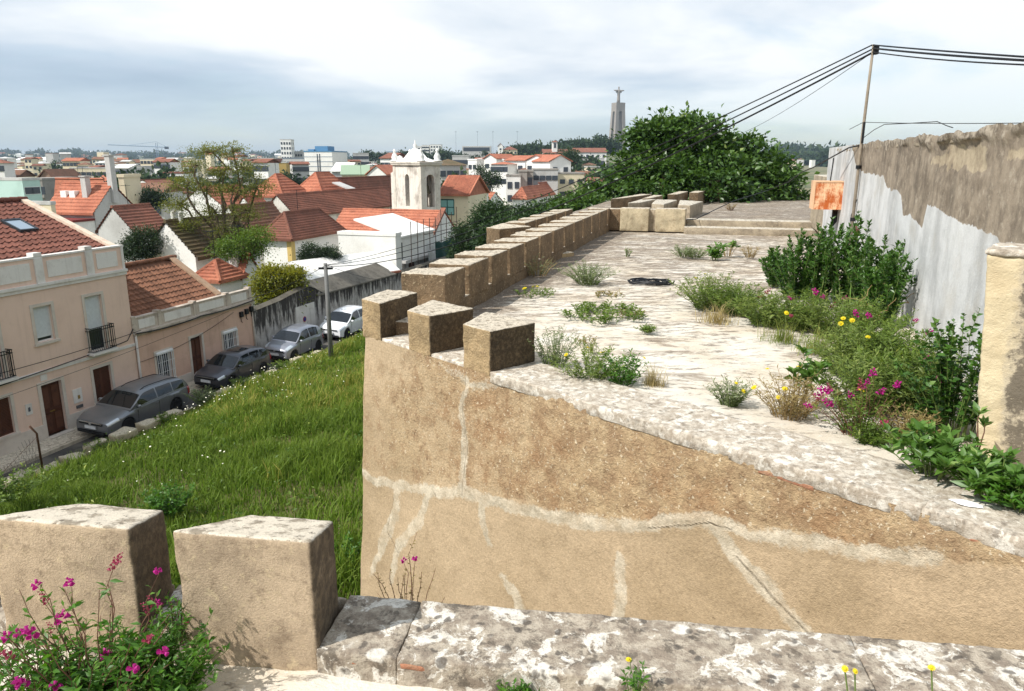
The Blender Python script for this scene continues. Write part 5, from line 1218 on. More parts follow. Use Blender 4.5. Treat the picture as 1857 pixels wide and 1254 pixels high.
def building(name, label, corner, Y, left, right, roof='gx', rise=1.5, wall=None, rmat=None, courses=0, over=0.25, cat="house", group=None, rot=0.0, sw=(), se=(), chim=(), yellow=None, depthlim=None, base=BASE):
    c = aty(corner[0], corner[1], Y); ze = c.z; rz = ST_ROT + R(rot)
    ux = Vector((math.cos(rz), math.sin(rz), 0)); uy = Vector((-math.sin(rz), math.cos(rz), 0))
    l = solve_len(c, ux, right); w = solve_len(c, uy, left)
    if depthlim: l = min(l, depthlim[0]); w = min(w, depthlim[1])
    root = empty(name, (c.x, c.y, 0), rz, label, cat, group); wall = wall or M_WW; rmat = rmat or M_RO
    m_ = MB().box((0, 0, base), (l, w, ze - 0.001))
    if roof == 'gx': m_.solid([(0, 0, ze - .0005), (0, w, ze - .0005), (0, w/2, ze + rise)], (0.3, 0, 0)); m_.solid([(l - .3, 0, ze - .0005), (l - .3, w, ze - .0005), (l - .3, w/2, ze + rise)], (0.3, 0, 0))
    if roof == 'gy': m_.solid([(0, 0, ze - .0005), (l, 0, ze - .0005), (l/2, 0, ze + rise)], (0, 0.3, 0)); m_.solid([(0, w - .3, ze - .0005), (l, w - .3, ze - .0005), (l/2, w - .3, ze + rise)], (0, 0.3, 0))
    m_.build("wall", wall, root)
    r_ = MB(); o = over; e = 0.12; k = rise / (w/2 if roof == 'gx' else l/2)
    if roof == 'gx':
        slope(r_, (-.1, -o, ze - o*k + e), (l + .1, -o, ze - o*k + e), (l + .1, w/2, ze + rise + e), (-.1, w/2, ze + rise + e), courses)
        slope(r_, (l + .1, w + o, ze - o*k + e), (-.1, w + o, ze - o*k + e), (-.1, w/2, ze + rise + e), (l + .1, w/2, ze + rise + e), courses)
        r_.tube([(-.1, w/2, ze + rise + e), (l + .1, w/2, ze + rise + e)], 0.13, 6)
    elif roof == 'gy':
        slope(r_, (-o, w + .1, ze - o*k + e), (-o, -.1, ze - o*k + e), (l/2, -.1, ze + rise + e), (l/2, w + .1, ze + rise + e), courses)
        slope(r_, (l + o, -.1, ze - o*k + e), (l + o, w + .1, ze - o*k + e), (l/2, w + .1, ze + rise + e), (l/2, -.1, ze + rise + e), courses)
        r_.tube([(l/2, -.1, ze + rise + e), (l/2, w + .1, ze + rise + e)], 0.13, 6)
    elif roof == 'hip':
        m = min(l, w) / 2; a, b = ((m, w/2), (l - m, w/2)) if l >= w else ((l/2, m), (l/2, w - m))
        A_, B_ = Vector((a[0], a[1], ze + rise + e)), Vector((b[0], b[1], ze + rise + e)); z0 = ze - 0.05 + e
        c0, c1, c2, c3 = (-o, -o, z0), (l + o, -o, z0), (l + o, w + o, z0), (-o, w + o, z0)
        if l >= w: fl = [(c0, c1, B_, A_), (c1, c2, B_, B_), (c2, c3, A_, B_), (c3, c0, A_, A_)]
        else: fl = [(c0, c1, A_, A_), (c1, c2, B_, A_), (c2, c3, B_, B_), (c3, c0, A_, B_)]
        for f_ in fl: slope(r_, *f_, max(courses, 2))
        for p, q in ((c0, A_), (c3, A_ if l >= w else B_), (c1, B_ if l >= w else A_), (c2, B_)): r_.tube([p, q], 0.11, 6)
        r_.tube([A_, B_], 0.12, 6)
    elif roof == 'shed': slope(r_, (-.1, -o, ze + .02), (l + .1, -o, ze + .02), (l + .1, w + o, ze + rise + .02), (-.1, w + o, ze + rise + .02), courses)
    elif roof == 'shedx': slope(r_, (-o, w + .1, ze + .02), (-o, -.1, ze + .02), (l + o, -.1, ze + rise + .02), (l + o, w + .1, ze + rise + .02), courses)
    else:
        r_.box((-.05, -.05, ze), (l + .05, w + .05, ze + .12)).box((-.05, -.05, ze + .12), (l + .05, .12, ze + rise)).box((-.05, w - .12, ze + .12), (l + .05, w + .05, ze + rise)).box((-.05, .12, ze + .12), (.12, w - .12, ze + rise)).box((l - .12, .12, ze + .12), (l + .05, w - .12, ze + rise))
    ro = r_.build("roof", rmat, root)
    for (fx, fy, h_) in chim:
        zc = ze + rise * 0.5
        MB().box((l*fx - .3, w*fy - .3, zc - .5), (l*fx + .3, w*fy + .3, zc + h_)).box((l*fx - .38, w*fy - .38, zc + h_), (l*fx + .38, w*fy + .38, zc + h_ + .12)).build("chimney", wall, ro)
    for face, sp_ in (('SW', sw), ('SE', se)):
        if sp_: windows(root, face, [(u * (w if face == 'SW' else l), ze + dz, a, b) for u, dz, a, b in sp_], w, ze, l)
    if yellow:
        for face in yellow:
            if face == 'corner': MB().box((-0.04, -0.04, base), (0.5, 0.35, ze - .02)).build("ochre_pilaster", M_WY, root)
            if face == 'far': MB().box((l - 0.4, -0.05, base), (l + .05, 0.4, ze - .02)).build("ochre_pilaster", M_WY, root)
    if roof in ('gx', 'gy', 'hip') and name != 'church_nave':
        ax_, ay_ = l * .42, w * .5; za_ = ze + rise * .8; am = MB().tube([(ax_, ay_, za_ - .3), (ax_, ay_, za_ + 2.2)], .025, 4)
        for q_ in range(5): am.box((ax_ - .45 + q_ * .18, ay_ - .30 + q_ * .03, za_ + 2.1), (ax_ - .43 + q_ * .18, ay_ + .30 - q_ * .03, za_ + 2.12))
        am.box((ax_ - .5, ay_ - .012, za_ + 2.09), (ax_ + .4, ay_ + .012, za_ + 2.115)).build("aerial", M_IRON, root)
    root["dims"] = (l, w, ze)
    return root
_D = lambda o: o["dims"]

# ---- white house under repair by the garden wall
bq = building("white_house", "bright white house with a sloping white roof and scaffolding at its street side", (724, 430), 60.5, 646, 786, 'shed', 1.35, M_WW, M_WW, over=0.12, chim=())
bp = building("white_annex", "plain flat-topped white annex wall in front of the scaffolded house", (717, 429), 57.5, 613, 727, 'flat', 0.25, M_WW, M_WW, depthlim=(2.6, 20))
lw = building("lean_to", "low whitewashed lean-to roof with an orange edge behind the garden wall", (560, 514), 50.5, 530, 720, 'shed', 1.3, M_WW, M_WW, over=0.25, depthlim=(20, 4.5), rot=-21.5)
l_, w_, z_ = _D(lw); MB().box((-0.2, -0.34, z_ - .16), (l_ + .1, -0.27, z_ - .02)).build("orange_edge", M_RO, lw)
l_, w_, z_ = _D(bq)
MB().box((1.6, -0.06, -8.7), (2.6, 0.0, -6.2)).build("door", M_WOOD2, bq); MB().box((0.0, -0.05, z_ - 1.9), (0.45, 0.0, z_ - .5)).build("window", M_WIN, bq)
MB().box((0, -0.5, z_ - 2.2), (l_, 0, z_ - 1.95)).build("ledge", M_WG, bq); MB().box((-.02, -.30, -8.7), (.5, -.0, z_ - 2.2)).build("pier", M_CONC, bq)
sc_ = empty("scaffolding", bq.location, bq.rotation_euler[2], "rusty tube scaffolding standing at the white house", "scaffold")
M_SCAF = flat("rusty_tube", C(78, 62, 54), .6, .3)
for i in range(9):
    x = 0.6 + i * (l_ + 4.5) / 9; hh = z_ + (1.2 if i < 5 else 1.0 + .4 * (i % 3)); MB().tube([(x, -0.75, -8.7), (x + .04, -0.75, hh)], .035, 6).build("upright", M_SCAF, sc_)
for zz in (z_ - 3.6, z_ - 0.1, z_ + .45): MB().tube([(l_ * .45, -.79, zz), (l_ + 4.0, -.79, zz)], .03, 6).build("ledger", M_SCAF, sc_)
def tarp(name, label, mat, x0, x1, z0, z1, seed):
    u, v = np.meshgrid(np.linspace(0, 1, 24), np.linspace(0, 1, 20), indexing='ij'); x = x0 + (x1 - x0) * u; z = z0 + (z1 - z0) * v + .12 * np.sin(u * 9 + seed) * v
    y = -0.85 - .10 * np.sin(u * 16 + v * 3 + seed) - .12 * fbm(u * 5, v * 2, 0, seed)
    o = link(name, np_mesh(name, np.stack([x, y, z], -1).reshape(-1, 3), grid_faces(24, 20), mat, None, True), None, bq.location, (0, 0, bq.rotation_euler[2]))
    md = o.modifiers.new("thickness", 'SOLIDIFY'); md.thickness = 0.01; return tag(o, label, "tarpaulin")
_c = Vector((bq.location.x, bq.location.y, z_)); _u = Vector((math.cos(bq.rotation_euler[2]), math.sin(bq.rotation_euler[2]), 0))
_x = [solve_len(_c, _u, q_) for q_ in (757, 773, 813)]
tarp("green_netting", "dark green netting hung on the scaffolding", flat("dark_green_net", C(22, 62, 58), .8), _x[1], _x[2], -8.2, z_ - 1.0, 2)
tarp("grey_tarpaulin", "pale grey tarpaulin hung beside the green netting", flat("grey_tarp", C(196, 198, 198), .7), _x[0], _x[1] - .05, -8.4, z_ - 1.6, 5)

# ---- houses behind
b9 = building("long_house", "long house with bright orange tiled roof and white gable in front of the bell tower", (784, 431), 69, 598, 827, 'gy', 2.1, M_WW, M_RO, 9, 0.3, yellow=('far',))
l_, w_, z_ = _D(b9)
MB().solid([(-.3, -.18, z_ - .1), (l_/2, -.18, z_ + 2.3), (l_/2, -.18, z_ + 2.55), (-.35, -.18, z_ + .12)], (0, .5, 0)).build("gable_coping", M_RR, b9)
b8 = building("hip_roofed_house", "white house with ochre corner pilaster and brown hipped tile roof", (527, 436), 58, 476, 618, 'hip', 1.9, M_WW, M_RR, 11, 0.35, yellow=('corner',), se=[(.72, -2.2, .9, 1.1)])
b11 = building("church_nave", "long church nave with a red-brown tiled roof and stained white gable", (536, 393), 76, 474, 722, 'gx', 2.0, M_WDIRT, M_RR, 13, 0.2, cat="church")
building("hip_roofed_house", "orange hipped roof with a dark skylight left of the church", (512, 358), 86, 452, 560, 'hip', 2.4, M_WW, M_RO, 8, 0.3)
h12 = building("hip_roofed_house", "orange hipped roof with a dark skylight directly behind the church nave", (585, 358), 90, 530, 640, 'hip', 2.7, M_WW, M_RO, 8, 0.3)
building("long_house", "red-brown tiled roof carrying a white box dormer beside the bell tower", (612, 355), 96, 590, 730, 'gx', 2.0, M_WW, M_RR, 8, 0.3)
building("roof_dormer", "white box dormer with a flat grey top on the red-brown roof", (636, 345), 92, 605, 648, 'shed', .9, M_WW, M_WG, 0, .1, cat="dormer")
for i, (x, y, Y) in enumerate(((515, 340, 83.5), (577, 339, 87))):
    c = aty(x, y, Y); MB().box((-.5, -.5, -.9), (.5, .5, 0.12), Matrix.Rotation(R(35), 4, 'X')).build("roof_window", M_WIN, None, c, (0, 0, ST_ROT + 1.57)) if False else None
b3 = building("white_gable_house", "white gabled house with broad orange roof and white dormers at the left", (171, 385), 72, 82, 246, 'gy', 2.5, M_WG, M_RO, 9, .3, chim=((.28, .35, 2.0), (.5, .0, 4.0)))
l_, w_, z_ = _D(b3)
for i in range(2): MB().box((l_*.22, w_*.55 + i * 1.1, z_ + .9), (l_*.22 + .9, w_*.55 + i * 1.1 + .7, z_ + 1.9)).build("dormer", M_WW, b3)
pv = MB().box((-2.4, 0.1, -8.7), (0, w_ * .75, z_ - .8)).build("glazed_porch", M_WW, b3)
for i in range(5): MB().box((-2.43, .3 + i * 1.15, z_ - 2.4), (-2.401, 1.25 + i * 1.15, z_ - 1.1)).build("pane", M_WIN, pv)
MB().box((-2.6, 0.0, z_ - .8), (0, w_ * .78, z_ - .6)).build("porch_roof", mat_roof("dark_red_sheet", C(128, 56, 52), C(112, 50, 46), C(90, 44, 42)), pv)
building("orange_roofed_house", "higher orange roof with a dark eave line behind the white gabled house", (185, 352), 84, 100, 196, 'gy', 1.5, M_WW, M_RO, 5, .5)
building("grey_gable_house", "grey gabled house with brown roof behind the dark bush", (241, 420), 60, 178, 305, 'gx', 1.8, M_WG, M_RR, 9, .25)
b4 = building("white_gable_house", "small bright white gable with an arched chimney under the tall acacia", (354, 465), 46.5, 262, 470, 'gx', 2.0, M_WW, M_RD, 10, .25)
l_, w_, z_ = _D(b4); MB().tube([(1.0, w_*.5 - .3, z_ + 1.9), (1.0, w_*.5 - .3, z_ + 2.6), (1.0, w_*.5, z_ + 2.85), (1.0, w_*.5 + .3, z_ + 2.6), (1.0, w_*.5 + .3, z_ + 1.9)], .13, 8).build("chimney", M_WW, b4)
building("brown_roofed_house", "brown tiled roof seen behind the acacia trunk", (452, 428), 60, 385, 528, 'gx', 2.2, M_WW, M_RB, 10, .25)
building("orange_roofed_house", "small orange hipped roof beside the pink low house", (398, 512), 43.5, 352, 440, 'hip', 1.0, M_WW, M_RO, 6, .25)
building("orange_roofed_house", "little orange gable with white verge and chimney left of the yellowish tree", (440, 500), 45.5, 412, 470, 'gy', 1.1, M_WW, M_RO, 6, .2, chim=((.3, .7, .7),))
building("white_house", "white wall and pale roof edge behind the pink house at the left", (92, 372), 66, -20, 100, 'flat', .3, M_WC, M_WG)
building("mint_building", "mint green block end at the left edge", (40, 328), 120, -30, 72, 'flat', .4, M_MINT, M_WG, se=[(.3, -2.2, 1.6, 1.2), (.7, -2.2, 1.6, 1.2), (.3, -4.8, 1.6, 1.2), (.7, -4.8, 1.6, 1.2)], cat="building")
building("orange_roofed_house", "orange roof in front of the acacia crown, left of the church", (400, 372), 100, 330, 470, 'gx', 2.2, M_WW, M_RO, 6, .3)
building("white_house", "white walled house with orange roof left of the church nave", (470, 395), 78, 420, 500, 'gx', 2.0, M_WW, M_RO, 7, .3)
building("orange_roofed_house", "low orange roof right of the acacia, under the far blocks", (300, 352), 130, 222, 345, 'gx', 2.2, M_WW, M_RR, 4, .3)
building("red_roofed_house", "small red roofed houses beyond the dark trees, nearest the tower", (882, 372), 130, 858, 912, 'gy', 1.8, M_WW, M_RO, 4, .3)
building("red_roofed_house", "red hipped roof house among the dark trees below the white flats", (955, 362), 150, 930, 1010, 'hip', 2.2, M_WW, M_RO, 5, .3)
building("red_roofed_house", "white house with red roof at the edge of the big fig tree", (985, 350), 165, 968, 1024, 'gx', 2.0, M_WW, M_RO, 4, .3)
building("white_house", "white gabled house right of the ribbed orange roof", (868, 348), 120, 846, 886, 'gx', 1.6, M_WW, M_RO, 4, .25)

# ---- bell tower
def bell_tower():
    c = aty(763, 300, 84); rz = R(36.0)
    ux = Vector((math.cos(rz), math.sin(rz), 0)); uy = Vector((-math.sin(rz), math.cos(rz), 0))
    l = solve_len(c, ux, 796.5); w = solve_len(c, uy, 713); ze = c.z
    t = empty("bell_tower", (c.x, c.y, 0), rz, "square stone bell tower with arched openings, pinnacles and white spire", "tower")
    M_ST = plaster("weathered_white_stone", C(226, 218, 206), C(128, 116, 104), 0.6, .75, .7, .4, 10, streak=.6)
    M_STG = plaster("tower_trim", C(214, 206, 192), C(140, 130, 116), 0.8, .5, .5, .3, 10)
    oh, ow = 3.4, 1.0
    zo0, zo1 = ze - 4.6, ze - 1.5
    # shaft as four corner piers and the wall above and below the openings
    def arch_face(length):
        a, b = length/2 - ow/2, length/2 + ow/2; pts_l = []
        arc = [(length/2 + ow/2 * math.cos(th), zo1 + ow/2 * math.sin(th)) for th in np.linspace(math.pi, 0, 9)]
        return a, b, arc
    m_ = MB()
    for (org, ax, ln) in ((Vector((0, 0, 0)), Vector((1, 0, 0)), l), (Vector((l, 0, 0)), Vector((0, 1, 0)), w), (Vector((l, w, 0)), Vector((-1, 0, 0)), l), (Vector((0, w, 0)), Vector((0, -1, 0)), w)):
        a, b, arc = arch_face(ln); nin = Vector((-ax.y, ax.x, 0)) * 0.55
        P = lambda u, z: org + ax * u + Vector((0, 0, z))
        for quad in ([(0, BASE), (ln, BASE), (ln, zo0), (0, zo0)], [(0, zo0), (a, zo0), (a, zo1), (0, zo1)], [(b, zo0), (ln, zo0), (ln, zo1), (b, zo1)]): m_.poly([P(*q) for q in quad])
        for i in range(8):
            m_.poly([P(*arc[i]), P(*arc[i+1]), P(arc[i+1][0] if 0 < i < 7 else (ln if i == 7 else arc[i+1][0]), ze) if i < 7 else P(ln, ze), P(arc[i][0] if i > 0 else 0, ze)])
            m_.poly([P(*arc[i]), P(*arc[i]) + nin, P(*arc[i+1]) + nin, P(*arc[i+1])])
        m_.poly([P(0, zo1), P(a, zo1), P(0, ze)]); m_.poly([P(b, zo1), P(ln, zo1), P(ln, ze)])
        for u in (a, b): m_.poly([P(u, zo0), P(u, zo0) + nin, P(u, zo1) + nin, P(u, zo1)])
        m_.poly([P(a, zo0), P(b, zo0), P(b, zo0) + nin, P(a, zo0) + nin])
    sh = m_.build("shaft", M_ST, t)
    MB().box((.6, .6, zo0 - .3), (l - .6, w - .6, zo0 - .1)).build("belfry_floor", M_STG, t)
    for (xx, yy) in ((l/2, .9), (.9, w/2)): MB().lathe([(0.0, 1.0), (.12, .98), (.25, .8), (.32, .35), (.46, 0.0), (.0, .02)], 14, (xx, yy, zo1 - 1.6)).tube([(xx, yy, zo1 - .6), (xx, yy, zo1 + .4)], .05, 6).build("bell", flat("bronze", C(92, 84, 62), .5, .7), t)
    MB().box((-.22, -.22, ze), (l + .22, w + .22, ze + .18)).box((-.30, -.30, ze + .18), (l + .30, w + .30, ze + .34)).build("cornice", M_STG, t)
    MB().box((-.06, -.06, zo0 - .45), (l + .06, w + .06, zo0 - .27)).build("string_course", M_STG, t)
    for x in (0, l):
        for y in (0, w): MB().box((x - .05 if x == 0 else x - .5, y - .05 if y == 0 else y - .5, BASE), (x + .5 if x == 0 else x + .05, y + .5 if y == 0 else y + .05, ze - .002)).build("corner_quoin", M_STG, t)
    # concave spire
    m_ = MB(); prof = [(.95, 0.0), (.70, .22), (.50, .42), (.40, .74), (.30, 1.02), (.19, 1.26), (.12, 1.42), (.11, 1.50)]
    rings = [[(l/2 + sx * l/2 * k, w/2 + sy * w/2 * k, ze + .38 + z) for sx, sy in ((-1, -1), (1, -1), (1, 1), (-1, 1))] for k, z in prof]
    vs = [p for r_ in rings for p in r_]; m_.add(vs, [(i*4 + j, i*4 + (j+1) % 4, (i+1)*4 + (j+1) % 4, (i+1)*4 + j) for i in range(len(rings)-1) for j in range(4)] + [tuple(range(len(vs)-4, len(vs)))])
    spr = m_.build("spire", M_WW, t)
    MB().lathe([(.22, 0), (.14, .15), (.26, .40), (.10, .62), (.05, .95), (0, 1.05)], 10, (l/2, w/2, ze + 1.75)).build("finial", M_WW, spr, smooth=True)
    pin = MB().lathe([(.42, 0), (.42, .18), (.26, .30), (.34, .62), (.22, 1.0), (.10, 1.35), (.17, 1.52), (.08, 1.7), (0, 1.8)], 10).mesh("pinnacle", M_WW, True)
    for x in (.15, l - .15):
        for y in (.15, w - .15): link("pinnacle", pin, t, (x, y, ze + .38)).scale = (1.15, 1.15, .8)
    MB().box((.3, w + .02, BASE), (2.2, w + 1.3, ze - .9)).build("side_turret", M_ST, t); MB().lathe([(1.0, 0), (.8, .25), (.5, .7), (.32, 1.2), (.42, 1.5), (.3, 1.85), (0, 2.0)], 12, (1.25, w + .66, ze - .9)).build("turret_dome", M_WW, t, smooth=True)
bell_tower()

# ---- flats and far blocks
def block(label, x0, x1, ytop, Y, depth=12, roof='flat', wall=None, rmat=None, yaw=0.0, rise=1.0, cols=4, rows=4, storey=2.9, ww=1.3, wh=1.3, cat="building", name="apartment_block", group=None, first=1.2, bands=0, base=None, wmat=None, sidecols=0):
    p0, p1 = aty(x0, ytop, Y), aty(x1, ytop, Y); c = (p0 + p1) / 2; wd = (p1 - p0).length; b = float(ground_height(c.x, c.y)) - 1.0 if base is None else base
    wall = wall or M_WW; rmat = rmat or M_WG; rz = R(yaw); root = empty(name, (c.x, c.y, 0), rz, label, cat, group); zt = p0.z; h = wd / 2
    MB().box((-h, 0, b), (h, depth, zt)).build("wall", wall, root); r_ = MB()
    if roof == 'flat': r_.box((-h - .1, -.1, zt + .001), (h + .1, depth + .1, zt + .35))
    elif roof == 'gx': r_.solid([(-h - .3, -.4, zt), (h + .3, -.4, zt), (h + .3, depth/2, zt + rise), (-h - .3, depth/2, zt + rise)], (0, 0, .2)).solid([(-h - .3, depth + .4, zt), (h + .3, depth + .4, zt), (h + .3, depth/2, zt + rise), (-h - .3, depth/2, zt + rise)], (0, 0, .2)); r_.solid([(-h, 0, zt + .001), (-h, depth, zt + .001), (-h, depth/2, zt + rise)], (.2, 0, 0)).solid([(h, 0, zt + .001), (h, depth, zt + .001), (h, depth/2, zt + rise)], (-.2, 0, 0))
    elif roof == 'gy': r_.solid([(-h - .4, -.3, zt), (-h - .4, depth, zt), (0, depth, zt + rise), (0, -.3, zt + rise)], (0, 0, .2)).solid([(h + .4, -.3, zt), (h + .4, depth, zt), (0, depth, zt + rise), (0, -.3, zt + rise)], (0, 0, .2))
    elif roof == 'hip': m = min(h, depth/2) ; r_.add([(-h-.4, -.4, zt), (h+.4, -.4, zt), (h+.4, depth+.4, zt), (-h-.4, depth+.4, zt), (-h+m, depth/2, zt+rise), (h-m+.01, depth/2, zt+rise)], [(0, 1, 5, 4), (1, 2, 5), (2, 3, 4, 5), (3, 0, 4), (0, 3, 2, 1)])
    r_.build("roof", rmat, root)
    if roof == 'gy': MB().solid([(-h, 0, zt - .001), (h, 0, zt - .001), (0, 0, zt + rise)], (0, .3, 0)).build("gable", wall, root)
    mw = None
    if cols and rows:
        mw = MB().box((-ww/2, -.12, 0), (ww/2, -.005, wh)).mesh("window", wmat or M_WIN)
        for j in range(rows):
            z = zt - first - wh - j * storey
            if z < b + 1: break
            for i in range(cols): link("window", mw, root, (-h + wd * (i + .5) / cols, 0, z))
        if sidecols:
            ms = MB().box((-.12, -ww/2, 0), (-.005, ww/2, wh)).mesh("window", wmat or M_WIN); sd = -1 if c.x > 0 else 1
            for j in range(rows):
                z = zt - first - wh - j * storey
                if z < b + 1: break
                for i in range(sidecols): link("window", ms, root, ((-h if sd < 0 else h + .125), depth * (i + .5) / sidecols, z))
    for j in range(bands):
        z = zt - (j + 1) * storey
        MB().box((-h - .25, -.5, z - .5), (h + .25, -.0, z)).build("balcony_band", rmat if roof == 'flat' else wall, root)
    return root

b14 = block("house with ribbed orange roof and teal window right of the bell tower", 797, 850, 356, 88, 9, 'gx', M_WC, M_RO, -12, 2.1, 0, 0, cat="house", name="orange_roofed_house")
z_ = aty(820, 356, 88).z
for i in range(24): MB().tube([(-1.75 + 3.5 * i / 23, -.4, z_ + .22), (-1.75 + 3.5 * i / 23, 4.5, z_ + 2.3)], .05, 5).build("roof_rib", M_RO, b14)
tw = MB().box((-1.7, -.06, z_ - 2.2), (0.0, 0, z_ - .35)).build("teal_window", flat("teal_frame", C(40, 84, 80), .5), b14)
for i in range(2):
    for j in range(2): MB().box((-1.6 + i * .82, -.075, z_ - 2.1 + j * .86), (-.9 + i * .82, -.061, z_ - 1.35 + j * .86)).build("pane", flat("teal_glass", C(140, 190, 186), .2), tw)
M_BLUE = flat("blue_roof_sheet", C(92, 138, 172), .6); M_BLINE = flat("blue_grey_joint", C(120, 136, 150), .6)
fb = block("tall white block with a blue roof and thin blue lines left of the church", 550, 603, 276, 250, 14, 'flat', M_WW, M_BLUE, -8, 1, 0, 0)
h_ = 5.0; zt = aty(575, 276, 250).z
for j in range(6): MB().box((-h_ + .02, -.06, zt - 1.6 - j * 1.55), (h_ - .02, -.002, zt - 1.45 - j * 1.55)).build("joint_line", M_BLINE, fb)
for x in (-.3, .5): MB().box((x - .14, -.09, zt - 9.5), (x + .14, -.062, zt - .6)).build("window_strip", M_WIN, fb)
MB().box((-2.2, 3, zt + .35), (2.2, 9, zt + 1.9)).box((-4.2, 2, zt + .351), (-2.2, 9, zt + .9)).build("roof_house", M_BLUE, fb)
block("slim white high-rise far left of the blue-roofed block", 508, 527, 254, 420, 9, 'flat', M_WW, M_WG, 5, 1, 4, 6, 2.6, .8, 1.3, sidecols=2)
block("lower grey-white high-rise slab right of the slim tower", 525, 548, 276, 430, 10, 'flat', M_WG, M_WG, 5, 1, 5, 4, 2.6, 1.0, 1.2)
block("blue-grey glass office building below the slim tower", 513, 551, 288, 330, 12, 'flat', M_WG, M_BLINE, 0, 1, 6, 4, 2.4, 1.0, 1.4)
block("five-storey white flats with balconies, leftmost of the white row", 847, 866, 291, 205, 10, 'flat', M_WW, M_WW, -30, 1, 2, 5, 2.6, 1.0, 1.1, sidecols=0)
block("grey side wing beside the leftmost white flats", 866, 876, 290, 209, 9, 'flat', M_WG, M_WG, -30, 1, 0, 0)
block("white flats with a red gable roof, second of the white row", 876, 902, 289, 202, 11, 'gy', M_WW, M_RO, -30, 1.2, 2, 5, 2.6, 1.2, 1.1)
block("white flats with shaded end wall in the middle of the row", 902, 914, 291, 203, 11, 'flat', M_WW, M_WW, -30, 1, 0, 0)
block("white flats with three dark windows and red roof behind the concrete tower", 914, 955, 292, 198, 11, 'gx', M_WW, M_RO, -30, 1.2, 2, 5, 2.6, 1.3, 1.1)
block("white gabled flats with orange roof right of the middle row", 952, 993, 292, 190, 12, 'gy', M_WW, M_RO, -30, 1.4, 3, 3, 2.6, 1.2, 1.1)
block("low white gabled house with orange slope at the right of the flats", 996, 1037, 294, 180, 12, 'gy', M_WW, M_RO, 18, 1.5, 2, 2, 2.6, 1.1, 1.1)
block("bare concrete stair tower in front of the white flats", 941, 956, 312, 165, 6, 'flat', M_CONC, M_CONC, 0, 1, 0, 0)
block("unfinished concrete building beside the stair tower", 955, 967, 312, 166, 8, 'flat', M_CONC, M_CONC, 0, 1, 1, 3, 2.6, 1.0, 1.6)
block("low white building with dark openings below the white flats", 918, 944, 320, 164, 9, 'flat', M_WW, M_CONC, 0, 1, 2, 2, 2.8, 1.0, 1.4)
block("grey brown flat-roofed workshop right of the concrete tower", 967, 1012, 309, 172, 9, 'flat', M_WG, M_CONC, 0, 1, 4, 1, 2.8, 1.2, 1.0)
block("beige stepped building at the foot of the fig tree", 1012, 1060, 316, 176, 9, 'flat', M_WC, M_CONC, 6, 1, 3, 2, 2.8, 1.2, 1.0)
block("old grey flats with a dark hipped roof right of the bell tower", 797, 846, 300, 170, 14, 'hip', M_WG, M_RD, 14, 1.4, 4, 4, 2.8, 1.2, 1.3)
block("grey terraced flats stepping up behind the bell tower", 820, 850, 284, 260, 12, 'flat', M_WG, M_WG, 0, 1, 4, 3, 2.8, 1.4, 1.3)
block("white convent with long red roof on the hill", 986, 1042, 279, 430, 16, 'gx', M_WW, M_RR, 4, 2.4, 5, 2, 4.0, 1.2, 1.8, cat="convent", name="convent")
block("square white belfry rising over the hill convent", 1002, 1011, 258, 432, 3, 'hip', M_WW, M_RR, 4, 1.0, 1, 1, 4, 1.2, 2.6, first=.6, cat="belfry", name="belfry")
block("long white convent wing with red roof beside the fig tree", 1040, 1100, 277, 425, 14, 'gx', M_WW, M_RR, 0, 2.4, 6, 2, 3.6, 1.2, 1.5, cat="convent", name="convent_wing")
block("grey arcaded terrace wall under the convent wing", 1036, 1096, 288, 410, 5, 'flat', M_WG, M_WG, 0, 1, 8, 1, 3, 2.6, 3.6, cat="wall", name="arcade_wall")
block("white gable-ended house with red roof on the wooded hill", 903, 912, 266, 520, 10, 'gy', M_WW, M_RR, 0, 2.0, 1, 2, 3, 1.2, 1.2)
block("brownish stone building joined to the white gable on the hill", 911, 938, 272, 522, 12, 'hip', M_WC, M_RR, 0, 2.4, 4, 2, 3, 1.4, 1.4)
block("long dark-fronted hall with white roof on the skyline", 838, 890, 266, 640, 20, 'flat', M_WG, M_WW, 0, 1, 1, 1, 3, 22, 3.0, first=.8, cat="hall", name="hall")
for i, (a, b, y) in enumerate(((752, 764, 266), (765, 778, 264), (780, 800, 263))):
    block(("leftmost", "middle", "rightmost and broadest")[i] + " of three white tower blocks on the skyline behind the spire", a, b, y, 760, 14, 'flat', M_WW, M_WG, 0, 1, 4, 5, 3.0, 1.6, 1.5, group="skyline tower blocks")
block("blue flat-topped tower on the skyline left of the spire", 700, 722, 276, 700, 12, 'flat', M_WG, M_BLUE, 0, 1, 3, 4, 3, 1.6, 1.6)
block("grey block with dark upper floors left of the church spire", 640, 668, 279, 380, 12, 'flat', M_WG, M_WG, 10, 1, 5, 3, 2.8, 1.6, 1.4)
block("white block with red roof behind the bell tower at its left", 688, 712, 288, 240, 12, 'gx', M_WW, M_RR, -20, 1.6, 3, 3, 2.8, 1.2, 1.2)
block("green-roofed warehouse left of the bell tower", 620, 668, 318, 170, 12, 'gx', M_WC, flat("green_sheet_roof", C(150, 170, 144), .7), 10, 2.0, 0, 0, cat="warehouse", name="warehouse")
block("white-roofed shed left of the green warehouse", 602, 634, 312, 185, 12, 'gx', M_WG, M_WW, 0, 2.0, 3, 1, 2.8, 1.6, 1.2, cat="shed", name="shed")
block("orange roofed house just left of the bell tower", 664, 702, 318, 165, 10, 'gy', M_WW, M_RO, -15, 2.0, 1, 1, 2.8, 1.2, 1.2, cat="house", name="town_house_far")
block("ochre wall end left of the blue-roofed block", 496, 519, 296, 240, 10, 'flat', plaster("ochre_render", C(176, 150, 92), None, .4), M_WG, 0, 1, 0, 0)
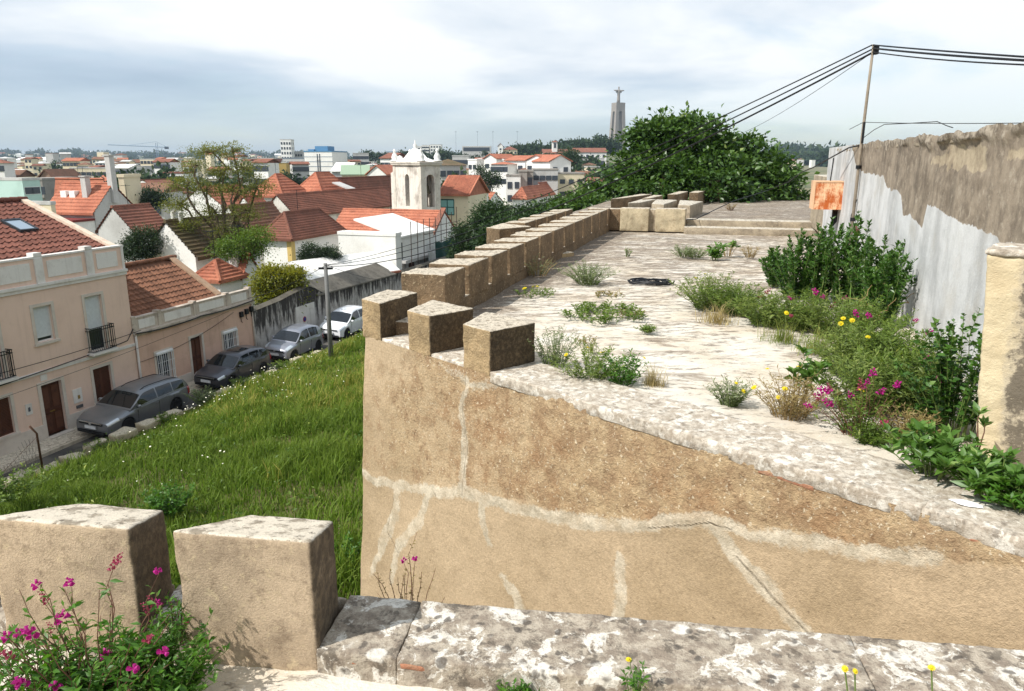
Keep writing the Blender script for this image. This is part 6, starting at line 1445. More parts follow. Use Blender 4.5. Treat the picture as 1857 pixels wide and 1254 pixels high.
block("brick-red flats far behind the acacia", 455, 500, 288, 400, 12, 'flat', plaster("brick_red_render", C(142, 98, 84), None, .3), M_WG, 0, 1, 8, 3, 2.8, 1.8, 1.2, bands=2)
# left town
block("pale concrete flats with balcony bands at the far left", 128, 192, 306, 260, 12, 'flat', M_WC, M_WG, 6, 1, 7, 3, 2.8, 1.5, 1.3, bands=3)
block("grey flats with stepped roof right of the pale concrete flats", 200, 252, 303, 290, 12, 'flat', M_WG, M_WG, 0, 1, 6, 3, 2.8, 1.6, 1.3, bands=2)
block("tall plain white block under the crane", 281, 303, 293, 330, 10, 'flat', M_WW, M_WW, -12, 1, 0, 0)
block("small pale block right of the plain white one", 326, 347, 296, 340, 10, 'flat', M_WC, M_WG, 0, 1, 2, 3, 2.8, 1.2, 1.2)
block("long low white warehouse on the far left hillside", 24, 92, 291, 1500, 60, 'gx', M_WW, M_WW, 0, 6, 0, 0, cat="warehouse", name="warehouse")
block("dark grey balcony flats behind the mint block", 38, 76, 327, 140, 12, 'flat', M_CONC, M_CONC, 0, 1, 4, 3, 2.7, 1.6, 1.4, bands=2)
block("brown gable wall beside the dark grey flats", 72, 95, 324, 150, 10, 'gy', plaster("brown_render", C(156, 128, 110), None, .4), M_RB, 0, 1.6, 0, 0)
block("brown narrow chimney-like party wall right of the orange roofs", 214, 224, 322, 90, 4, 'flat', M_WC, M_WC, 0, .4, 0, 0)
block("old grey house wall with pale pilasters behind the bush", 232, 292, 352, 105, 10, 'gx', M_WG, M_RB, 8, 1.2, 3, 1, 2.8, .8, 1.6, cat="house", name="old_house")
# filler towns: alike small houses that nothing tells apart
rng = random.Random(77)
wm = [M_WW, M_WG, M_WC, M_WW, M_WC]; rm_ = [M_RO, M_RR, M_WG, M_WW, M_RB, M_RR]
tmpl = {}
names_r = {}
def filler(i, x, y, Y, wpx, grp, label):
    wd = wpx * Y / 1341.0; kind = rng.choice(['flat', 'gx', 'gx', 'hip']); key = (kind, rng.randrange(3))
    p = aty(x, y, Y); g = float(ground_height(p.x, p.y))
    zone = next(t_ for lim, t_ in ((60, "at the left edge"), (130, "over the big pink house"), (200, "above the white gabled house"), (270, "left of the crane"), (330, "under the crane jib"), (420, "behind the acacia"), (500, "left of the slim tower"), (610, "beside the blue-roofed block"), (700, "left of the bell tower"), (800, "behind the bell tower"), (870, "right of the bell tower"), (940, "among the white flats"), (1010, "below the hill convent"), (1200, "beside the fig tree"), (2000, "right of the fig tree")) if x < lim)
    for _try in range(40):
        w_m, r_m, kind = rng.choice(wm), rng.choice(rm_), rng.choice(['flat', 'gx', 'gx', 'hip'])
        label = ("tiny " if wpx < 9 else "small ") + {M_WW: "white", M_WG: "grey", M_WC: "cream"}[w_m] + " " + {'flat': "flat-topped", 'gx': "gabled", 'hip': "hip-roofed"}[kind] + " house, " + {M_RO: "orange", M_RR: "red-brown", M_WG: "grey", M_WW: "white", M_RB: "brown"}[r_m] + " roof, " + zone + (", far ridge" if Y > 1400 else (", far back" if Y > 380 else ", nearer"))
        if label not in names_r: break
    names_r[label] = 1
    return block(label, x - wpx/2, x + wpx/2, y, Y, rng.uniform(.7, 1.2) * wd, kind, w_m, r_m, rng.uniform(-30, 30), rng.uniform(.12, .2) * wd, max(2, int(wpx / 6)), 2 if Y < 420 else 0, 2.9, 1.2, 1.2, "house", "distant_house", grp, .6, 0, None)
for i in range(84):
    x = rng.uniform(-30, 560); Y = rng.uniform(160, 620); gz = -8; top = rng.uniform(5, 10.5)
    y = proj((0, Y, float(ground_height(0, Y)) + top))[1]
    filler(i, x, y, Y, rng.uniform(16, 34) * 300 / Y, "houses of the town at left", "small pale town house among the rooftops at left below the skyline")
for i in range(74):
    x = rng.uniform(600, 1090); Y = rng.uniform(150, 520); top = rng.uniform(6, 10.5)
    q = aty(x, 300, Y); y = proj((0, Y, float(ground_height(q.x, Y)) + top))[1]
    filler(i, x, y, Y, rng.uniform(14, 28) * 300 / Y, "houses of the town in the middle", "small pale town house between the bell tower and the wooded hill")
for i in range(70):
    x = rng.uniform(-40, 560); Y = rng.uniform(1500, 3400); q = aty(x, 290, Y); z = float(ground_height(q.x, Y)) + rng.uniform(5, 12)
    y = proj((0, Y, z))[1]; filler(i, x, y, Y, rng.uniform(4, 14), "buildings on the far ridge", "tiny pale building on the far ridge at left")
for i in range(16):
    x = rng.uniform(1425, 1480); Y = rng.uniform(700, 1800); q = aty(x, 290, Y); z = float(ground_height(q.x, Y)) + 8
    y = proj((q.x, Y, z))[1]; filler(i, x, y, Y, rng.uniform(5, 12), "buildings beyond the fig tree", "tiny pale building seen between the fig tree and the grey wall")
# ---- monument on the hill: a gate-like pedestal with a figure, arms held out
def monument():
    Y = 1400.0; c = aty(1121.5, 187, Y); zt = c.z; g = zt - 86
    t = empty("hill_monument", (c.x, Y, 0), R(22), "tall concrete monument on the hill, statue with outspread arms on an arched pedestal", "monument")
    M_MO = plaster("monument_concrete", C(150, 142, 134), C(120, 112, 106), 0.05, .4, .3); m_ = MB()
    for sx in (-1, 1):
        for sy in (-1, 1):
            a0, a1 = 12.4, 9.0; w0, w1_ = 7.6, 5.6
            lo = [(sx * (a0 - w0), sy * (a0 - w0)), (sx * a0, sy * (a0 - w0)), (sx * a0, sy * a0), (sx * (a0 - w0), sy * a0)]
            hi = [(sx * (a1 - w1_), sy * (a1 - w1_)), (sx * a1, sy * (a1 - w1_)), (sx * a1, sy * a1), (sx * (a1 - w1_), sy * a1)]
            m_.add([(x, y, g) for x, y in lo] + [(x, y, zt - 12) for x, y in hi], [(0, 3, 2, 1), (4, 5, 6, 7)] + [(i, (i+1) % 4, 4 + (i+1) % 4, 4 + i) for i in range(4)])
    m_.build("pedestal_legs", M_MO, t)
    m_ = MB().box((-9, -9, zt - 11.99), (9, 9, zt)); m_.build("pedestal_head", M_MO, t)
    # arch soffits
    for rz in (0, math.pi/2):
        m_ = MB(); n = 8
        for sgn in (-1, 1):
            for i in range(n):
                a, b = math.pi * i / n, math.pi * (i + 1) / n; r_ = 3.5
                pts = [(math.cos(a) * r_, sgn * 8.9, zt - 18 + math.sin(a) * r_), (math.cos(b) * r_, sgn * 8.9, zt - 18 + math.sin(b) * r_), (math.cos(b) * r_, sgn * 8.9, zt - 11.98), (math.cos(a) * r_, sgn * 8.9, zt - 11.98)]
                m_.solid(pts, (0, -sgn * 2.5, 0))
        m_.build("arch_head", M_MO, t, rot=(0, 0, rz))
    s = MB().lathe([(3.4, 0), (3.0, 6), (2.6, 13), (3.0, 17), (3.3, 20), (2.6, 22.4), (1.1, 23.2), (1.0, 24), (1.5, 25.2), (1.4, 26.8), (.6, 27.8), (0, 28)], 14, (0, 0, zt)).build("statue", M_MO, t, smooth=True); s.scale = (1, .8, 1); s.location.z = 0
    for sx in (-1, 1): MB().tube([(sx * 2.2, 0, zt + 20.6), (sx * 6, -.5, zt + 20.9), (sx * 10.5, -1, zt + 21.4)], [1.7, 1.5, .7], 8).tube([(sx * 4, 0, zt + 19.8), (sx * 5, 0, zt + 17.2)], [1.2, .9], 6).build("arm", M_MO, t, smooth=True)
monument()
# ---- tower crane on the horizon
def crane():
    Y = 900.0; t = empty("tower_crane", tuple(aty(288, 300, Y)), 0, "thin tower crane with a long jib on the left horizon", "crane"); z0 = t.location.z
    M_CR = flat("crane_blue_grey", C(128, 150, 172), .6); k = Y / 1341.0
    zz = aty(288, 266, Y).z - z0
    for s in (-.5, .5): MB().box((s * 2 - .22, -.22, -20), (s * 2 + .22, .22, zz + 4)).build("mast_leg", M_CR, t)
    MB().tube([(-85 * k, 0, zz + 2.0), (20 * k, 0, zz - 1.0)], .55, 6).build("jib", M_CR, t)
    MB().tube([(-50 * k, 0, zz + 1.2), (0, 0, zz + 5.5), (18 * k, 0, zz - .8)], .18, 5).build("tie_cable", M_CR, t)
    MB().box((14 * k, -1.2, zz - 3.0), (20 * k, 1.2, zz - .2)).build("counterweight", flat("crane_dark", C(72, 84, 98), .6), t)
crane()
for i, x in enumerate((827, 866, 894, 938)):
    Y = 660; p = aty(x, 268, Y); o = MB().tube([(0, 0, -8), (0, 0, 13)], .13, 5).box((-.8, -.2, 12.8), (.8, .2, 13.3)).build("floodlight_mast", flat("mast_grey", C(150, 160, 170), .6), None, p)
    tag(o, "thin floodlight mast on the skyline, " + ("left of the long hall", "over the middle of the long hall", "at the right end of the long hall", "above the wooded hill")[i], "mast", "floodlight masts")

# ================================================================== trees
def mat_leaf(name, c1, c2, c3, trans=0.35, rough=0.5, spec=0.35):
    t = NT(name); r = t.attr("rnd")
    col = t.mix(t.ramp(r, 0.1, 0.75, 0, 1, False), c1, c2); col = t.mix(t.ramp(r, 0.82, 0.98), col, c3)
    t.done(col, rough, None, None, spec)
    tr = t.N.new('ShaderNodeBsdfTranslucent'); t.L.new(t.hsv(col, 0.49, 1.1, 1.25), tr.inputs[0])
    mx = t.N.new('ShaderNodeMixShader'); mx.inputs[0].default_value = trans
    t.L.new(t.b.outputs[0], mx.inputs[1]); t.L.new(tr.outputs[0], mx.inputs[2]); t.L.new(mx.outputs[0], t.out.inputs[0]); return t.mat
def leaves_np(P, D, size, aspect, rs, rnd, fold=0.25, droop=0.0):
    """leaf blades: P base points (n,3), D leaf direction (n,3); six vertices folded on the midrib, drawn as two quads"""
    n = len(P); D = D / np.maximum(np.linalg.norm(D, axis=1, keepdims=True), 1e-9)
    ref = rs.normal(size=(n, 3)); ref[:, 2] = np.abs(ref[:, 2]) + 0.8
    S = np.cross(D, ref); S /= np.maximum(np.linalg.norm(S, axis=1, keepdims=True), 1e-9); U = np.cross(S, D)
    L = size[:, None]; W = L * aspect
    p0 = P; pm = P + D * L * 0.5 + U * L * 0.03; p1 = P + D * L - np.array([0, 0, 1]) * L * droop
    a = P + D * L * 0.42 + S * W * 0.5 + U * W * fold; b = P + D * L * 0.42 - S * W * 0.5 + U * W * fold
    V = np.stack([p0, a, p1, b, pm], 1).reshape(-1, 3); q = np.arange(n)[:, None] * 5
    Fq = np.concatenate([q + np.array([0, 1, 4]), q + np.array([1, 2, 4]), q + np.array([2, 3, 4]), q + np.array([3, 0, 4])], 1).reshape(-1, 3)
    return V, Fq, dict(rnd=np.repeat(rnd, 5))
M_BARK = plaster("grey_brown_bark", C(108, 94, 78), C(70, 60, 50), 2.5, .6, .5, .6, 18)
def limb(mb, a, b, ra, rb, rg, wob=0.12, n=6):
    a, b = Vector(a), Vector(b); d = (b - a).length
    pts = [a.lerp(b, i / n) + Vector((rg.uniform(-1, 1), rg.uniform(-1, 1), rg.uniform(-.5, .8))) * d * wob * (0.3 if i in (0, n) else 1) * (0 if i == 0 else 1) for i in range(n + 1)]
    mb.tube(pts, [ra + (rb - ra) * i / n for i in range(n + 1)], 6); return pts
def tree(name, label, base, lobes, nclump, per, csize, leaf, mat, tr=0.18, aspect=0.5, seed=1, shell=0.55, flat_=1.0, cat="tree", group=None, limbs=True, sub=3, bottom=0.0, lump_=0.22):
    rs = np.random.RandomState(seed); rg = random.Random(seed); base = Vector(base)
    root = empty(name, base, 0, label, cat, group); bv = np.array(base)
    tot = sum(r_[0] * r_[1] + r_[1] * r_[2] + r_[0] * r_[2] for c, r_ in lobes); parts = []; tips = []
    for c, r_ in lobes:
        k = max(3, int(nclump * (r_[0] * r_[1] + r_[1] * r_[2] + r_[0] * r_[2]) / tot))
        d = rs.normal(size=(k, 3)); d /= np.linalg.norm(d, axis=1, keepdims=True); rad = shell + (1 - shell) * rs.uniform(0, 1, k) ** 0.6
        lump = (1 - lump_) + 2 * lump_ * fbm(d[:, 0] * 2.2 + seed, d[:, 1] * 2.2, d[:, 2] * 2.2, seed, 3)
        cc = np.array(c) + d * np.array(r_) * (rad * lump)[:, None]
        if bottom: cc = cc[d[:, 2] > -bottom]
        for i, q in enumerate(cc):
            m = max(4, int(per * rs.uniform(.6, 1.4))); cs = csize * rs.uniform(.6, 1.35)
            off = rs.normal(size=(m, 3)) * cs * np.array([1, 1, 0.62 * flat_]); P = q + off - bv
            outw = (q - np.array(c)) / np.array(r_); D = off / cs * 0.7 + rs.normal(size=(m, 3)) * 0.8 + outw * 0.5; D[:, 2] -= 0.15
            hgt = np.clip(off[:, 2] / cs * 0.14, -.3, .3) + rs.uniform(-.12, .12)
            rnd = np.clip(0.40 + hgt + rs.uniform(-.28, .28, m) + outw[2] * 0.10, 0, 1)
            parts.append(leaves_np(P, D, leaf * rs.uniform(.65, 1.25, m), aspect, rs, rnd))
        if limbs:
            for q in cc[rs.permutation(len(cc))[:sub]]: tips.append((Vector(c), Vector(q)))
    V, Fq, at = merge_np(parts); link("crown", np_mesh("crown", V, Fq, mat, at), root)
    if limbs:
        mb = MB(); cen = Vector(tuple(sum(c[i] for c, _ in lobes) / len(lobes) for i in range(3)))
        fork = Vector((base.x + (cen.x - base.x) * .35, base.y + (cen.y - base.y) * .35, base.z + (min(c[2] - r_[2] * .6 for c, r_ in lobes) - base.z) * .75))
        if fork.z < base.z + .4: fork.z = base.z + .4
        limb(mb, Vector((0, 0, -.3)), fork - base, tr, tr * .75, rg, .04)
        for c, r_ in lobes: limb(mb, fork - base, Vector(c) - base, tr * .6, tr * .26, rg, .07)
        for c, q in tips: limb(mb, c - base, q - base, tr * .26, tr * .06, rg, .10, 5)
        mb.build("trunk", M_BARK, root, smooth=True)
    return root
def lobe(x, y, Y, rx, rz_, ry=None):
    """an ellipsoid seen at picture point x, y with picture radii rx, rz_ at distance Y"""
    c = aty(x, y, Y); k = Y / 1341.0; return (tuple(c), (rx * k, (ry if ry else rx) * k, rz_ * k))
def gp(x, Y, z=-8.7): p = aty(x, 400, Y); return (p.x, Y, z)
LF_FIG = mat_leaf("fig_leaf", C(44, 72, 28), C(86, 116, 50), C(146, 162, 94), .3, .38, .5)
LF_DARK = mat_leaf("dark_tree_leaf", C(34, 54, 25), C(58, 82, 38), C(92, 112, 58), .28)
LF_ACA = mat_leaf("acacia_leaf", C(92, 106, 44), C(138, 140, 66), C(178, 164, 92), .45)
LF_OLIVE = mat_leaf("yellow_green_leaf", C(104, 116, 40), C(146, 144, 52), C(186, 158, 62), .4)
LF_BUSH = mat_leaf("deep_bush_leaf", C(34, 50, 30), C(56, 76, 40), C(90, 104, 62), .25)
LF_MID = mat_leaf("mid_green_leaf", C(70, 100, 34), C(112, 136, 52), C(158, 168, 84), .38)
# acacia: open, layered crown
Ya = 48.0
aca = [lobe(385, 276, Ya, 34, 13), lobe(425, 274, Ya, 22, 12), lobe(352, 300, Ya, 26, 12), lobe(440, 305, Ya, 28, 16), lobe(400, 310, Ya, 26, 14), lobe(340, 332, Ya, 36, 15), lobe(465, 340, Ya, 28, 26), lobe(420, 345, Ya, 30, 18), lobe(375, 345, Ya, 24, 14), lobe(325, 372, Ya, 28, 18), lobe(450, 385, Ya, 30, 22), lobe(385, 385, Ya, 24, 18), lobe(345, 405, Ya, 28, 15), lobe(410, 420, Ya, 26, 20), lobe(470, 425, Ya, 24, 24)]
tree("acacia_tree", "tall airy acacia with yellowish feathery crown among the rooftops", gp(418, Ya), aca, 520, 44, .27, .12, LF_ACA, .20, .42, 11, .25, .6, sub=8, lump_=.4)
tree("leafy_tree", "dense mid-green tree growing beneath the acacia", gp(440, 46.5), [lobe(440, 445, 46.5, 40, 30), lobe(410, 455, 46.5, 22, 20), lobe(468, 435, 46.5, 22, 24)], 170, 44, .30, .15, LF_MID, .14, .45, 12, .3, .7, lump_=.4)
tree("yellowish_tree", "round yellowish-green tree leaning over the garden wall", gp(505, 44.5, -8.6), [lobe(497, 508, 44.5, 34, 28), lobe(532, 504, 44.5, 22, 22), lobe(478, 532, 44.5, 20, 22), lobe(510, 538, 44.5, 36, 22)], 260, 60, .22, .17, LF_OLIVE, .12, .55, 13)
tree("dark_bush", "dark round bush against the hip-roofed house wall, left one", gp(563, 54.5), [lobe(563, 462, 54.5, 20, 17)], 70, 60, .2, .14, LF_BUSH, .08, .5, 14, cat="bush")
tree("dark_bush", "dark round bush against the hip-roofed house wall, right one beside the annex", gp(596, 55.0), [lobe(596, 464, 55.0, 18, 15)], 70, 60, .2, .14, LF_BUSH, .08, .5, 15, cat="bush")
tree("dark_bush", "dark olive bush behind the parapet of the two-storey house", gp(258, 47), [lobe(262, 440, 47, 30, 26), lobe(240, 455, 47, 18, 20)], 150, 60, .24, .15, LF_BUSH, .1, .45, 16, cat="bush")
tree("dark_tree", "dark tree crowns below the old grey house at left", gp(265, 95), [lobe(255, 362, 95, 30, 16), lobe(285, 358, 95, 20, 12)], 90, 44, .5, .32, LF_BUSH, .2, .5, 17)
# dark trees right of the bell tower
for i, (x, y, Y, rx, rz_, lb) in enumerate([
        (858, 436, 62, 34, 38, "dark tree just right of the yellow-cornered gable"),
        (895, 398, 58, 32, 28, "dark tree crown below the small red roofs"),
        (925, 436, 44, 44, 36, "dark tree rising behind the long parapet's near merlons"),
        (962, 405, 50, 32, 28, "dark tree crown in front of the red hipped house"),
        (1000, 402, 42, 38, 28, "dark green tree behind the far bastion corner")]):
    tree("dark_tree", lb, gp(x, Y), [lobe(x, y, Y, rx, rz_), lobe(x - rx * .6, y + rz_ * .5, Y, rx * .6, rz_ * .6), lobe(x + rx * .6, y + rz_ * .45, Y, rx * .6, rz_ * .6)], 170, 66, .34, .22, LF_DARK, .16, .5, 20 + i, group="trees behind the parapet")
for i, (x, y, Y, rx, rz_, lb) in enumerate([
        (1040, 384, 36, 36, 20, "lighter green fig tree left of the biggest one"),
        (1080, 368, 34, 26, 28, "mid-green fig tree touching the biggest fig tree's left side"),
        (1060, 385, 31, 46, 24, "low leafy fig branch behind the end of the long parapet")]):
    tree("fig_tree", lb, gp(x, Y, -7.5), [lobe(x, y, Y, rx, rz_), lobe(x + rx * .5, y + rz_ * .5, Y, rx * .6, rz_ * .6), lobe(x - rx * .6, y + rz_ * .5, Y, rx * .6, rz_ * .5)], 190, 46, .26, .19, LF_FIG, .12, .6, 30 + i, group="fig trees behind the parapet")
# the big fig tree beyond the upper terrace
Yf = 33.0
fig = [lobe(1180, 300, Yf, 52, 64), lobe(1250, 284, Yf, 72, 64), lobe(1325, 298, Yf, 60, 52), lobe(1390, 322, Yf, 46, 40), lobe(1128, 318, Yf, 28, 44), lobe(1290, 330, Yf - 1.5, 90, 42), lobe(1200, 335, Yf - 1.5, 70, 40), lobe(1415, 345, Yf - 1, 38, 30), lobe(1225, 242, Yf, 44, 26), lobe(1178, 252, Yf, 24, 26)]
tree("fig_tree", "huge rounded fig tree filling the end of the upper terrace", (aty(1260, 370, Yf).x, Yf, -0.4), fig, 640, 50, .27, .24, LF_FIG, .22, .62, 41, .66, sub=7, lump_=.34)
# a wood that reads as one mass on the hill, and dark masses in the far town
def wood(name, label, pts, leaf, mat, seed, per=46, cat="wood"):
    rs = np.random.RandomState(seed); parts = []
    for (x, y, z, rx, rz_) in pts:
        k = 26; d = rs.normal(size=(k, 3)); d /= np.linalg.norm(d, axis=1, keepdims=True); d[:, 2] = np.abs(d[:, 2]) * 1.0 - .25
        cc = np.array([x, y, z]) + d * np.array([rx, rx, rz_]) * rs.uniform(.7, 1.1, k)[:, None]
        for q in cc:
            m = per // 4; off = rs.normal(size=(m, 3)) * rx * .22; D = off + rs.normal(size=(m, 3)) * rx * .2
            parts.append(leaves_np(q + off, D, leaf * rx * rs.uniform(.6, 1.3, m), .7, rs, np.clip(.35 + off[:, 2] / rx + rs.uniform(-.25, .25, m), 0, 1)))
    V, Fq, at = merge_np(parts); o = link(name, np_mesh(name, V, Fq, mat, at)); tag(o, label, cat); o["kind"] = "stuff"; return o
LF_FAR = mat_leaf("far_tree_leaf", C(40, 58, 40), C(58, 76, 50), C(86, 98, 68), .2, .8, .1)
rs = np.random.RandomState(3); pts = []
for i in range(90):
    x = rs.uniform(925, 1115); f = (x - 925) / 190; yt = 268 - 16 * f + rs.uniform(-2, 6) - 6 * (rs.uniform() < .12); Y = rs.uniform(560, 700); c = aty(x, yt, Y); r_ = rs.uniform(4, 8); pts.append((c.x, Y, c.z - r_, r_, r_ * 1.1))
for i in range(46):
    x = rs.uniform(915, 1075); Y = rs.uniform(380, 500); c = aty(x, rs.uniform(278, 288), Y); r_ = rs.uniform(3, 5.5); pts.append((c.x, Y, c.z - r_, r_, r_))
for i in range(40):
    x = rs.uniform(640, 930); Y = rs.uniform(560, 760); c = aty(x, rs.uniform(273, 282), Y); r_ = rs.uniform(3, 6); pts.append((c.x, Y, c.z - r_, r_, r_))
wood("hill_wood", "dark green wood covering the hill below the monument", pts, .34, LF_FAR, 4)
pts = []
for i in range(110):
    x = rs.uniform(600, 1100); Y = rs.uniform(150, 420) if not 835 < x < 1045 else rs.uniform(215, 420); c = aty(x, 330, Y); g = float(ground_height(c.x, Y)); r_ = rs.uniform(2, 4); pts.append((c.x, Y, g + r_ * 1.1, r_, r_ * 1.2))
for i in range(120):
    x = rs.uniform(-40, 600); Y = rs.uniform(130, 600); c = aty(x, 330, Y); g = float(ground_height(c.x, Y)); r_ = rs.uniform(2, 4.5); pts.append((c.x, Y, g + r_ * .8, r_, r_ * 1.1))
wood("town_trees", "dark tree tops scattered between the distant rooftops", pts, .34, LF_FAR, 5)
pts = []
for i in range(330):
    x = rs.uniform(-60, 900); Y = rs.uniform(1300, 3500); c = aty(x, 295, Y); g = float(ground_height(c.x, Y)); r_ = rs.uniform(3.5, 9) * Y / 2400; pts.append((c.x, Y, g + r_ * .2, r_ * 2.4, r_ * .8))
for i in range(50):
    x = rs.uniform(1400, 1520); Y = rs.uniform(900, 2400); c = aty(x, 295, Y); g = float(ground_height(c.x, Y)); r_ = rs.uniform(6, 16); pts.append((c.x, Y, g + r_ * .3, r_ * 1.6, r_ * .8))
wood("ridge_wood", "dark wooded ridge along the far left horizon", pts, .40, LF_FAR, 6, 40)
tree("cypress", "dark narrow cypress between the white flats", gp(874, 150, -9), [lobe(874, 320, 150, 8, 20)], 40, 30, .5, .4, LF_BUSH, .2, .5, 51, cat="tree")
tree("dark_tree", "round dark tree at the foot of the white flats beside the cypress", gp(892, 148, -9), [lobe(892, 325, 148, 13, 13)], 40, 36, .6, .4, LF_BUSH, .2, .5, 52)
tree("dark_tree", "round tree in front of the hill convent", gp(1035, 300, -6), [lobe(1033, 284, 300, 16, 11)], 50, 40, 1.0, .7, LF_DARK, .3, .5, 53)

def meadow_weeds():
    rs = np.random.RandomState(15); parts = []
    for i in range(420):
        s_, n_ = rs.uniform(-16, 24), rs.uniform(4.2, 20); q = sn(s_, n_); rel = q - A1
        if rel.dot(NO1) < .4 and (q - ALP).dot(RLP) > -1.0: continue
        z = float(field_z(s_, n_)); m = rs.randint(14, 34); h = rs.uniform(.25, .7); r_ = rs.uniform(.12, .4)
        P = np.array([q.x, q.y, z]) + np.stack([rs.normal(size=m) * r_, rs.normal(size=m) * r_, rs.uniform(.1, 1, m) * h], 1); D = rs.normal(size=(m, 3)); D[:, 2] = np.abs(D[:, 2]) * .6
        parts.append(leaves_np(P, D, rs.uniform(.08, .17) * rs.uniform(.7, 1.3, m), rs.uniform(.25, .55), rs, np.clip(rs.uniform(.1, .9) + rs.uniform(-.25, .25, m), 0, 1)))
    V, Fq, at = merge_np(parts); o = link("meadow_weeds", np_mesh("meadow_weeds", V, Fq, LF_MID, at)); tag(o, "leafy weeds mixed through the meadow grass", "weeds"); o["kind"] = "stuff"
meadow_weeds()

# ================================================================== plants on the terraces
LF_SHRUB = mat_leaf("glossy_shrub_leaf", C(44, 78, 28), C(78, 116, 44), C(132, 154, 78), .28, .38, .5)
LF_WEED = mat_leaf("weed_leaf", C(72, 100, 36), C(116, 138, 60), C(164, 168, 92), .4)
LF_DRY = mat_leaf("dry_weed", C(126, 112, 70), C(162, 146, 96), C(196, 180, 128), .35)
LF_SAGE = mat_leaf("grey_green_leaf", C(96, 110, 74), C(134, 144, 102), C(172, 174, 132), .3)
LF_LUSH = mat_leaf("lush_leaf", C(50, 92, 26), C(86, 130, 44), C(128, 162, 74), .4, .45, .4)
LF_BROAD = mat_leaf("broad_leaf", C(58, 96, 34), C(98, 134, 58), C(150, 172, 96), .35, .42, .45)
LF_FENN = mat_leaf("feathery_weed", C(86, 110, 48), C(130, 146, 74), C(176, 178, 110), .4)
M_STEMG = flat("green_stem", C(98, 116, 58), .7); M_STEMR = flat("reddish_stem", C(112, 78, 62), .7); M_STEMD = flat("dry_stem", C(150, 128, 88), .8)
def petal_mat(name, a, b):
    t = NT(name); n = t.noise(30, 3, .6); col = t.mix(t.ramp(n, .35, .65), a, b); t.done(col, .55)
    tr = t.N.new('ShaderNodeBsdfTranslucent'); t.L.new(col, tr.inputs[0]); mx = t.N.new('ShaderNodeMixShader'); mx.inputs[0].default_value = .35
    t.L.new(t.b.outputs[0], mx.inputs[1]); t.L.new(tr.outputs[0], mx.inputs[2]); t.L.new(mx.outputs[0], t.out.inputs[0]); return t.mat
M_MAG = petal_mat("magenta_petal", C(196, 50, 148), C(172, 38, 120)); M_PINKP = petal_mat("dusty_pink_petal", C(176, 78, 104), C(150, 62, 84)); M_YEL = petal_mat("yellow_petal", C(240, 220, 50), C(226, 200, 30)); M_LIL = petal_mat("lilac_petal", C(190, 150, 196), C(160, 120, 170))
def snap_mesh(mat, seed, h=0.055, r_=0.018, n=8):
    """a snapdragon spike: two-lipped florets round the tip of the stem"""
    rg = random.Random(seed); mb = MB()
    for i in range(n):
        z = h * i / n; a = i * 2.4 + rg.uniform(-.3, .3); rr = r_ * (1.15 - .6 * i / n); d = Vector((math.cos(a), math.sin(a), .25)); s = Vector((-math.sin(a), math.cos(a), 0))
        c = Vector((0, 0, z)); t = c + d * rr * .9
        mb.add([c, c + d * rr * .45 + s * rr * .4, t + Vector((0, 0, rr * .5)) + s * rr * .45, t + Vector((0, 0, rr * .75)), t + Vector((0, 0, rr * .5)) - s * rr * .45, c + d * rr * .45 - s * rr * .4,
                t + d * rr * .35 + s * rr * .5 - Vector((0, 0, rr * .1)), t + d * rr * .5 - Vector((0, 0, rr * .25)), t + d * rr * .35 - s * rr * .5 - Vector((0, 0, rr * .1))],
               [(0, 1, 2), (0, 2, 3), (0, 3, 4), (0, 4, 5), (1, 6, 7), (1, 7, 5), (5, 7, 8), (1, 2, 6), (5, 8, 4)])
    return mb.mesh("flower", mat)
def daisy_mesh(mat, r_=0.02, n=12):
    mb = MB(); c = (0, 0, .004)
    for i in range(n):
        a, w = 2 * math.pi * i / n, math.pi / n * .95
        mb.add([(0, 0, .002), (math.cos(a - w) * r_ * .8, math.sin(a - w) * r_ * .8, .004), (math.cos(a) * r_, math.sin(a) * r_, .002), (math.cos(a + w) * r_ * .8, math.sin(a + w) * r_ * .8, .004)], [(0, 1, 2, 3)])
    mb.lathe([(r_ * .42, .003), (r_ * .36, .009), (0, .012)], 8); return mb.mesh("flower", mat)
SNAP = {'mag': [snap_mesh(M_MAG, i) for i in range(3)], 'pink': [snap_mesh(M_PINKP, 10 + i, .07, .013, 11) for i in range(3)], 'mags': [snap_mesh(M_MAG, 20 + i, .04, .022, 5) for i in range(2)]}
DAISY = daisy_mesh(M_YEL)
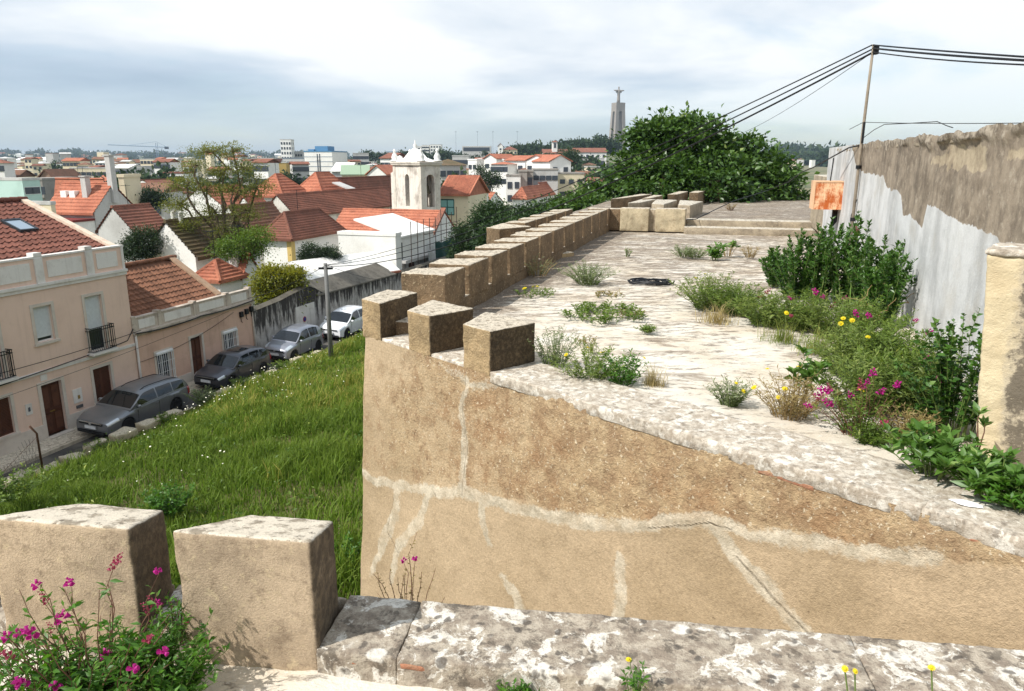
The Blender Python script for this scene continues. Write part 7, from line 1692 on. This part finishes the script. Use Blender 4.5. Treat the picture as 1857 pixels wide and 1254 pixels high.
def plant(name, label, loc, h, r_, stems, leaf, lmat, seed=1, per=24, aspect=.3, lean=.5, whorl=False, stem_mat=None, sr=.004, start=.1, flowers=(), fscale=1.0, cat="plant", group=None, bunch=0.0, tipb=0.0, hvar=.35, spread0=.35, show_stems=True, upleaf=.35):
    """a clump of leafy stems; flowers: list of (kind, count)"""
    rs = np.random.RandomState(seed); root = empty(name, loc, 0, label, cat, group); parts = []; sb = MB(); tips = []
    for i in range(stems):
        a = rs.uniform(0, 2 * math.pi); q = math.sqrt(rs.uniform(0, 1)); b0 = np.array([math.cos(a), math.sin(a), 0]) * q * r_ * spread0
        hh = h * (1 - hvar * rs.uniform(0, 1)) * (1 - .35 * q * q); ln = np.array([math.cos(a), math.sin(a), 0]) * q * r_ * (1 - spread0) + rs.normal(size=3) * np.array([1, 1, 0]) * r_ * .10
        t = np.linspace(0, 1, 7); path = b0 + ln * (t ** 1.5)[:, None] * 1.0 + np.array([0, 0, 1]) * (hh * (t - .12 * lean * t ** 3))[:, None] + rs.normal(size=(7, 3)) * hh * .02 * t[:, None]
        if show_stems: sb.tube([Vector(p) for p in path], [sr * (1.15 - .8 * x) for x in t], 4, False)
        tips.append((path[-1], path[-1] - path[-2]))
        m = max(2, int(per * hh / h)); u = start + (1 - start) * (rs.uniform(0, 1, m) ** (1 / (1 + tipb)))
        if whorl: u = np.concatenate([u, 1 - .10 * rs.uniform(0, 1, 9)])
        k = len(u); P = np.stack([np.interp(u, t, path[:, j]) for j in range(3)], 1); an = rs.uniform(0, 2 * math.pi, k)
        D = np.stack([np.cos(an), np.sin(an), upleaf + .5 * rs.uniform(-.6, 1, k) + (u > .9) * .5], 1)
        sz = leaf * rs.uniform(.6, 1.2, k) * (1.0 - .25 * (u > .93)); rnd = np.clip(.2 + .45 * u + rs.uniform(-.3, .3, k), 0, 1)
        parts.append(leaves_np(P, D, sz, aspect, rs, rnd, .2, .12))
    V, Fq, at = merge_np(parts); link("foliage", np_mesh("foliage", V, Fq, lmat, at), root)
    if show_stems: sb.build("stems", stem_mat or M_STEMG, root)["kind"] = "stuff"
    order = rs.permutation(len(tips)); j = 0
    for kind, cnt in flowers:
        for c in range(cnt):
            p, d = tips[order[j % len(tips)]]; j += 1
            me = DAISY if kind == 'yel' else SNAP[kind][c % len(SNAP[kind])]
            dv = Vector(d).normalized() if kind != 'yel' else (Vector(d).normalized() + Vector((0, -.5, .4))).normalized()
            o = link("flower", me, root, Vector(p) + Vector((rs.uniform(-.01, .01), rs.uniform(-.01, .01), 0)), dv.to_track_quat('Z', 'Y').to_euler()); o.scale = (fscale * rs.uniform(.8, 1.25),) * 3
    return root
def tuft(name, label, loc, h, r_, n, mat, seed, lean=.6, w=.0035, flowers=0, cat="grass tuft", group=None, up=0.0, scape=None):
    """a tussock of grass blades"""
    rs = np.random.RandomState(seed); root = empty(name, loc, 0, label, cat, group); a = rs.uniform(0, 2*np.pi, n); q = np.sqrt(rs.uniform(0, 1, n)) * r_
    P = np.stack([np.cos(a) * q, np.sin(a) * q, np.zeros(n)], 1); hh = h * (.22 + .9 * rs.uniform(0, 1, n) ** 1.8) * (1 - .45 * q / max(r_, 1e-6))
    P[:, :2] *= rs.uniform(.2, 1.0, (n, 1)); V, Fq, at = blades(P, hh, np.full(n, w) * rs.uniform(.4, .9, n), rs.uniform(.15, lean + .15, n), rs); link("blades", np_mesh("blades", V, Fq, mat, at), root)
    for i in range(flowers):
        d = Vector((rs.uniform(-r_, r_), rs.uniform(-r_, r_), 0)); z = h * rs.uniform(.9, 1.35); o = MB().tube([d * .3, d * .7 + Vector((0, 0, z * .6)), d + Vector((0, 0, z))], .0025, 4).build("flower_stalk", M_STEMG, root)
        f = link("flower", DAISY, root, d + Vector((0, 0, z)), (R(rs.uniform(10, 50)), 0, rs.uniform(-1, 1))); f.scale = (rs.uniform(.9, 1.4) * (.42 if loc[1] < 2.5 else 1),) * 3
    return root
BL_DRY = mat_blade("dry_grass", C(138, 122, 74), C(174, 156, 104), C(204, 188, 140), .3); BL_GRN = mat_blade("terrace_grass", C(86, 110, 40), C(128, 142, 62), C(182, 172, 104), .4); BL_SAGE = mat_blade("sage_grass", C(104, 116, 78), C(140, 148, 104), C(180, 178, 140), .3)
T0 = lambda x, y, z=0.0: tuple(atz(x, y, z))

# --- foreground left: snapdragons among dense leaves
nz = .29
plant("snapdragon_clump", "foreground snapdragon clump with magenta flower spikes before the left merlon", (-1.22, 1.90, nz - .02), .60, .26, 40, .040, LF_LUSH, 101, 44, .28, .5, stem_mat=M_STEMR, sr=.0028, flowers=(('mags', 7), ('pink', 7), ('mag', 3)), tipb=-.55, hvar=.55, fscale=.62)
plant("snapdragon_clump", "low leafy green weed mass at the foot of the right foreground merlon", (-1.08, 1.93, nz - .02), .33, .22, 130, .036, LF_LUSH, 102, 40, .32, .5, stem_mat=M_STEMG, sr=.0024, flowers=(('mags', 1),), fscale=.6, hvar=.5)
plant("leafy_weed", "green weed mass in the lower left corner with two pink spikes", (-1.30, 1.80, nz - .02), .36, .30, 150, .040, LF_LUSH, 103, 40, .30, .5, stem_mat=M_STEMR, sr=.0024, flowers=(('pink', 2), ('mags', 1)), fscale=.6, hvar=.5)
plant("leafy_weed", "small weed rooted in the gap between the two foreground merlons", (-1.10, 2.14, .36), .20, .10, 16, .03, LF_LUSH, 104, 20, .3, .5, stem_mat=M_STEMR, sr=.002, flowers=(('pink', 3), ('mag', 1)), fscale=.55)
tuft("grass_tuft", "arching dry grass stalks in front of the left foreground merlon", (-1.32, 1.90, nz), .48, .16, 60, BL_DRY, 105, .9, .0016)
plant("leafy_weed", "bright green leafy weed at the bottom edge against the lichened sill", (.015, 1.93, nz - .02), .105, .075, 30, .026, LF_LUSH, 106, 22, .42, .4, sr=.002)
plant("yellow_flowered_weed", "upright weed with one yellow flower rising before the lichened sill", (.37, 1.90, nz), .20, .045, 9, .024, LF_LUSH, 107, 20, .35, .3, sr=.002, flowers=(('yel', 1),), fscale=.55, tipb=.6)
tuft("grass_tuft", "thin dry grass tuft under the yellow-flowered weed", (.38, 1.885, nz), .14, .05, 120, BL_DRY, 108, .7, .0016)
tuft("grass_tuft", "thin grass blades with two yellow flowers at the bottom right", (1.00, 1.80, .38 - .09), .17, .06, 40, BL_GRN, 109, .8, .0016, 2)
tuft("grass_tuft", "sparse upright stalks with one small yellow flower at the lower right", (1.22, 1.78, .29), .19, .05, 26, BL_DRY, 110, .6, .0013, 1)
plant("dry_snapdragon", "withered snapdragon stems with seed spikes outside the sill against the tan wall", (-.40, 2.47, .10), .50, .16, 13, .014, LF_DRY, 111, 40, .4, .4, stem_mat=M_STEMR, sr=.0024, flowers=(('mags', 2),), fscale=.4, hvar=.5)

# --- terrace, near the three merlons
c = T0(1070, 690); plant("weed_patch", "yellow-flowered weed patch beside the third merlon", c, .36, .40, 80, .045, LF_FENN, 120, 34, .24, .4, sr=.0025, flowers=(('yel', 3),), fscale=1.0)
c = T0(1130, 700); plant("weed_patch", "bright green leafy weed in the patch before the coping", c, .36, .26, 46, .055, LF_LUSH, 121, 26, .3, .4, sr=.0025, flowers=(('yel', 2),))
c = T0(1005, 665, .02); plant("weed_patch", "grey-green weed against the third merlon's dark side", c, .46, .30, 50, .04, LF_SAGE, 122, 36, .25, .5, sr=.0025)
c = T0(1185, 700); tuft("grass_tuft", "straw coloured dry tuft at the end of the near weed patch", c, .28, .15, 260, BL_DRY, 123, .9, .0028)
c = T0(1095, 575); plant("weed_mat", "flat green weed mat across the middle of the white terrace", c, .16, .55, 110, .055, LF_WEED, 124, 24, .35, .5, spread0=.9)
c = T0(1140, 573); plant("weed_mat", "small olive weed mat at the right end of the flat green mat", c, .09, .22, 24, .04, LF_DRY, 125, 18, .35, .5, spread0=.9)
c = T0(1173, 603); plant("weed_mat", "little round green weed alone on the white terrace", c, .10, .13, 26, .05, LF_WEED, 126, 18, .3, .5)
c = T0(1066, 516); plant("sage_bush", "round grey-green bushlet on the terrace left of the black patch", c, .42, .50, 100, .06, LF_SAGE, 127, 26, .22, .5, sr=.003)
c = T0(972, 537); plant("weed_mat", "low weed by the parapet foot with yellow flowers above it", c, .14, .32, 34, .05, LF_WEED, 128, 18, .3, .5, flowers=(('yel', 3),), fscale=1.6, spread0=.8)
c = T0(975, 500); plant("sage_bush", "dark wiry weed growing at the foot of the long parapet", c, .42, .42, 40, .05, LF_SAGE, 129, 24, .2, .7, sr=.004, stem_mat=M_STEMD)
c = T0(1100, 538); plant("weed_mat", "brown withered mat beyond the flat green weed", c, .08, .28, 26, .05, LF_DRY, 130, 16, .3, .5, spread0=.9)
c = T0(1060, 622); plant("weed_mat", "reddish dry creeper near the third merlon", c, .08, .18, 20, .035, LF_DRY, 131, 16, .3, .5, spread0=.9)
c = T0(1072, 640); tuft("grass_tuft", "small upright green sprout above the near weed patch", c, .22, .06, 60, BL_GRN, 132, .5, .004)
c = T0(1138, 466); plant("weed_mat", "single small weed on the far terrace", c, .22, .12, 12, .05, LF_WEED, 133, 16, .3, .4)
c = T0(1240, 466); plant("sage_bush", "grey-green bushlet on the far terrace, left of the two", c, .30, .42, 50, .06, LF_SAGE, 134, 24, .22, .5, sr=.004)
c = T0(1262, 468); plant("sage_bush", "paler grey-green bushlet on the far terrace, right of the two", c, .24, .36, 40, .06, LF_SAGE, 135, 22, .22, .5, sr=.004)
c = T0(1296, 472); plant("broad_leaved_weed", "broad-leaved green weed on the far terrace", c, .36, .22, 12, .14, LF_BROAD, 136, 16, .38, .4, sr=.006)
c = T0(1320, 465); plant("broad_leaved_weed", "second broad-leaved weed on a bent stem, near the shrub", c, .36, .24, 9, .14, LF_BROAD, 137, 12, .38, .5, sr=.008, stem_mat=M_STEMD, start=.6)
c = T0(1360, 468); plant("dry_weed", "brown dry weed left of the tall shrub", c, .30, .28, 36, .05, LF_DRY, 138, 20, .22, .5, sr=.003, stem_mat=M_STEMD)
c = T0(1325, 382, .31); plant("dry_weed", "reddish dry tuft on the upper terrace", c, .28, .26, 24, .06, LF_DRY, 139, 20, .22, .5, sr=.004, stem_mat=M_STEMR)

# --- the planted border along the grey wall
for i, (x, y, h, r_, st, sd) in enumerate([(1440, 540, .86, .42, 26, 0), (1480, 545, 1.12, .42, 28, 1), (1530, 550, 1.15, .44, 30, 2), (1575, 565, 1.02, .42, 26, 3), (1600, 590, .92, .34, 20, 4), (1405, 520, .62, .34, 20, 5)]):
    p = T0(x, y); plant("tall_shrub", ("second stem cluster from the left of the dark upright shrub by the grey wall", "third stem cluster of the dark upright shrub by the grey wall", "tallest middle cluster of the dark upright shrub by the grey wall", "cluster of the dark shrub just left of the grey wall", "rightmost cluster of the dark shrub touching the grey wall", "lowest left cluster of the dark upright shrub by the grey wall")[i], p, h * 1.12, r_, st + 8, .085, LF_SHRUB, 140 + i, 120, .34, .2, True, sr=.007, start=.04, hvar=.35, group="dark upright shrub", cat="shrub", flowers=(('pink', 1),) if i == 3 else (), fscale=1.3, upleaf=.75)
for i, (x, y, h, r_, st, m, lb) in enumerate([
        (1285, 560, .42, .40, 60, LF_FENN, "feathery green weed at the left tip of the border"),
        (1335, 570, .36, .38, 60, LF_WEED, "grass-green weeds in front of the border's left end"),
        (1390, 590, .34, .36, 60, LF_FENN, "olive weeds below the dark shrub"),
        (1450, 595, .40, .36, 60, LF_WEED, "green weeds with pink snapdragons below the dark shrub"),
        (1510, 610, .44, .36, 60, LF_FENN, "feathery weeds in the middle of the border"),
        (1570, 630, .46, .34, 60, LF_WEED, "green weeds by the foot of the grey wall"),
        (1535, 680, .40, .30, 60, LF_FENN, "feathery weeds spilling onto the white floor"),
        (1600, 690, .46, .30, 60, LF_WEED, "tall green weeds between the wall and the floor")]):
    p = T0(x, y); fl = {0: (('yel', 2),), 3: (('mag', 4), ('pink', 2)), 4: (('mag', 2), ('yel', 1)), 5: (('mag', 3), ('yel', 2)), 7: (('mag', 1), ('yel', 1)), 1: (('yel', 1), ('pink', 2))}.get(i, ())
    plant("border_weed", lb, p, h * 1.35, r_ * 1.35, int(st * 2.0), .062, m, 160 + i, 50, .22, .5, sr=.003, start=.02, flowers=fl, fscale=1.35 if i != 3 else 1.1, group="weeds of the border", hvar=.45)
for i, (x, y) in enumerate([(1300, 585), (1420, 620), (1480, 640), (1560, 660), (1330, 545), (1620, 660)]):
    p = T0(x, y); tuft("grass_tuft", "grass tussock in the border, " + ("straw pale at the left front edge", "green under the dark shrub", "tall green in the middle", "long and green before the wall", "beneath the feathery weed at the left", "against the foot of the grey wall")[i], p, .36, .30, 330, BL_DRY if i == 0 else BL_GRN, 180 + i, .8, .004, 1 if i in (1, 3) else 0)
p = T0(1545, 585); tuft("grass_tuft", "bright spray of long grass leaves before the dark shrub", p, .55, .14, 90, mat_blade("bright_grass", C(84, 130, 44), C(120, 160, 66), C(170, 186, 104), .4), 190, .9, .009)
mbx = MB(); rg = random.Random(6); bp0 = Vector(T0(1585, 590))
for i in range(12): a = Vector((rg.uniform(-.3, .3), rg.uniform(-.2, .2), rg.uniform(.05, .3))); limb(mbx, a, a + Vector((rg.uniform(-.5, .5), rg.uniform(-.2, .3), rg.uniform(-.02, .28))), .008, .003, rg, .15)
tag(mbx.build("dead_branches", M_STEMD, None, bp0), "bare tan dead twigs lying under the dark shrub", "branches")
# nearer border
plant("broad_leaved_weed", "pale broad-leaved sapling standing alone left of the near border", T0(1445, 735), .50, .22, 7, .12, LF_BROAD, 200, 16, .40, .4, True, stem_mat=M_STEMD, sr=.006, start=.55)
plant("sage_bush", "small silvery grey-green bush on the near floor", T0(1322, 735), .26, .20, 60, .05, LF_SAGE, 201, 26, .18, .4, sr=.0025, flowers=(('yel', 2),), fscale=.9)
plant("dry_weed", "dry yellow-flowered weed beside the broad-leaved sapling", T0(1430, 755), .42, .36, 90, .05, LF_DRY, 202, 26, .18, .5, stem_mat=M_STEMD, sr=.0025, flowers=(('yel', 6),), fscale=1.0)
plant("snapdragon_clump", "magenta snapdragons flowering in the middle of the near border", T0(1560, 790), .44, .34, 60, .05, LF_WEED, 203, 26, .22, .5, stem_mat=M_STEMR, sr=.003, flowers=(('mag', 11), ('pink', 4), ('yel', 1)), fscale=1.1, hvar=.5)
plant("border_weed", "green mound of fine leaves at the near edge of the border", T0(1580, 805), .17, .20, 60, .045, LF_WEED, 204, 24, .28, .5, sr=.0025)
plant("border_weed", "grey-green feathery bush behind the snapdragons", T0(1560, 745), .56, .44, 130, .06, LF_FENN, 205, 34, .18, .4, sr=.003)
plant("border_weed", "lush green weed right of the feathery bush", T0(1620, 745), .60, .44, 130, .07, LF_WEED, 206, 32, .26, .5, sr=.003, flowers=(('yel', 1),))
plant("border_weed", "tangle of olive weeds at the foot of the slender shrub", T0(1680, 760), .60, .40, 130, .06, LF_FENN, 207, 32, .2, .5, sr=.003, flowers=(('mag', 2),), fscale=1.3)
plant("border_weed", "shaded weeds between the slender shrub and the grey wall", T0(1650, 700), .58, .46, 130, .06, LF_WEED, 211, 32, .22, .5, sr=.003)
plant("dry_weed", "brownish weeds below the snapdragons by the broad leaves", T0(1640, 800), .30, .24, 50, .05, LF_DRY, 212, 28, .2, .5, stem_mat=M_STEMD, sr=.0025)
plant("slender_shrub", "slender round-leaved shrub standing against the cream stub wall", T0(1722, 790), 1.02, .40, 40, .056, LF_SHRUB, 208, 70, .62, .3, sr=.005, start=.15, cat="shrub", upleaf=.4)
plant("whorled_shrub", "whorled broad-leaved shrub in front of the stub wall", T0(1690, 868, .02), .34, .30, 30, .11, LF_BROAD, 209, 14, .34, .4, True, sr=.006, start=.45, cat="shrub")
plant("whorled_shrub", "second whorled broad-leaved shrub at the right edge", T0(1800, 905, .03), .30, .30, 34, .105, LF_BROAD, 210, 14, .34, .4, True, sr=.006, start=.45, cat="shrub")
plant("whorled_shrub", "darker whorled shrub in the lower right corner of the border", T0(1850, 925, .03), .22, .26, 44, .07, LF_LUSH, 213, 20, .3, .4, True, sr=.005, start=.3, cat="shrub")
plant("whorled_shrub", "tall bare-stemmed whorl rising beside the stub wall", T0(1765, 862, .0), .58, .05, 2, .11, LF_BROAD, 214, 3, .34, .2, True, stem_mat=M_STEMR, sr=.008, start=.9, cat="shrub")
# --- weeds at the street edge and field foot
for i, (s_, n_, h, r_, lb) in enumerate([(4.4, 3.75, .95, .7, "grey-green bush at the field edge behind the estate car"), (-1.2, 3.9, .5, .7, "low green bush on the boulders by the estate car's nose"), (2.0, 3.9, .45, .6, "weeds over the boulders beside the estate car"), (10.2, 3.8, .5, .7, "weeds at the field edge beside the dark hatchback"), (7.0, 3.8, .5, .8, "weeds at the field edge in front of the dark hatchback")]):
    c = sn(s_, n_, float(field_z(s_, n_)) - .05); plant("field_weed", lb, c, h, r_, 50, .13, LF_SAGE if i == 0 else LF_WEED, 230 + i, 30, .3, .5, sr=.008, group="bushes at the field edge", cat="bush")
for i, (x, y, z, h, r_, lb) in enumerate([(640, 1050, -6.3, 1.1, .6, "leafy green bush at the foot of the bastion corner"), (310, 935, -6.6, 1.0, .7, "dark leafy bush behind the gap of the foreground merlons"), (20, 900, -6.9, .8, 1.2, "broad-leaved weeds in the field at the far left")]):
    plant("field_weed", lb, tuple(atz(x, y, z)), h, r_, 60, .12, LF_LUSH if i < 2 else LF_WEED, 240 + i, 34, .4, .5, sr=.008, group="bushes in the field", cat="bush")

# ================================================================== small things
# --- rusty cabinet on the wall, pole and cables
t = NT("rusted_sheet")
n1 = t.noise(6, 6, .7, t.coord(scale=(1, 1, .45))); n2 = t.noise(22, 5, .7)
rc = t.mix(t.ramp(n1, .42, .60), C(232, 190, 150), C(184, 96, 46)); rc = t.mix(t.math('MULTIPLY', t.ramp(n2, .5, .66), .6), rc, C(150, 68, 30))
M_RUST = t.done(rc, .8, t.bump(n2, .3, .01))
bc = aty(1472, 380, 15.2); ROTB = math.atan2(xr.y, xr.x)
cb = empty("rusty_cabinet", bc, ROTB, "rusty metal cabinet fixed to the far end of the grey wall", "cabinet")
bw, bh, bd = .66, .56, .55
MB().box((.02, .0, .02), (bw, bd, bh - .02)).build("case", M_RUST, cb)
M_RUSTL = flat("pale_rust_edge", C(226, 184, 146), .8)
MB().box((0, -.012, 0), (.03, bd, bh)).build("edge_flange", M_RUSTL, cb); MB().box((.03, -.012, bh - .025), (bw, bd, bh)).build("top_flange", M_RUSTL, cb); MB().box((.03, -.012, 0), (bw, bd, .022)).build("bottom_flange", M_RUST, cb)
MB().tube([(.48, .3, 0), (.48, .3, -.25), (.40, .28, -.5)], .055, 8).build("drain_pipe", M_PLAST, cb, smooth=True)
MB().tube([(.32, .2, bh), (.34, .2, bh + .45)], .012, 6).build("rod", M_PLAST, cb)
ps = online(1553, 390, AW, DW)[0]; pb = wl(ps, .05)
po = empty("roof_pole", (pb[0], pb[1], 0), 0, "thin weathered pole strapped to the grey wall carrying black cables", "pole")
ptop = online(1585, 78, Vector((pb[0], pb[1], 0)), DW)[1]
M_POLE = plaster("weathered_pole", C(150, 138, 122), C(104, 94, 82), 3, .6, .5, .4, 30)
MB().tube([(0, 0, .0), (0, 0, 1.9), (.015, 0, ptop * .8), (.03, .01, ptop)], [.029, .028, .025, .022], 8).build("shaft", M_POLE, po, smooth=True)
MB().tube([(.0, -.035, 2.2), (.0, -.035, 2.55)], .02, 6).build("splice", M_IRON, po)
for zz in (.9, 1.8): MB().lathe([(.04, -.03), (.046, -.03), (.046, .03), (.04, .03)], 10, (0, 0, zz)).build("strap", M_IRON, po)
MB().box((.02, -.06, ptop - .16), (.10, .04, ptop - .02)).build("cable_clamp", M_IRON, po)
PT = Vector((pb[0], pb[1], ptop - .06))
# concrete street pole
sp_ = aty(590, 478, 36.5); M_CPOLE = plaster("grey_pole", C(118, 118, 116), C(84, 84, 82), 2, .5, .4)
pp = empty("street_pole", (sp_.x, 36.5, -8.6), 0, "grey concrete utility pole between the silver and white cars", "pole")
MB().tube([(0, 0, 0), (0, 0, sp_.z + 8.6)], [.13, .09], 10).build("shaft", M_CPOLE, pp, smooth=True); MB().box((-.35, -.05, sp_.z + 8.3), (.35, .05, sp_.z + 8.4)).build("crossarm", M_IRON, pp)
SPT = Vector((sp_.x, 36.5, sp_.z - .1))
def span(p, q, s, lb, r_=.011, grp=None, n=30): return cable(sag(p, q, s, n), r_, lb, grp)
span(PT + Vector((0, 0, .05)), SPT + Vector((.05, 0, .02)), .55, "upper of three black cables from the roof pole down to the street pole", .012, "cables to the street pole")
span(PT + Vector((0, 0, -.02)), SPT + Vector((-.05, 0, 0)), .75, "middle of three black cables from the roof pole down to the street pole", .013, "cables to the street pole")
span(PT + Vector((0, 0, -.08)), SPT + Vector((0, .05, -.05)), .95, "lowest and thickest of three black cables running to the street pole", .018, "cables to the street pole")
q = aty(1990, 112, 7.5); span(PT + Vector((.02, 0, .05)), q, .01, "top black cable running right from the roof pole", .012, "cables to the right")
q = aty(1990, 117, 7.5); span(PT + Vector((.02, 0, .0)), q, .02, "doubled black cable running right from the roof pole", .015, "cables to the right")
q = aty(1990, 122, 7.5); span(PT + Vector((.02, 0, -.06)), q, .04, "lower black cable running right from the roof pole", .010, "cables to the right")
q = aty(1350, 240, 30); span(PT + Vector((0, 0, -.08)), q, .1, "faint thin wire slanting from the pole into the fig tree", .006)
z1 = online(1566, 222, Vector((pb[0], pb[1], 0)), DW)[1]
cable([Vector((pb[0] - .25, pb[1] - .05, z1 - .12)), Vector((pb[0], pb[1], z1))] + sag(Vector((pb[0], pb[1], z1)), aty(1990, 221, 8), .02, 12), .005, "taut thin wire from the pole along the top of the grey wall")
pts = [Vector((pb[0], pb[1], z1 - .28))] + [Vector(tuple(aty(x, y, Y))) for x, y, Y in ((1585, 236, 12.6), (1604, 226, 12), (1650, 224, 11), (1700, 221, 10), (1716, 228, 9.6), (1728, 232, 9.4))]
cable(pts, .006, "loose wavy wire hanging between the pole and the wall top")
pts = [Vector(tuple(aty(x, y, Y))) for x, y, Y in ((1570, 262, 13.4), (1540, 268, 14.2), (1500, 290, 15.6), (1475, 304, 17), (1455, 312, 19), (1430, 330, 22), (1395, 344, 24))]
cable(pts, .014, "black cable drooping from the wall top behind the rusty cabinet")
pts = [Vector(tuple(aty(x, y, Y))) for x, y, Y in ((1395, 345, 24), (1330, 365, 22.4), (1290, 384, 21.2), (1262, 398, 20.6))] + [Vector(tuple(atz(1245, 399, .34)))]
cable(pts, .012, "black cable slanting down across the merlon to the steps")
pts = [Vector(wl(ps - .1, .03) + (1.25,)), Vector(wl(ps + .3, .04) + (.95,)), Vector(wl(ps + .35, .04) + (.6,)), Vector(wl(ps + .1, .04) + (.3,))]
cable(pts, .006, "thin dark wire looping down the grey wall beside the pole")
cable(sag(SPT, Vector(tuple(sn(12.9, -.15, -5.3))), .2), .014, "black cable from the street pole to the low house corner")
cable(sag(SPT + Vector((0, 0, .05)), Vector(tuple(aty(760, 500, 60))), .6), .012, "thin black cable from the street pole toward the scaffolding")
cable(sag(Vector(tuple(sn(13, -.15, -5.35))), Vector(tuple(sn(4.9, -.4, -5.3))), .25), .018, "heavy black cable swagged along the low house cornice")
cable(sag(Vector(tuple(sn(4.9, .4, -5.25))), Vector(tuple(sn(-8, .5, -5.0))), .25), .014, "black cable crossing in front of the two-storey house")
cable(sag(Vector(tuple(sn(11, .2, -5.6))), Vector(tuple(sn(-8, .6, -6.3))), .2), .008, "thin wire crossing low in front of both pink houses")
# black scorched plastic on the deck
mbx = MB(); rg = random.Random(12); bp0 = atz(1183, 514, .0)
for i in range(26):
    a = rg.uniform(0, 6.28); r_ = rg.uniform(.05, .38); pts = [Vector((math.cos(a + u) * r_ * 1.05, math.sin(a + u) * r_ * .75, .012 + rg.uniform(0, .035))) for u in np.linspace(0, rg.uniform(1.2, 3.5), 9)]; mbx.tube(pts, rg.uniform(.008, .014), 5)
tag(mbx.build("cable_coil", M_CABLE, None, bp0), "flat coil of black cable lying on the white terrace", "cable coil")
# torn white patch on the coping at the right
pw = atz(1753, 913, .062); mbx = MB(); k = 14
mbx.add([(math.cos(i * 6.283 / k) * (.075 + .02 * math.sin(i * 2.1)), math.sin(i * 6.283 / k) * (.04 + .01 * math.cos(i * 3.3)), 0) for i in range(k)] + [(math.cos(i * 6.283 / k) * .06, math.sin(i * 6.283 / k) * .03, .006) for i in range(k)], [(i, (i+1) % k, k + (i+1) % k, k + i) for i in range(k)] + [tuple(range(k, 2*k))])
tag(mbx.build("white_splash", flat("white_paint", C(248, 248, 246), .6), None, pw, (0, 0, -.6)), "bright white paint blob on the pale coping", "paint blob")
# fence post and wire mesh at the lower left
fp = atz(79, 862, -8.1); M_RP = flat("rusty_post", C(92, 66, 50), .7, .3)
fo = empty("wire_fence", (fp.x, fp.y, -8.2), ST_ROT, "rusty bent post with sagging chain-link mesh at the street corner", "fence")
MB().tube([(0, 0, 0), (0, 0, 1.55), (-.16, .05, 1.85)], .035, 8).build("post", M_RP, fo, smooth=True)
mbx = MB()
for i in range(44):
    x = -i * .12; zt_ = 1.45 - .9 * min(1, i / 14) + .12 * math.sin(i * .8); zb_ = .25 - .02 * i
    mbx.tube([(x, 0, max(zb_, -.1)), (x - .30, .03, zt_)], .005, 4, False).tube([(x - .30, 0, max(zb_, -.1)), (x, .03, zt_)], .005, 4, False)
m_ = mbx.build("wire_mesh", flat("galvanised_wire", C(120, 112, 104), .5, .5), fo); m_["kind"] = "stuff"
for zz, d in ((1.45, .9), (.35, .2)): MB().tube([(0, 0, zz)] + [(-i * .5, 0, zz - d * min(1, i * .5 / 1.7) ) for i in range(1, 11)], .007, 4).build("tension_wire", M_RP, fo)

# --- the air: thin haze round the whole place
t = NT("haze_air"); t.N.remove(t.b); pv_ = t.N.new('ShaderNodeVolumePrincipled'); pv_.inputs['Color'].default_value = (0.66, 0.82, 1.0, 1); pv_.inputs['Density'].default_value = 0.00013; pv_.inputs['Anisotropy'].default_value = 0.2
t.L.new(pv_.outputs[0], t.out.inputs['Volume'])
hz_ = MB().box((-9200, -9200, -14), (9200, 9200, 150)).build("haze", t.mat); hz_["kind"] = "stuff"; hz_["label"] = "thin bluish air over the whole town"
